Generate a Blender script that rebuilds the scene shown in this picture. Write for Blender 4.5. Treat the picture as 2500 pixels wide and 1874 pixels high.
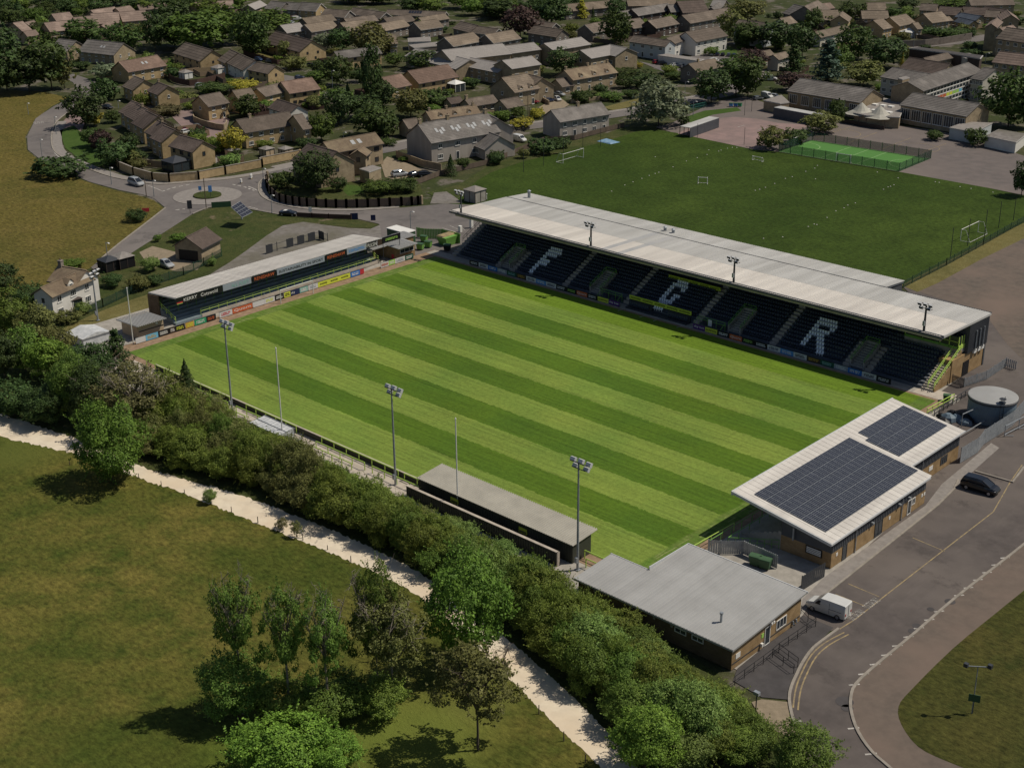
import bpy, math, random
import numpy as np
from mathutils import Vector, Matrix
random.seed(7)
rng = np.random.default_rng(7)
scene = bpy.context.scene
for o in list(bpy.data.objects):
    bpy.data.objects.remove(o)
COL = scene.collection
PI = math.pi

# ------------------------------------------------------------------ camera
CAM = np.array([191.3214, -112.4521, 82.5818])
YAW, PIT, ROL, FPX = -0.75706, 0.394351, -0.0095294, 3466.4
_f = np.array([math.cos(PIT)*math.sin(YAW), math.cos(PIT)*math.cos(YAW), -math.sin(PIT)])
_r = np.array([math.cos(YAW), -math.sin(YAW), 0.0])
_u = np.cross(_r, _f)
RR = math.cos(ROL)*_r + math.sin(ROL)*_u
UU = -math.sin(ROL)*_r + math.cos(ROL)*_u
cam = bpy.data.cameras.new('camera')
camo = bpy.data.objects.new('camera', cam)
COL.objects.link(camo)
cam.sensor_fit = 'HORIZONTAL'
cam.sensor_width = 36.0
cam.lens = FPX/2500*36.0
cam.clip_start = 1.0
cam.clip_end = 4000.0
mw = Matrix.Identity(4)
for i in range(3):
    mw[i][0], mw[i][1], mw[i][2], mw[i][3] = RR[i], UU[i], -_f[i], CAM[i]
camo.matrix_world = mw
scene.camera = camo

# ------------------------------------------------------------------ light
SAZ, SEL = math.radians(40), math.radians(56.5)
w = bpy.data.worlds.new('World')
scene.world = w
w.use_nodes = True
nt = w.node_tree
bg = nt.nodes['Background']
sky = nt.nodes.new('ShaderNodeTexSky')
sky.sky_type = 'NISHITA'
sky.sun_disc = False
sky.sun_elevation = SEL
sky.sun_rotation = SAZ
nt.links.new(sky.outputs[0], bg.inputs[0])
bg.inputs[1].default_value = 0.062
sun = bpy.data.lights.new('sun', 'SUN')
sun.energy = 4.3
sun.angle = math.radians(0.5)
sun.color = (1.0, 0.93, 0.80)
suno = bpy.data.objects.new('sun', sun)
COL.objects.link(suno)
sd = Vector((math.sin(SAZ)*math.cos(SEL), math.cos(SAZ)*math.cos(SEL), math.sin(SEL)))
suno.rotation_euler = sd.to_track_quat('Z', 'Y').to_euler()
suno.location = (60, 40, 200)
vs = scene.view_settings
vs.view_transform = 'Standard'
vs.look = 'None'
vs.exposure = -0.22
vs.gamma = 1.0
vs.use_curve_mapping = False

# ------------------------------------------------------------------ photo points -> places on the ground (or at a known height)
def G(x, y, z=0.0):
    d = _f + RR*((x-1250)/FPX) - UU*((y-937)/FPX)
    t = (z-CAM[2])/d[2]
    return CAM + t*d
def proj(X):
    d = np.asarray(X, float)-CAM
    zz = d@_f
    return 1250+FPX*(d@RR)/zz, 937-FPX*(d@UU)/zz
def height_to(g, ytop):
    lo, hi = 0.0, 60.0
    for _ in range(40):
        m = (lo+hi)/2
        if proj((g[0], g[1], m))[1] > ytop: lo = m
        else: hi = m
    return lo
SHEET = {'A': (0,0,3.4547), 'B': (600,0,3.4547), 'C': (1200,0,3.4547), 'D': (1800,0,3.16),
     'a': (0,0,5.53), 'b': (600,0,5.53), 'c': (950,0,5.53), 'd': (1340,0,5.53), 'e': (1700,0,5.53), 'f': (2100,0,5.53),
     'J': (0,440,3.4547), 'K': (600,400,3.4547), 'P': (0,880,3.4547), 'Q': (600,880,3.4547), 'R': (1800,480,3.16),
     'S': (1750,950,2.949), 'U': (350,1350,2.3284), 'V': (1250,1350,3.1646), 'W': (1750,1350,2.949), '0': (0,0,1)}
def px(t, x, y):
    o = SHEET[t]
    return x/o[2]+o[0], y/o[2]+o[1]
def GP(t, x, y, z=0.0):
    return G(*px(t, x, y), z)

# ------------------------------------------------------------------ meshes
class MB:
    def __init__(s): s.v=[]; s.f=[]; s.m=[]
    def add(s, vs_, fs, mi=0):
        b=len(s.v); s.v+=[tuple(map(float,p)) for p in vs_]
        s.f+=[tuple(i+b for i in f) for f in fs]; s.m+=[mi]*len(fs); return s
    def box(s, x0,y0,z0,x1,y1,z1, mi=0):
        if x0>x1: x0,x1=x1,x0
        if y0>y1: y0,y1=y1,y0
        if z0>z1: z0,z1=z1,z0
        return s.add([(x0,y0,z0),(x1,y0,z0),(x1,y1,z0),(x0,y1,z0),(x0,y0,z1),(x1,y0,z1),(x1,y1,z1),(x0,y1,z1)],
            [(0,3,2,1),(4,5,6,7),(0,1,5,4),(1,2,6,5),(2,3,7,6),(3,0,4,7)],mi)
    def hexa(s, p, mi=0):   # 4 bottom ccw, 4 top
        return s.add(p,[(0,3,2,1),(4,5,6,7),(0,1,5,4),(1,2,6,5),(2,3,7,6),(3,0,4,7)],mi)
    def prism(s, poly, z0, z1, mi=0):
        n=len(poly); a=sum(poly[i][0]*poly[(i+1)%n][1]-poly[(i+1)%n][0]*poly[i][1] for i in range(n))
        if a<0: poly=poly[::-1]
        zt = z1 if isinstance(z1,(list,tuple)) else [z1]*n
        if a<0 and isinstance(z1,(list,tuple)): zt=zt[::-1]
        vs_=[(p[0],p[1],z0) for p in poly]+[(p[0],p[1],zt[i]) for i,p in enumerate(poly)]
        fs=[tuple(range(n))[::-1],tuple(range(n,2*n))]+[(i,(i+1)%n,n+(i+1)%n,n+i) for i in range(n)]
        return s.add(vs_,fs,mi)
    def quad(s, a,b,c,d, mi=0): return s.add([a,b,c,d],[(0,1,2,3)],mi)
    def beam(s, p, q, wd, h, mi=0, up=(0,0,1)):
        p=Vector(p); q=Vector(q); d=(q-p); 
        if d.length<1e-6: return s
        d.normalize(); u=Vector(up)
        if abs(d.dot(u))>.99: u=Vector((0,1,0))
        r=d.cross(u).normalized()*(wd/2); u2=r.cross(d).normalized()*(h/2)
        P=[p-r-u2,p+r-u2,q+r-u2,q-r-u2,p-r+u2,p+r+u2,q+r+u2,q-r+u2]
        return s.hexa(P,mi)
    def tube(s, p, q, r0, r1=None, n=6, mi=0, cap=True):
        r1=r0 if r1 is None else r1
        p=Vector(p); q=Vector(q); d=(q-p).normalized(); u=Vector((0,0,1)) if abs(d.z)<.9 else Vector((1,0,0))
        a=d.cross(u).normalized(); b=d.cross(a)
        vs_=[]
        for c,r in ((p,r0),(q,r1)):
            for i in range(n):
                t=2*PI*i/n; vs_.append(c+a*(r*math.cos(t))+b*(r*math.sin(t)))
        fs=[(i,n+i,n+(i+1)%n,(i+1)%n) for i in range(n)]
        if cap: fs+=[tuple(range(n)),tuple(range(n,2*n))[::-1]]
        return s.add(vs_,fs,mi)
    def lathe(s, c, prof, n=24, mi=0):
        vs_=[]; 
        for r,z in prof:
            for i in range(n):
                t=2*PI*i/n; vs_.append((c[0]+r*math.cos(t),c[1]+r*math.sin(t),c[2]+z))
        fs=[]
        for k in range(len(prof)-1):
            for i in range(n):
                j=(i+1)%n; fs.append((k*n+i,k*n+j,(k+1)*n+j,(k+1)*n+i))
        fs.append(tuple(range((len(prof)-1)*n,len(prof)*n)))
        return s.add(vs_,fs,mi)
    def mesh(s, name, mats, org=(0,0,0), smooth=False):
        me=bpy.data.meshes.new(name)
        ox,oy,oz=org
        me.from_pydata([(a-ox,b-oy,c-oz) for a,b,c in s.v],[],s.f)
        if not isinstance(mats,(list,tuple)): mats=[mats]
        for m in mats: me.materials.append(m)
        if len(mats)>1: me.polygons.foreach_set('material_index',s.m)
        if smooth: me.polygons.foreach_set('use_smooth',[True]*len(s.f))
        me.update(); return me
    def build(s, name, mats, parent=None, world=True, smooth=False):
        org=tuple(parent['_o']) if (parent is not None and world and '_o' in parent) else (0,0,0)
        return link(name, s.mesh(name,mats,org,smooth), parent)
def link(name, me, parent=None, loc=None, rz=None, scale=None):
    o=bpy.data.objects.new(name,me); COL.objects.link(o)
    if parent is not None: o.parent=parent
    if loc is not None: o.location=loc
    if rz is not None: o.rotation_euler=(0,0,rz)
    if scale is not None: o.scale=scale
    if parent is not None and '_o' in parent and parent.parent is None and me is not None and loc is None: pass
    if parent is not None and '_o' in parent: o['_o']=parent['_o']
    return o
def tag(o, label=None, cat=None, group=None, kind=None):
    if label: o['label']=label
    if cat: o['category']=cat
    if group: o['group']=group
    if kind: o['kind']=kind
    return o
def thing(name, label, cat, loc=(0,0,0), rz=0.0, group=None):
    o=bpy.data.objects.new(name,None); COL.objects.link(o)
    o.location=loc; o.rotation_euler=(0,0,rz); o['_o']=list(map(float,loc))
    o.empty_display_size=.5
    return tag(o,label,cat,group)
def single(name, mb, mats, label, cat, group=None, smooth=False):
    return tag(mb.build(name,mats,smooth=smooth),label,cat,group)
def struct(name, mb, mats):
    return tag(mb.build(name,mats),kind='structure')
def fast_mesh(name, verts, faces, mats):
    me=bpy.data.meshes.new(name); nf=len(faces); k=faces.shape[1]
    me.vertices.add(len(verts)); me.vertices.foreach_set('co',np.ascontiguousarray(verts,dtype=np.float32).ravel())
    me.loops.add(nf*k); me.loops.foreach_set('vertex_index',faces.astype(np.int32).ravel())
    me.polygons.add(nf); me.polygons.foreach_set('loop_start',np.arange(0,nf*k,k,dtype=np.int32))
    if not isinstance(mats,(list,tuple)): mats=[mats]
    for m in mats: me.materials.append(m)
    me.update(calc_edges=True); return me

# ------------------------------------------------------------------ materials
def nodes(name):
    m=bpy.data.materials.new(name); m.use_nodes=True
    t=m.node_tree; return m,t,t.nodes['Principled BSDF'],t.links
def mixcol(t, fac, a, b, blend='MIX'):
    n=t.nodes.new('ShaderNodeMix'); n.data_type='RGBA'; n.blend_type=blend
    for s_,v in ((0,fac),(6,a),(7,b)):
        if hasattr(v,'links') or hasattr(v,'is_linked'): t.links.new(v,n.inputs[s_])
        else: n.inputs[s_].default_value = v if s_==0 else (*v,1)
    return n.outputs[2]
def noise(t, vec, scale, detail=4, rough=.6):
    n=t.nodes.new('ShaderNodeTexNoise'); n.inputs['Scale'].default_value=scale
    n.inputs['Detail'].default_value=detail; n.inputs['Roughness'].default_value=rough
    t.links.new(vec,n.inputs['Vector']); return n.outputs[0]
def ramp(t, fac, lo, hi):
    n=t.nodes.new('ShaderNodeMapRange'); n.inputs[1].default_value=lo; n.inputs[2].default_value=hi
    t.links.new(fac,n.inputs[0]); return n.outputs[0]
def math_(t, op, a, b=0.0):
    n=t.nodes.new('ShaderNodeMath'); n.operation=op
    for i,v in enumerate((a,b)):
        if hasattr(v,'is_linked'): t.links.new(v,n.inputs[i])
        else: n.inputs[i].default_value=v
    return n.outputs[0]
def coords(t, which='Object', scale=None):
    n=t.nodes.new('ShaderNodeTexCoord'); v=n.outputs[which]
    if which=='Position':
        v=t.nodes.new('ShaderNodeNewGeometry').outputs['Position']
    if scale:
        mp=t.nodes.new('ShaderNodeMapping'); mp.inputs['Scale'].default_value=scale; t.links.new(v,mp.inputs['Vector']); v=mp.outputs[0]
    return v
def world_pos(t, scale=None):
    v=t.nodes.new('ShaderNodeNewGeometry').outputs['Position']
    if scale:
        mp=t.nodes.new('ShaderNodeMapping'); mp.inputs['Scale'].default_value=scale; t.links.new(v,mp.inputs['Vector']); v=mp.outputs[0]
    return v
def objrand(t): return t.nodes.new('ShaderNodeObjectInfo').outputs['Random']
def bump(t, bsdf, h, strength=.3, dist=.05):
    n=t.nodes.new('ShaderNodeBump'); n.inputs['Strength'].default_value=strength; n.inputs['Distance'].default_value=dist
    t.links.new(h,n.inputs['Height']); t.links.new(n.outputs[0],bsdf.inputs['Normal'])
def mul(c,k): return tuple(min(1,x*k) for x in c)
def mat(name, c1, c2=None, scale=2.0, rough=.85, detail=5, bmp=0, metal=0.0, rand=0.0, spec=.25, lohi=(.35,.65), stretch=None, big=None, stain=False):
    m,t,b,L=nodes(name)
    c2=c2 or mul(c1,.78)
    v=world_pos(t,stretch)
    n=noise(t,v,scale,detail)
    c=mixcol(t,ramp(t,n,*lohi),c1,c2)
    if big:
        nb=noise(t,world_pos(t),big[0],3); c=mixcol(t,ramp(t,nb,.42,.68),c,big[1])
    if stain:
        ns=noise(t,world_pos(t),.16,6,.7); c=mixcol(t,math_(t,'MULTIPLY',ramp(t,ns,.56,.64),.55),c,mul(c1,.55)); nv=noise(t,world_pos(t,(1,.18,1)),.5,5,.7); c=mixcol(t,math_(t,'MULTIPLY',ramp(t,nv,.55,.75),.35),c,mul(c1,1.5))
    if rand:
        r=objrand(t); k=ramp(t,r,0,1)
        hv=t.nodes.new('ShaderNodeHueSaturation'); L.new(c,hv.inputs['Color'])
        val=math_(t,'ADD',math_(t,'MULTIPLY',k,2*rand),1-rand); L.new(val,hv.inputs['Value']); c=hv.outputs[0]
    L.new(c,b.inputs['Base Color'])
    b.inputs['Roughness'].default_value=rough; b.inputs['Metallic'].default_value=metal
    b.inputs['Specular IOR Level'].default_value=spec
    if bmp: bump(t,b,n,bmp)
    return m
def plain(name,c,rough=.6,metal=0,spec=.3,var=.1):
    return mat(name,c,mul(c,1-var),scale=3,rough=rough,metal=metal,spec=spec)
def leafmat(name, c1, c2, trans=.3):
    m,t,b,L=nodes(name)
    v=coords(t,'Object'); n=noise(t,v,3.5,3)
    c=mixcol(t,ramp(t,n,.35,.68),c1,c2)
    geo=t.nodes.new('ShaderNodeNewGeometry')
    hv=t.nodes.new('ShaderNodeHueSaturation'); L.new(c,hv.inputs['Color'])
    val=math_(t,'ADD',math_(t,'MULTIPLY',geo.outputs['Random Per Island'],.8),.62)
    val=math_(t,'MULTIPLY',val,math_(t,'ADD',math_(t,'MULTIPLY',objrand(t),.4),.8)); L.new(val,hv.inputs['Value'])
    L.new(math_(t,'ADD',math_(t,'MULTIPLY',objrand(t),.03),.485),hv.inputs['Hue'])
    c=hv.outputs[0]
    L.new(c,b.inputs['Base Color']); b.inputs['Roughness'].default_value=.6; b.inputs['Specular IOR Level'].default_value=.2
    tr=t.nodes.new('ShaderNodeBsdfTranslucent'); tc=mixcol(t,.5,c,(.25,.35,.04),'MULTIPLY'); L.new(c,tr.inputs[0])
    mx=t.nodes.new('ShaderNodeMixShader'); mx.inputs[0].default_value=trans
    L.new(b.outputs[0],mx.inputs[1]); L.new(tr.outputs[0],mx.inputs[2]); L.new(mx.outputs[0],t.nodes['Material Output'].inputs[0])
    return m
def grassmat(name, ca, cb, cc, big=.03, mid=.25, fine=2.2, bmp=.5, dirt=None, spots=(), amp=.75):
    m,t,b,L=nodes(name); v=world_pos(t)
    n1=noise(t,v,big,4,.55); n2=noise(t,v,mid,5,.65); n3=noise(t,world_pos(t,(1,1.6,1)),fine,6,.75)
    c=mixcol(t,ramp(t,n1,.38,.62),ca,cb)
    c=mixcol(t,ramp(t,n2,.42,.72),c,cc)
    k=math_(t,'ADD',math_(t,'MULTIPLY',ramp(t,n3,.3,.7),amp),1-amp*.53)
    hv=t.nodes.new('ShaderNodeHueSaturation'); L.new(c,hv.inputs['Color']); L.new(k,hv.inputs['Value']); c=hv.outputs[0]
    if dirt:
        nd=noise(t,v,dirt[0],5,.7); c=mixcol(t,ramp(t,nd,dirt[1],dirt[1]+.08),c,dirt[2])
    for (sx,sy,sr,sc) in spots:      # lusher patches with ragged edges
        vm=t.nodes.new('ShaderNodeVectorMath'); vm.operation='DISTANCE'; L.new(v,vm.inputs[0]); vm.inputs[1].default_value=(sx,sy,0)
        dd=math_(t,'ADD',vm.outputs['Value'],math_(t,'MULTIPLY',math_(t,'SUBTRACT',n2,.5),sr*1.1))
        c=mixcol(t,math_(t,'MULTIPLY',ramp(t,dd,sr,sr*.35),.8),c,sc)
    L.new(c,b.inputs['Base Color']); b.inputs['Roughness'].default_value=.95; b.inputs['Specular IOR Level'].default_value=.1
    bump(t,b,n3,bmp,.25)
    return m
M={}
def brick(name, c1, c2, mortar, sx=.44, sz=.22, rand=.12):
    """coursed stone or brick relief for walls too far off to build stone by stone"""
    m,t,b,L=nodes(name)
    geo=t.nodes.new('ShaderNodeNewGeometry'); sp=t.nodes.new('ShaderNodeSeparateXYZ'); L.new(geo.outputs['Position'],sp.inputs[0])
    cb=t.nodes.new('ShaderNodeCombineXYZ'); L.new(math_(t,'ADD',sp.outputs[0],sp.outputs[1]),cb.inputs[0]); L.new(sp.outputs[2],cb.inputs[1])
    bt=t.nodes.new('ShaderNodeTexBrick'); L.new(cb.outputs[0],bt.inputs['Vector'])
    bt.inputs['Color1'].default_value=(*c1,1); bt.inputs['Color2'].default_value=(*c2,1); bt.inputs['Mortar'].default_value=(*mortar,1)
    bt.inputs['Scale'].default_value=1; bt.inputs['Brick Width'].default_value=sx; bt.inputs['Row Height'].default_value=sz
    bt.inputs['Mortar Size'].default_value=.02
    n=noise(t,geo.outputs['Position'],.8,5); c=mixcol(t,ramp(t,n,.4,.75),bt.outputs[0],mul(c2,.7))
    hv=t.nodes.new('ShaderNodeHueSaturation'); L.new(c,hv.inputs['Color']); L.new(math_(t,'ADD',math_(t,'MULTIPLY',objrand(t),2*rand),1-rand),hv.inputs['Value'])
    L.new(hv.outputs[0],b.inputs['Base Color']); b.inputs['Roughness'].default_value=.9; b.inputs['Specular IOR Level'].default_value=.15
    bump(t,b,bt.outputs['Fac'],-.3,.02)
    return m
def glassmat(name,c=(.02,.025,.03),rough=.12):
    m,t,b,L=nodes(name); n=noise(t,world_pos(t),1.2,3); L.new(mixcol(t,n,c,mul(c,2.2)),b.inputs['Base Color'])
    b.inputs['Roughness'].default_value=rough; b.inputs['Specular IOR Level'].default_value=.5; return m
_txt={}
def text_mesh(s):
    if s not in _txt:
        cu=bpy.data.curves.new('t','FONT'); cu.body=s; cu.size=1; cu.extrude=.012; cu.align_x='CENTER'; cu.align_y='CENTER'; cu.resolution_u=2
        o=bpy.data.objects.new('t',cu); COL.objects.link(o)
        dg=bpy.context.evaluated_depsgraph_get(); me=bpy.data.meshes.new_from_object(o.evaluated_get(dg))
        bpy.data.objects.remove(o); co=np.array([v.co for v in me.vertices])
        lo,hi=co.min(0),co.max(0); me.transform(Matrix.Translation(-Vector((lo+hi)/2)))
        _txt[s]=(me,hi[0]-lo[0],hi[1]-lo[1])
    return _txt[s]
def lettering(s, parent, c, xd, up, wd, h, m, stretch=True, slant=0):
    me,tw,th=text_mesh(s)
    me=me.copy(); me.materials.clear(); me.materials.append(m)
    sx=wd/tw; sy=h/th
    if not stretch: sx=sy=min(sx,sy)
    xd=Vector(xd).normalized(); up=Vector(up).normalized(); n=xd.cross(up)
    org=Vector(parent['_o']) if (parent is not None and '_o' in parent) else Vector()
    mt=Matrix(((xd.x*sx,(up.x+slant*xd.x)*sy,n.x,0),(xd.y*sx,(up.y+slant*xd.y)*sy,n.y,0),(xd.z*sx,(up.z+slant*xd.z)*sy,n.z,0),(0,0,0,1)))
    me.transform(Matrix.Translation(Vector(c)-org)@mt)
    return link('lettering',me,parent)
# ------------------------------------------------------------------ palette
M['ground']=grassmat('garden_ground',(.042,.056,.017),(.072,.068,.034),(.034,.043,.017),.05,.35,1.6,.4,dirt=(.11,.53,(.135,.118,.098)))
M['meadow_gold']=grassmat('dry_hay_meadow',(.118,.096,.024),(.086,.079,.019),(.138,.108,.031),.03,.16,.9,1.0,amp=1.15)
M['meadow']=grassmat('long_grass_meadow',(.072,.085,.015),(.148,.126,.030),(.046,.068,.011),.045,.2,1.1,1.0,amp=1.1,spots=[(*G(1020,1790)[:2],9,(.150,.175,.034)),(*G(640,1830)[:2],7,(.120,.165,.026)),(*G(860,1800)[:2],6,(.13,.165,.03)),(*G(60,1090)[:2],9,(.10,.115,.024)),(*G(1180,1700)[:2],5,(.14,.15,.035))])
M['rough_grass']=grassmat('rough_bank_grass',(.05,.066,.018),(.08,.08,.03),(.035,.05,.014),.08,.5,2.0,.8,dirt=(.12,.62,(.16,.125,.08)))
M['lawn']=grassmat('mown_lawn',(.048,.088,.017),(.06,.098,.022),(.042,.074,.015),.1,.6,3,.3)
M['dry_grass']=grassmat('dry_verge_grass',(.15,.125,.045),(.11,.10,.035),(.17,.15,.06),.1,.5,2.5,.5)
M['train']=grassmat('training_field_grass',(.030,.054,.008),(.048,.076,.012),(.027,.046,.007),.022,.12,1.0,.6,amp=1.0)
M['asphalt']=mat('worn_asphalt',(.105,.088,.081),(.078,.066,.061),scale=.5,rough=.9,detail=8,bmp=.15,big=(.07,(.135,.113,.100)),stain=True)
M['asphalt_road']=mat('road_asphalt',(.150,.134,.126),(.112,.10,.096),scale=.4,rough=.9,detail=8,bmp=.15,big=(.05,(.18,.158,.145)),stain=True)
M['asphalt_new']=mat('dark_new_asphalt',(.075,.068,.068),(.055,.05,.05),scale=.6,rough=.9,detail=8,bmp=.15)
M['playground']=mat('school_tarmac',(.15,.125,.115),(.115,.098,.092),scale=.35,rough=.92,detail=8,big=(.03,(.17,.14,.125)))
M['pink']=mat('pink_tarmac',(.27,.185,.17),(.20,.145,.135),scale=.3,rough=.92,detail=8,big=(.04,(.17,.13,.12)))
M['gravel']=mat('grey_gravel',(.22,.20,.185),(.14,.125,.115),scale=.9,rough=.95,detail=9,bmp=.4,big=(.06,(.11,.10,.07)))
M['gravel_tan']=mat('tan_gravel',(.27,.215,.15),(.20,.16,.11),scale=1.2,rough=.95,detail=9,bmp=.4)
M['gravel_brown']=mat('brown_grey_gravel',(.135,.108,.088),(.092,.076,.064),scale=.8,rough=.95,detail=9,bmp=.4,big=(.06,(.165,.122,.098)))
M['path']=mat('pale_limestone_path',(.68,.59,.46),(.52,.44,.34),scale=.6,rough=.95,detail=9,bmp=.4,lohi=(.4,.8),big=(.12,(.62,.50,.36)))
M['pave']=mat('pavement_grey',(.26,.235,.215),(.20,.18,.165),scale=1.2,rough=.9,detail=6)
M['concrete']=mat('concrete',(.36,.33,.29),(.26,.24,.21),scale=.8,rough=.9,detail=7)
M['concrete_pale']=mat('pale_concrete',(.48,.42,.35),(.36,.31,.26),scale=.8,rough=.9,detail=7)
M['dirt']=mat('bare_brown_dirt',(.30,.205,.135),(.20,.135,.085),scale=1.0,rough=.95,detail=8,bmp=.4)
M['kerb']=mat('kerb_stone',(.30,.265,.225),(.22,.195,.165),scale=1,rough=.9)
M['white']=plain('white_paint',(.72,.70,.66),.55)
M['whiteline']=mat('worn_white_road_paint',(.50,.47,.43),(.24,.22,.20),scale=1.5,rough=.85,detail=8)
M['yellowline']=mat('worn_yellow_road_paint',(.36,.27,.13),(.18,.145,.10),scale=1.5,rough=.85,detail=8)
M['lime']=plain('lime_green_paint',(.46,.64,.12),.5)
M['green']=plain('mid_green_paint',(.16,.34,.07),.5)
M['dkgreen']=plain('dark_green_paint',(.03,.07,.04),.6)
M['black']=plain('black_paint',(.012,.012,.014),.5)
M['dark']=plain('dark_grey_steel',(.045,.048,.055),.5)
M['galv']=mat('galvanised_steel',(.36,.38,.40),(.26,.28,.30),scale=2,rough=.45,metal=.35)
M['silverpaint']=plain('silver_paint',(.55,.55,.55),.35)
M['roofsheet']=mat('pale_roof_sheet',(.62,.58,.53),(.50,.465,.425),scale=.5,rough=.55,detail=7,rand=.05,stretch=(1,.10,1))
M['roofsheet2']=mat('grey_white_roof_sheet',(.48,.47,.45),(.38,.37,.35),scale=.5,rough=.55,detail=7,rand=.06,stretch=(1,.10,1))
M['roofstain']=mat('streaked_roof_sheet',(.36,.36,.36),(.42,.41,.40),scale=.3,rough=.6)
M['greyroof']=mat('grey_metal_roof',(.35,.345,.335),(.30,.295,.285),scale=.3,rough=.5,detail=6,rand=.05)
M['oliveroof']=mat('olive_grey_metal_roof',(.40,.375,.32),(.33,.31,.265),scale=.4,rough=.55)
M['oliveclad']=mat('dark_olive_cladding',(.055,.058,.045),(.042,.045,.036),scale=.6,rough=.6)
M['clad']=mat('charcoal_cladding',(.085,.09,.10),(.065,.07,.08),scale=.5,rough=.5)
M['brickbuff']=brick('buff_brick',(.38,.25,.12),(.31,.20,.095),(.30,.22,.14),.45,.16,.05)
M['brickbrown']=brick('brown_brick',(.20,.14,.085),(.15,.105,.065),(.14,.11,.08),.45,.16,.05)
M['glass']=glassmat('dark_window_glass')
M['solarglass']=glassmat('solar_cell_glass',(.016,.017,.024),.25)
M['stripgreen']=plain('court_green',(.075,.20,.042),.9)

def meshmat():
    m,t,b,L=nodes('green_weld_mesh'); b.inputs['Base Color'].default_value=(.02,.05,.035,1); tr=t.nodes.new('ShaderNodeBsdfTransparent'); mx=t.nodes.new('ShaderNodeMixShader'); n=noise(t,world_pos(t),30,2); L.new(ramp(t,n,-.6,2.2),mx.inputs[0]); mx.inputs[0].default_value=.4
    L.new(tr.outputs[0],mx.inputs[1]); L.new(b.outputs[0],mx.inputs[2]); L.new(mx.outputs[0],t.nodes['Material Output'].inputs[0]); return m
M['meshfence']=meshmat()
def pitchmat():
    m,t,b,L=nodes('striped_pitch_grass')
    geo=t.nodes.new('ShaderNodeNewGeometry'); sp=t.nodes.new('ShaderNodeSeparateXYZ'); L.new(geo.outputs['Position'],sp.inputs[0])
    x,y=sp.outputs[0],sp.outputs[1]
    wob=noise(t,world_pos(t),.35,3)
    wob2=noise(t,world_pos(t),1.4,4); yw=math_(t,'ADD',y,math_(t,'ADD',math_(t,'MULTIPLY',math_(t,'SUBTRACT',wob,.5),.5),math_(t,'MULTIPLY',math_(t,'SUBTRACT',wob2,.5),.7)))
    tt=math_(t,'DIVIDE',math_(t,'SUBTRACT',yw,7.5),5.47)
    tt=math_(t,'MINIMUM',math_(t,'MAXIMUM',tt,-.99),10.9)
    fl=math_(t,'FLOORED_MODULO',math_(t,'FLOOR',tt),2.0)
    n1=noise(t,world_pos(t),.06,4); 
    dark=mixcol(t,ramp(t,n1,.35,.65),(.060,.116,.012),(.080,.136,.012))
    light=mixcol(t,ramp(t,n1,.35,.65),(.126,.192,.033),(.172,.226,.040))
    c=mixcol(t,fl,dark,light)
    # band next to the stand is mid green
    top=ramp(t,yw,61.9,62.3); c=mixcol(t,math_(t,'MULTIPLY',top,.62),c,(.132,.205,.018))
    # run-off outside the mown stripes
    xw=math_(t,'ADD',x,math_(t,'MULTIPLY',math_(t,'SUBTRACT',wob,.5),.5))
    lo=ramp(t,xw,2.0,2.5); hi=ramp(t,xw,103.4,102.9); inside=math_(t,'MULTIPLY',lo,hi)
    edge=mixcol(t,ramp(t,noise(t,world_pos(t),.5,5),.4,.7),(.085,.15,.022),(.13,.17,.04))
    edge=mixcol(t,ramp(t,noise(t,world_pos(t,(3,.25,1)),1.0,5),.56,.66),edge,(.22,.23,.09))
    c=mixcol(t,inside,edge,c)
    # mower lines and blade speckle
    lines=noise(t,world_pos(t,(.035,1.3,1)),1.5,3,.6); fine=ramp(t,noise(t,world_pos(t),1.7,7,.9),.30,.70); blot=noise(t,world_pos(t),.5,5,.7)
    k=math_(t,'ADD',math_(t,'ADD',math_(t,'MULTIPLY',ramp(t,lines,.3,.7),.42),math_(t,'MULTIPLY',fine,.80)),math_(t,'ADD',math_(t,'MULTIPLY',blot,.25),math_(t,'MULTIPLY',math_(t,'SUBTRACT',noise(t,world_pos(t),.035,2),.5),.5)))
    k=math_(t,'ADD',k,.28)
    # faint criss-cross drag marks
    for (ax,per,wid) in ((x,11.3,.03),):
        f=math_(t,'FRACT',math_(t,'DIVIDE',math_(t,'ADD',ax,math_(t,'MULTIPLY',wob,.4)),per))
        mk=math_(t,'MULTIPLY',math_(t,'LESS_THAN',f,.022),math_(t,'MULTIPLY',ramp(t,blot,.45,.6),-.16)); k=math_(t,'ADD',k,mk)
    hv=t.nodes.new('ShaderNodeHueSaturation'); L.new(c,hv.inputs['Color']); L.new(k,hv.inputs['Value'])
    L.new(hv.outputs[0],b.inputs['Base Color']); b.inputs['Roughness'].default_value=.9; b.inputs['Specular IOR Level'].default_value=.12
    bump(t,b,fine,.35,.08)
    return m
M['pitch']=pitchmat()

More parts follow.
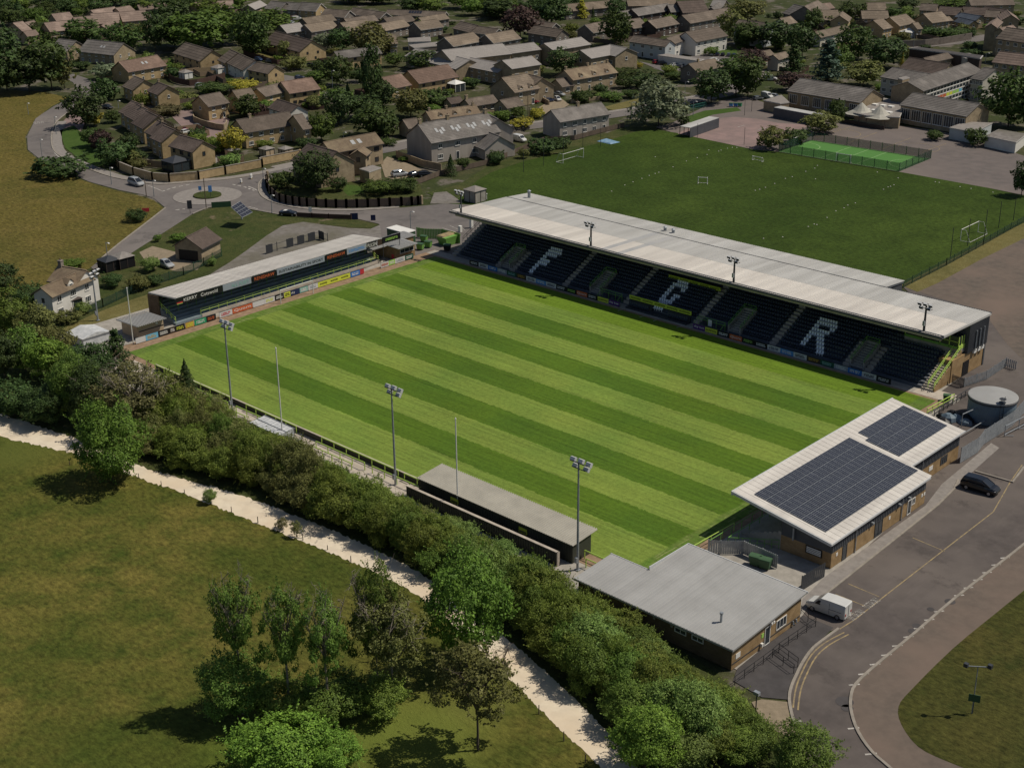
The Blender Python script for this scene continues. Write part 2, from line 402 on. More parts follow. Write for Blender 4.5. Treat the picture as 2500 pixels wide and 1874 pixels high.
# ------------------------------------------------------------------ ground
def sheet(name, pts, z, m):
    mb=MB(); mb.add([(p[0],p[1],z) for p in pts],[tuple(range(len(pts)))])
    a=sum(pts[i][0]*pts[(i+1)%len(pts)][1]-pts[(i+1)%len(pts)][0]*pts[i][1] for i in range(len(pts)))
    if a<0: mb.f=[f[::-1] for f in mb.f]
    return struct(name,mb,m)
def pxs(l, t='0'): return [tuple(GP(t,*p)[:2]) for p in l]
def smooth_pts(pts, n=3):
    out=[]; N=len(pts)
    for i in range(N-1):
        p0=np.array(pts[max(i-1,0)]);p1=np.array(pts[i]);p2=np.array(pts[i+1]);p3=np.array(pts[min(i+2,N-1)])
        for k in range(n):
            t=k/n; out.append(tuple(.5*((2*p1)+(-p0+p2)*t+(2*p0-5*p1+4*p2-p3)*t*t+(-p0+3*p1-3*p2+p3)*t**3)))
    out.append(tuple(pts[-1])); return out
def strip(name, line, wd, z, m, h=0.0, off=0.0, closed=False):
    """ribbon (h=0) or raised bar along a ground polyline"""
    P=[Vector((p[0],p[1],0)) for p in line]; n=len(P); Ls=[];Rs=[]
    for i in range(n):
        d=(P[min(i+1,n-1)]-P[max(i-1,0)]); d.normalize(); nn=Vector((-d.y,d.x,0))
        c=P[i]+nn*off; Ls.append(c+nn*wd/2); Rs.append(c-nn*wd/2)
    mb=MB()
    for i in range(n-1):
        if h:
            a=[Rs[i],Rs[i+1],Ls[i+1],Ls[i]]
            mb.hexa([(p.x,p.y,z) for p in a]+[(p.x,p.y,z+h) for p in a])
        else: mb.quad(*[(p.x,p.y,z) for p in (Rs[i],Rs[i+1],Ls[i+1],Ls[i])])
    return struct(name,mb,m)
def box_ground(name,x0,y0,x1,y1,z,m):
    return sheet(name,[(x0,y0),(x1,y0),(x1,y1),(x0,y1)],z,m)
sheet('ground',[(-1500,-700),(900,-700),(900,1500),(-1500,1500)],-.12,M['ground'])

sheet('hay_meadow',pxs([(-700,150),(60,222),(100,222),(168,238),(128,258),(85,290),(62,333),(66,366),(93,388),(143,413),(203,440),(290,466),(350,479),(376,488),(402,509),(362,540),(289,596),(222,652),(140,690),(0,730),(-600,760)]),-.10,M['meadow_gold'])
PATH_U=smooth_pts([(-250,965),(0,1011),(98,1040),(187,1070),(260,1102),(344,1137),(443,1166),(541,1193),(640,1225),(738,1264),(837,1303),(935,1350),(1024,1396),(1130,1475),(1250,1567),(1310,1618),(1368,1670),(1435,1735),(1501,1803),(1570,1885),(1640,1970)])
PATH_L=smooth_pts([(-250,1005),(0,1065),(98,1086),(187,1108),(260,1132),(344,1167),(443,1200),(541,1240),(640,1280),(738,1320),(837,1360),(935,1405),(1024,1455),(1130,1550),(1250,1660),(1310,1720),(1368,1778),(1466,1870),(1540,1960)])
def ragged(pts,a=3.2):
    q=smooth_pts(pts,6); rr=random.Random(21); return [(p[0]+rr.uniform(-a,a)*.5,p[1]+rr.uniform(-a,a)) for p in q]
sheet('gravel_path',pxs(ragged(PATH_U)+ragged(PATH_L)[::-1]),-.07,M['path'])
sheet('wild_meadow',pxs([(p[0],p[1]-8) for p in PATH_L]+[(900,2100),(-900,2100),(-900,1000)]),-.085,M['meadow'])
sheet('hedge_bank',pxs(PATH_U[::-1]+[(0,780),(300,830),(480,950),(900,1130),(1200,1270),(1500,1480),(1750,1640),(1830,1720),(1930,1760),(1960,1850),(1990,1990)]),-.09,M['rough_grass'])
# rough bank and yard west of the terrace stand
sheet('rough_bank',pxs([(404,514),(470,524),(510,508),(560,503),(620,513),(727,530),(858,534),(925,547),(905,556),(850,554),(740,541),(690,549),(640,585),(560,640),(420,700),(300,745),(160,830),(100,760),(231,660),(341,604),(397,569)]),-.075,M['rough_grass'])
sheet('dry_verge',pxs([(155,800),(230,765),(300,738),(366,716),(400,770),(330,830),(250,850),(180,850)]),-.06,M['dry_grass'])
sheet('house_yard',pxs([(340,615),(372,600),(420,612),(500,632),(482,658),(430,662),(392,650),(352,632)]),-.055,M['gravel_tan'])
sheet('gravel_yard',pxs([(430,720),(560,640),(600,612),(650,575),(690,550),(740,541),(850,556),(905,558),(928,548),(940,560),(930,640),(800,690),(520,740)]),-.05,M['gravel'])
# roads
ROAD=[(150,190),(177,200),(188,214),(168,240),(130,260),(87,289),(66,333),(68,365),(95,386),(145,411),(217,443),(290,463),(350,475),(376,484),(404,507),(362,540),(289,596),(222,652),(232,660),(278,645),(341,604),(397,569),(470,522),(510,506),(560,502),(620,512),(681,523),(727,527),(858,530),(925,546),(935,560),(945,600),(1000,660),(1060,640),(1120,560),(1160,520),(1092,496),(976,507),(889,513),(803,514),(730,508),(681,498),(646,484),(632,467),(632,449),(642,436),(662,426),(727,409),(727,400),(640,424),(560,437),(480,444),(400,450),(356,447),(278,433),(226,416),(174,395),(139,375),(127,355),(127,324),(139,296),(175,268),(190,250),(243,222),(240,203),(215,192),(178,180)]
sheet('road',pxs(ROAD),-.04,M['asphalt_road'])
LANE=pxs([(690,415),(760,400),(860,380),(960,361),(1010,350),(1100,336),(1230,317),(1330,304),(1480,283),(1560,271),(1665,250),(1760,232),(1830,196),(1860,170)])
strip('lane',LANE,6.0,-.035,M['asphalt_road'])
strip('lane_pavement',LANE,2.0,-.028,M['pave'],off=4.1)
CUL=pxs([(250,215),(330,205)])
strip('close_road',pxs([(640,180),(700,190),(760,215),(790,240)]),6,-.034,M['asphalt_road'])
sheet('close_yard',pxs([(420,285),(440,270),(500,262),(560,290),(550,330),(520,345),(490,335),(455,320)]),-.045,M['pink'])
sheet('parking_court',pxs([(150,300),(175,275),(210,290),(200,320),(150,330),(140,320)]),-.036,M['pink'])
sheet('green_verge',pxs([(146,318),(180,306),(205,330),(235,360),(262,395),(240,408),(190,385),(158,360)]),-.03,M['lawn'])
strip('pavement',pxs(smooth_pts([(139,296),(127,324),(127,355),(139,375),(174,395),(226,416),(278,433),(356,447),(400,450),(480,444),(560,437),(640,424),(727,405)])),2.4,-.03,M['pave'],off=1.4)
strip('kerb',pxs(smooth_pts([(175,268),(139,296),(127,324),(127,355),(139,375),(174,395),(226,416),(278,433),(356,447),(400,450),(480,444),(560,437),(640,424)])),.35,-.03,M['kerb'],h=.12)
strip('kerb',pxs(smooth_pts([(404,507),(362,540),(289,596),(240,637)])),.35,-.03,M['kerb'],h=.1)
strip('kerb',pxs(smooth_pts([(470,522),(510,506),(560,502),(620,512),(681,523)])),.3,-.03,M['kerb'],h=.1)
strip('kerb',pxs(smooth_pts([(662,426),(642,436),(632,449),(632,467),(646,484),(681,498),(730,508),(803,514),(889,513),(976,507)])),.3,-.03,M['kerb'],h=.12)
strip('pavement',pxs(smooth_pts([(662,426),(642,436),(632,449),(632,467),(646,484),(681,498),(730,508),(803,514),(889,513),(976,507)])),1.6,-.03,M['pave'],off=-1.0 if False else 1.0)
sheet('car_park',pxs([(1000,660),(935,600),(928,548),(976,508),(1092,497),(1160,500),(1190,540),(1130,640)]),-.035,M['gravel_brown'] if False else M['asphalt_road'])
# roundabout
rc=GP('J',1750,130)
def disc(name,c,r,z,m,n=36,h=0): 
    mb=MB(); pts=[(c[0]+r*math.cos(2*PI*i/n),c[1]+r*math.sin(2*PI*i/n)) for i in range(n)]
    if h: mb.prism(pts,z,z+h)
    else: mb.add([(p[0],p[1],z) for p in pts],[tuple(range(n))])
    return struct(name,mb,m)
disc('roundabout_apron',rc,7.6,-.03,M['pave'],h=.06)
disc('roundabout_island',rc,3.1,.03,M['rough_grass'],h=.25)
# football side
box_ground('pitch_surround',-3.2,-2.2,106.8,71.6,-.03,M['dirt'])
box_ground('stadium_apron',-16,-8,126,92,-.055,M['concrete'])
box_ground('pitch',0,.1,105.5,68.6,.0,M['pitch'])
box_ground('stand_front_path',-3.0,69.2,108,71.6,-.012,M['concrete'])
box_ground('corner_paving',101.3,69.3,107,72.5,-.006,M['concrete_pale'])
# training field
sheet('training_field',pxs([(1100,500),(1147,457),(1165,440),(1200,420),(1280,393),(1375,370),(1472,347),(1553,321),(1605,317),(1651,324),(1840,365),(1898,370),(2195,419),(2417,459),(2520,482),(2700,470),(2520,534),(2400,590),(2205,698),(2150,760),(1300,560)]),-.04,M['train'])
sheet('field_margin',pxs([(1040,470),(1120,450),(1200,400),(1330,360),(1480,325),(1560,300),(1610,300),(1600,317),(1553,321),(1472,347),(1375,370),(1280,393),(1200,420),(1165,440),(1147,457),(1100,497)]),-.05,M['rough_grass'])
sheet('school_playground',pxs([(1651,326),(1840,365),(1898,370),(2195,419),(2417,459),(2520,480),(2600,420),(2500,380),(2400,350),(2300,320),(2150,300),(1980,285),(1880,255),(1820,235),(1740,250),(1690,275),(1640,300),(1600,310)]),-.045,M['playground'])
sheet('pink_playground',pxs([(1655,326),(1700,300),(1740,290),(1790,285),(1850,290),(1900,300),(1975,305),(1965,312),(1930,325),(1880,352),(1840,364)]),-.036,M['pink'])
CT=pxs([(320,1168),(582,1080),(1492,1222),(1250,1322)],'D')
sheet('sports_court',CT,-.03,M['stripgreen'])
sheet('school_lawn',pxs([(1660,290),(1720,270),(1800,262),(1810,270),(1740,280),(1690,300)]),-.03,M['lawn'])
sheet('house_lawn',pxs([(1470,262),(1540,245),(1560,240),(1560,255),(1500,270)]),-.03,M['dry_grass'])
sheet('cottage_forecourt',pxs([(1315,262),(1345,245),(1370,240),(1390,255),(1350,280),(1335,283)]),-.03,M['gravel_tan'])
sheet('office_forecourt',pxs([(930,400),(945,382),(1000,400),(1040,420),(1010,430),(970,440),(940,432)]),-.028,M['gravel_tan'])
sheet('office_lawn',pxs([(845,450),(880,453),(890,470),(850,478),(838,465)]),-.028,M['lawn'])
sheet('office_garden',pxs([(655,425),(700,420),(840,440),(900,450),(1020,430),(1035,480),(900,485),(760,490),(690,482),(650,460)]),-.032,M['rough_grass'])
sheet('spoil_patch',pxs([(1050,497),(1060,470),(1090,467),(1110,480),(1130,495),(1090,497)]),-.03,M['gravel'])
sheet('green_by_flats',pxs([(1745,128),(1770,110),(1800,122),(1798,134),(1770,135)]),-.03,M['lawn'])
sheet('flats_car_park',pxs([(1560,150),(1640,165),(1700,130),(1760,125),(1810,135),(1790,160),(1700,170),(1620,175)]),-.033,M['asphalt_road'])
# upper right road
strip('main_road',pxs([(2160,112),(2250,110),(2330,102),(2400,92),(2470,84),(2560,70)]),9.0,-.035,M['asphalt_road'])
# east side tarmac
KERB_R=smooth_pts([(2640,1215),(2472,1350),(2333,1458),(2238,1540),(2140,1621),(2089,1669),(2077,1703),(2079,1740),(2096,1787),(2130,1835),(2174,1874),(2240,1940)])
KERB_L=smooth_pts([(2048,1533),(2015,1557),(1984,1582),(1960,1615),(1945,1645),(1932,1675),(1927,1706),(1935,1750),(1950,1790),(1975,1825),(2005,1860),(2050,1910)])
sheet('east_car_park',pxs(KERB_R+[(2050,1910)]+KERB_L[::-1][1:]+[(2020,1540),(1960,1500),(1990,1450),(2230,1230),(2300,980),(2290,960),(2400,880),(2205,700),(2330,640),(2420,600),(2520,545),(2750,480),(2900,900)]),-.048,M['asphalt'])
sheet('rear_car_park',pxs([(2205,700),(2330,640),(2420,600),(2520,545),(2750,480),(2800,800),(2520,900),(2460,840),(2400,760)]),-.04,M['gravel_brown'])
sheet('grass_margin',pxs([(2200,696),(2400,592),(2520,534),(2600,500),(2600,530),(2520,572),(2400,630),(2290,690),(2240,712)]),-.032,M['dry_grass'])
GR=smooth_pts([(2640,1330),(2500,1440),(2428,1498),(2326,1582),(2225,1682),(2194,1723),(2201,1767),(2242,1821),(2309,1855),(2400,1890)])
sheet('gravel_walk',pxs(KERB_R+[(2400,1960)]+GR[::-1]),-.044,M['gravel_brown'])
M['meadow_dull']=grassmat('dull_meadow_grass',(.045,.054,.012),(.092,.078,.022),(.034,.044,.010),.05,.2,1.1,1.0,amp=1.1)
sheet('corner_meadow',pxs(GR+[(2400,2000),(2900,1900),(2900,1300)]),-.03,M['meadow_dull'])
strip('kerb',pxs(KERB_R),.3,-.044,M['kerb'],h=.12)
strip('kerb',pxs(KERB_L),.3,-.044,M['kerb'],h=.12)
sheet('ramp_yard',pxs([(1790,1660),(1800,1630),(1960,1500),(2035,1530),(1984,1582),(1945,1645),(1927,1706),(1860,1700)]),-.036,M['asphalt_new'])
sheet('gravel_corner',pxs([(1835,1712),(1860,1705),(1927,1712),(1935,1750),(1955,1800),(1930,1800),(1870,1770)]),-.034,M['gravel_tan'])
sheet('stand_pavement',pxs([(2013,1407),(2259,1233),(2300,1180),(2420,1080),(2440,1092),(2330,1190),(2290,1230),(1995,1465),(1955,1490),(1960,1460)]),-.04,M['pave'])
strip('pavement_edge',pxs([(1990,1470),(2290,1232),(2330,1192),(2340,1170)]),.25,-.04,M['kerb'],h=.1)

# painted markings
def line(pts, wd, m, z=.0, name='road_marking'): return strip(name,pts,wd,z,m)
def dashes(pts, wd, on, off, m, z=-.015):
    mb=MB(); pos=0.0
    for a,b in zip(pts[:-1],pts[1:]):
        a=Vector((a[0],a[1],0)); b=Vector((b[0],b[1],0)); d=b-a; L_=d.length; d.normalize(); n=Vector((-d.y,d.x,0))*wd/2
        s=0.0
        while s<L_:
            e=min(s+on,L_); p=a+d*s; q=a+d*e
            mb.quad(*[(v.x,v.y,z) for v in (p-n,q-n,q+n,p+n)]); s+=on+off
    return struct('road_marking',mb,M['whiteline'])
dashes(pxs([(1365,1615),(1450,1585),(1600,1555)],'A'),.45,1.0,.8,M['whiteline'])
dashes(pxs([(1960,1555),(2060,1575),(2150,1610)],'A'),.45,1.0,.8,M['whiteline'])
line(pxs([(1250,1565),(1320,1590),(1370,1612)],'A'),.25,M['whiteline'],-.015)
line(pxs([(20,190),(60,205),(100,225)],'K'),.3,M['whiteline'],-.015)
line(pxs([(20,360),(100,380)],'K'),.25,M['whiteline'],-.015)
line(pxs(smooth_pts([(484,1010),(440,1100),(430,1180),(450,1270),(520,1340),(640,1400)]),'A'),.25,M['whiteline'],-.015)
dashes(pxs([(1480,250),(1560,240)],'J'),.4,.9,.6,M['whiteline'])
for dy in (.0,.55):
    line([(p[0],p[1]) for p in pxs(smooth_pts([(918,566),(780,640),(680,730),(610,860),(572,960),(556,1050),(550,1108)]),'W')],.16,M['yellowline'],-.035).location.x=dy
line(pxs([(880,545),(1000,470),(1240,280),(1640,-30),(1990,-300),(2110,-510),(2200,-640)],'W'),.14,M['yellowline'],-.035)
for a,b in [((1640,1162),(1410,1065)),((1170,1490),(945,1395)),((1075,1560),(855,1470)),((1000,1620),(780,1540))]:
    line(pxs([a,b],'S'),.12,M['yellowline'],-.035)
for a in [(2075,30),(2010,80),(1945,135),(1880,188),(1812,245),(1745,300),(1600,415),(1530,475),(1455,535),(1380,598),(1300,662),(1222,728),(1140,795),(1057,865),(990,942),(985,1255),(1110,1440),(568,1207),(605,1312)]:
    p=GP('W',*a); line([(p[0]-.35,p[1]-.45),(p[0]+.35,p[1]+.45)],.22,M['whiteline'],-.034)
# lettering painted on the tarmac
p0=np.array(GP('W',955,475)); p1=np.array(GP('W',1165,320)); dd=(p1-p0); ln=float(np.hypot(dd[0],dd[1])); dd/=ln; up=(-dd[1],dd[0],0)
for k,s in ((.22,'DOCTOR ONLY'),(.76,'DOCTOR ONLY')):
    c=p0+dd*ln*k; tag(lettering(s,None,(c[0],c[1],-.03),dd,up,ln*.42,.95,M['whiteline']),kind='structure').name='bay_marking'
# SLOW on the bend
a0=np.array(GP('A',285,1038)); a1=np.array(GP('A',370,1030)); d_=a1-a0; l_=float(np.hypot(d_[0],d_[1])); d_/=l_
c=(a0+a1)/2; tag(lettering('SLOW',None,(c[0],c[1],-.018),d_,(-d_[1],d_[0],0),l_,2.6,M['whiteline']),kind='structure').name='road_marking'
# court and playground lines
def arc(c,r,a0,a1,n=20): return [(c[0]+r*math.cos(a0+(a1-a0)*i/n),c[1]+r*math.sin(a0+(a1-a0)*i/n)) for i in range(n+1)]
CTa=[np.array(p) for p in CT]
def bil(u,v): return tuple((1-u)*(1-v)*CTa[0]+(1-u)*v*CTa[1]+u*v*CTa[2]+u*(1-v)*CTa[3])
M['courtline']=plain('pale_court_line',(.32,.46,.22),.9)
for seg in [[(.02,.03),(.98,.03),(.98,.97),(.02,.97),(.02,.03)],[(.35,.03),(.35,.97)],[(.65,.03),(.65,.97)],[(.5,.03),(.5,.97)]]:
    line([bil(*s) for s in seg],.12,M['courtline'],-.022,'court_marking')
for u0,sg in ((.02,1),(.98,-1)):
    line([bil(u0+sg*.17*math.cos(a),.5+.3*math.sin(a)) for a in np.linspace(-PI/2,PI/2,16)],.12,M['courtline'],-.022,'court_marking')
for seg in [[(600,1060),(870,980)],[(850,1105),(1080,1020)],[(1115,1150),(1340,1063)],[(1430,1170),(1610,1108)]]:
    line(pxs(seg,'D'),.14,M['yellowline'],-.03,'playground_marking')
for c_,r_ in ((GP('D',800,1030),5.0),(GP('D',1400,1140),5.0)):
    line(arc(c_,r_,-.9,3.6),.13,M['yellowline'],-.03,'playground_marking')
for a,b in [((0,980),(60,965)),((160,1000),(230,985))]: line(pxs([a,b],'D'),.2,M['whiteline'],-.028,'playground_marking')
# parking bay lines by the west end of the stand
for a,b in [((1720,520),(1800,555)),((1660,540),(1790,580)),((1800,520),(1850,560))]: line(pxs([a,b],'K'),.15,M['whiteline'],-.015)
# ------------------------------------------------------------------ main grandstand
GS=thing('grandstand','long grandstand of dark seats spelling FGR under a pale sheet roof','grandstand',(53,79,0))
M['stepdark']=mat('grey_blue_step_concrete',(.12,.13,.15),(.09,.10,.115),scale=.8,rough=.9); ROWS=16; Y0=71.4; DY=.74; Z0=.45; DZ=.37
mb=MB()
for i in range(ROWS): mb.box(3.2,Y0+DY*i,-.02,101.6,Y0+DY*ROWS+.5,Z0+DZ*i) if i==0 else mb.box(3.2,Y0+DY*i,Z0+DZ*(i-1)-.01,101.6,Y0+DY*ROWS+.5,Z0+DZ*i)
mb.build('seating_steps',M['stepdark'],GS)
def rowyz(i): return Y0+DY*i, Z0+DZ*i
AIS=[31.0,45.2,60.3,75.4]; VOM=[16.1,38.1,67.9,90.7]
for ax in AIS:
    mb=MB()
    for i in range(ROWS):
        y,z=rowyz(i); mb.box(ax-.6,y-.01,z-.3,ax+.6,y+DY*.55,z+.19); mb.box(ax-.6,y+DY*.55,z-.3,ax+.6,y+DY-.01,z+.03)
    mb.build('aisle_stair',M['concrete_pale'],GS)
for vx in VOM:   # passages cut into the seating, stairs on both sides
    for s in (-1,1):
        mb=MB()
        for i in range(7 if abs(vx-38)>1 and abs(vx-67.9)>1 else 0):
            y,z=rowyz(i); mb.box(vx+s*1.9-.55,y-.01,z-.3,vx+s*1.9+.55,y+DY*.55,z+.19); mb.box(vx+s*1.9-.55,y+DY*.55,z-.3,vx+s*1.9+.55,y+DY-.01,z+.03)
        if mb.v: mb.build('aisle_stair',M['concrete_pale'],GS)
    v=MB(); y1,z1=rowyz(6)
    v.box(vx-1.25,Y0-.05,0,vx-1.05,y1,1.5); v.box(vx+1.05,Y0-.05,0,vx+1.25,y1,1.5)
    v.hexa([(vx-1.25,Y0,1.4),(vx-1.05,Y0,1.4),(vx-1.05,y1,1.4),(vx-1.25,y1,1.4),(vx-1.25,Y0,1.5),(vx-1.05,Y0,1.5),(vx-1.05,y1,z1+.7),(vx-1.25,y1,z1+.7)])
    v.hexa([(vx+1.05,Y0,1.4),(vx+1.25,Y0,1.4),(vx+1.25,y1,1.4),(vx+1.05,y1,1.4),(vx+1.05,Y0,1.5),(vx+1.25,Y0,1.5),(vx+1.25,y1,z1+.7),(vx+1.05,y1,z1+.7)])
    v.box(vx-1.25,y1-.05,z1-.3,vx+1.25,y1+.2,z1+.7)
    vo=v.build('stair_passage',M['concrete'],GS)
    st=MB()
    for i in range(10): st.box(vx-1.04,Y0+.44*i,.46+.24*i,vx+1.04,Y0+.44*i+.44,.70+.25*i)
    st.build('passage_floor',M['concrete'],vo)
    r=MB()
    for s in (-1.15,1.15):
        a=(vx+s,Y0,2.0); b=(vx+s,y1,z1+1.35)
        for dz in (0,-.45): r.tube((a[0],a[1],a[2]+dz),(b[0],b[1],b[2]+dz),.045,n=5)
        for k in range(5):
            t_=k/4; yy=a[1]+(b[1]-a[1])*t_; zz=a[2]+(b[2]-a[2])*t_; r.tube((vx+s,yy,zz-.95),(vx+s,yy,zz),.05,n=5)
    for dz in (0,-.45): r.tube((vx-1.15,y1,z1+1.35+dz),(vx+1.15,y1,z1+1.35+dz),.045,n=5)
    r.build('railing',M['green'],vo)
# seats
sm=MB(); sm.box(-.18,-.02,.38,.18,.36,.44); sm.hexa([(-.18,.34,.40),(.18,.34,.40),(.18,.40,.40),(-.18,.40,.40),(-.18,.40,.88),(.18,.40,.88),(.18,.45,.88),(-.18,.45,.88)]); sm.box(-.04,.2,0,.04,.34,.40)
M['seatdark']=plain('black_seat_plastic',(.055,.068,.095),.35,var=.3); M['seatwhite']=plain('pale_grey_white_seat_plastic',(.86,.88,.92),.4)
seat_d=sm.mesh('seat',M['seatdark']); seat_w=sm.mesh('seat_white',M['seatwhite'])
LET={}
def letter(x0, rows):   # rows listed from the top row down; each a list of columns
    for k,cols in enumerate(rows):
        for c_ in cols: LET[(8-k,round((x0+.475*c_-4)/.475))]=1
letter(22.1,[range(0,6),range(0,7),range(0,6),(0,1),range(0,5),range(0,5),(0,1),(0,1),(0,1)])
letter(51.2,[range(1,6),range(0,7),(0,1,5,6),(0,1),(0,1,4,5,6),(0,1,4,5),range(0,6),range(1,5),()])
letter(80.2,[range(0,7),range(0,8),(0,1,6,7),range(0,7),range(0,6),(0,1,4,5,6),(0,1,5,6,7),(0,1,6,7,8),(7,8,9)])
spots=[]
for i in range(ROWS-1):
    y,z=rowyz(i)
    for c_ in range(int((101.4-4)/.475)):
        x=4+.475*c_
        if any(abs(x-a)<.82 for a in AIS): continue
        if any(abs(x-v_)<(2.65 if v_ in (16.1,90.7) else 1.5) and i<7 for v_ in VOM): continue
        if 45.9<x<59.6 and i<1: continue
        if x>94.3 and i>8: continue
        if (39.5<x<45 or 60.9<x<66.6) and i<2: continue
        spots.append((i,c_,x,y+.18,z,(i,c_) in LET))
white=[s for s in spots if s[5]]; dark=[s for s in spots if not s[5]]
dark.sort(key=lambda s:(s[2]-CAM[0])**2+(s[3]-CAM[1])**2+(s[4]-CAM[2])**2)
nd=max(0,300-len(white))
o_=GS['_o']
for s in white: link('seat',seat_w,GS,loc=(s[2]-o_[0],s[3]-o_[1],s[4]-o_[2]))
for s in dark[:nd]: link('seat',seat_d,GS,loc=(s[2]-o_[0],s[3]-o_[1],s[4]-o_[2]))
bv=np.array(sm.v); bf=np.array([f for f in sm.f if len(f)==4]); D=np.array([(s[2]-o_[0],s[3]-o_[1],s[4]-o_[2]) for s in dark[nd:]])
V_=(bv[None]+D[:,None]).reshape(-1,3); F_=(bf[None]+(np.arange(len(D))*len(bv))[:,None,None]).reshape(-1,4)
tag(link('seat_rows',fast_mesh('seat_rows',V_,F_,M['seatdark']),GS),kind='stuff')
# roof of separate sheets
RF=MB(); RF.box(2.0,71.2,8.62,104.3,71.45,9.02); RF.build('roof_edge_beam',M['clad'],GS)
roof=MB(); roof.hexa([(2.0,71.3,8.55),(104.2,71.3,8.55),(104.2,86.9,8.05),(2.0,86.9,8.05),(2.0,71.3,8.9),(104.2,71.3,8.9),(104.2,86.9,8.4),(2.0,86.9,8.4)])
roof.hexa([(2.0,86.9,7.9),(85.8,86.9,7.9),(85.8,93.3,7.5),(2.0,93.3,7.5),(2.0,86.9,8.36),(85.8,86.9,8.36),(85.8,93.3,7.9),(2.0,93.3,7.9)])
roof=roof.build('roof',M['roofsheet2'],GS)
def sheetmesh(w_,y0,z0,y1,z1,m):
    s=MB(); t_=.03
    s.hexa([(0,y0,z0),(w_,y0,z0),(w_,y1,z1),(0,y1,z1),(0,y0,z0+t_),(w_,y0,z0+t_),(w_,y1,z1+t_),(0,y1,z1+t_)])
    for k in range(3):
        x=w_*k/3+.02; s.hexa([(x,y0,z0),(x+.06,y0,z0),(x+.06,y1,z1),(x,y1,z1),(x,y0,z0+t_+.045),(x+.06,y0,z0+t_+.045),(x+.06,y1,z1+t_+.045),(x,y1,z1+t_+.045)])
    return s.mesh('roof_sheet',m)
def rz_(y): return 8.9-(y-71.3)*(.5/15.6)
front=sheetmesh(1.19,71.0,rz_(71.0)+.01,79.3,rz_(79.3)+.01,M['roofsheet']); rear=sheetmesh(1.19,79.32,rz_(79.3)+.012,86.8,rz_(86.8)+.012,M['roofsheet2'])
rear_s=sheetmesh(1.19,79.32,rz_(79.3)+.012,86.8,rz_(86.8)+.012,M['roofstain']); front_s=sheetmesh(1.19,71.0,rz_(71.0)+.01,79.3,rz_(79.3)+.01,M['roofstain'])
annex=sheetmesh(1.19,86.95,8.375,93.4,7.915,M['roofsheet2'])
for k in range(85):
    x=2.0+1.2*k-o_[0]
    st=k in (31,34)
    link('roof_sheet',front_s if st else front,roof,loc=(x,-o_[1],-o_[2])); link('roof_sheet',rear_s if st else rear,roof,loc=(x,-o_[1],-o_[2]+random.uniform(0,.012)))
    if k<70: link('roof_sheet',annex,roof,loc=(x,-o_[1],-o_[2]+random.uniform(0,.012)))
g=MB(); g.box(2.0,86.82,8.40,104.2,87.0,8.50); g.build('gutter',M['dark'],roof)
g=MB(); g.box(1.95,70.85,8.60,104.3,71.18,8.85); g.build('gutter',M['clad'],roof)
for (cx_,cy_,h_) in ((5.2,90.0,1.6),(39.5,89.5,.9),(41.5,89.3,.9)):
    c_=MB(); c_.tube((cx_,cy_,7.9),(cx_,cy_,8.0+h_),.3,n=10); c_.tube((cx_,cy_,8.0+h_),(cx_,cy_,8.2+h_),.42,.1,n=10); c_.build('flue',M['galv'],roof)
# front cream strip below the roof edge, back wall, columns
s=MB(); s.box(3,71.5,8.05,103.8,71.75,8.35); s.build('soffit_strip',M['concrete_pale'],GS)
s=MB(); s.box(2.6,86.2,0,104.0,86.6,8.0); s.box(2.0,93.0,0,85.6,93.2,7.4); s.box(85.5,86.7,0,85.7,93.2,7.4); s.build('back_wall',M['clad'],GS)
s=MB(); s.box(3.2,Y0+DY*ROWS+.5,0,101.6,86.2,4.6); s.build('concourse',M['dark'],GS)
for k in range(9):
    x=5+12.2*k; s=MB(); s.box(x-.15,83.5,4.6,x+.15,83.8,8.1); s.beam((x,83.6,8.0),(x,71.8,8.3),.25,.4); s.build('roof_frame',M['dark'],GS)
# upper cross rail with pale markers
s=MB()
for a,b in ((5,15),(19,30),(33,44),(61,74),(77,88)):
    y,z=rowyz(11); s.tube((a,y,z+1.0),(b,y,z+1.0),.04,n=5); s.tube((a,y,z+.6),(b,y,z+.6),.03,n=5)
    for q in np.arange(a,b+.1,1.5): s.tube((q,y,z),(q,y,z+1.0),.035,n=5)
s.build('cross_rail',M['green'],GS)
s=MB()
for a,b in ((33,44),(61,74),(46,50)):
    y,z=rowyz(12)
    for q in np.arange(a,b,.95): s.box(q,y+.2,z+.75,q+.45,y+.25,z+.9)
s.build('row_marker',M['white'],GS)
# east end: clad upper wall, buff brick base, glazed box, stair
s=MB(); s.box(102.0,80.2,3.6,104.1,86.7,8.15); 
for k in range(22): s.box(104.1,80.25+.29*k,3.6,104.16,80.37+.29*k,8.1)
s.build('end_cladding',M['clad'],GS)
s=MB(); s.box(101.7,76.0,0,103.9,86.6,3.6); e=s.build('end_brick_wall',M['brickbuff'],GS)
d=MB(); d.box(103.9,79.6,0,103.96,81.6,2.3); d.build('door',M['black'],e)
for y in (82.2,83.5,84.7): d=MB(); d.box(103.95,y,3.1,104.3,y+.8,3.65); d.build('air_unit',M['white'],e)
for y in (82.4,83.6,84.9): d=MB(); d.tube((104.3,y,3.6),(104.3,y,6.8),.1,n=8); d.build('flue',M['galv'],e)
s=MB(); s.box(94.6,78.3,3.9,103.6,80.2,4.7); bx=s.build('viewing_box',M['concrete'],GS)
s=MB(); s.box(94.6,78.2,4.72,103.6,78.3,5.1); s.build('box_panel',M['green'],bx)
s=MB(); s.box(99.6,78.32,4.72,103.5,80.1,6.6); s.build('glazing',M['glass'],bx)
s=MB()
for x in (94.7,97.6,100.5,102.0,103.5): s.box(x-.05,78.2,4.7,x+.05,78.34,6.65)
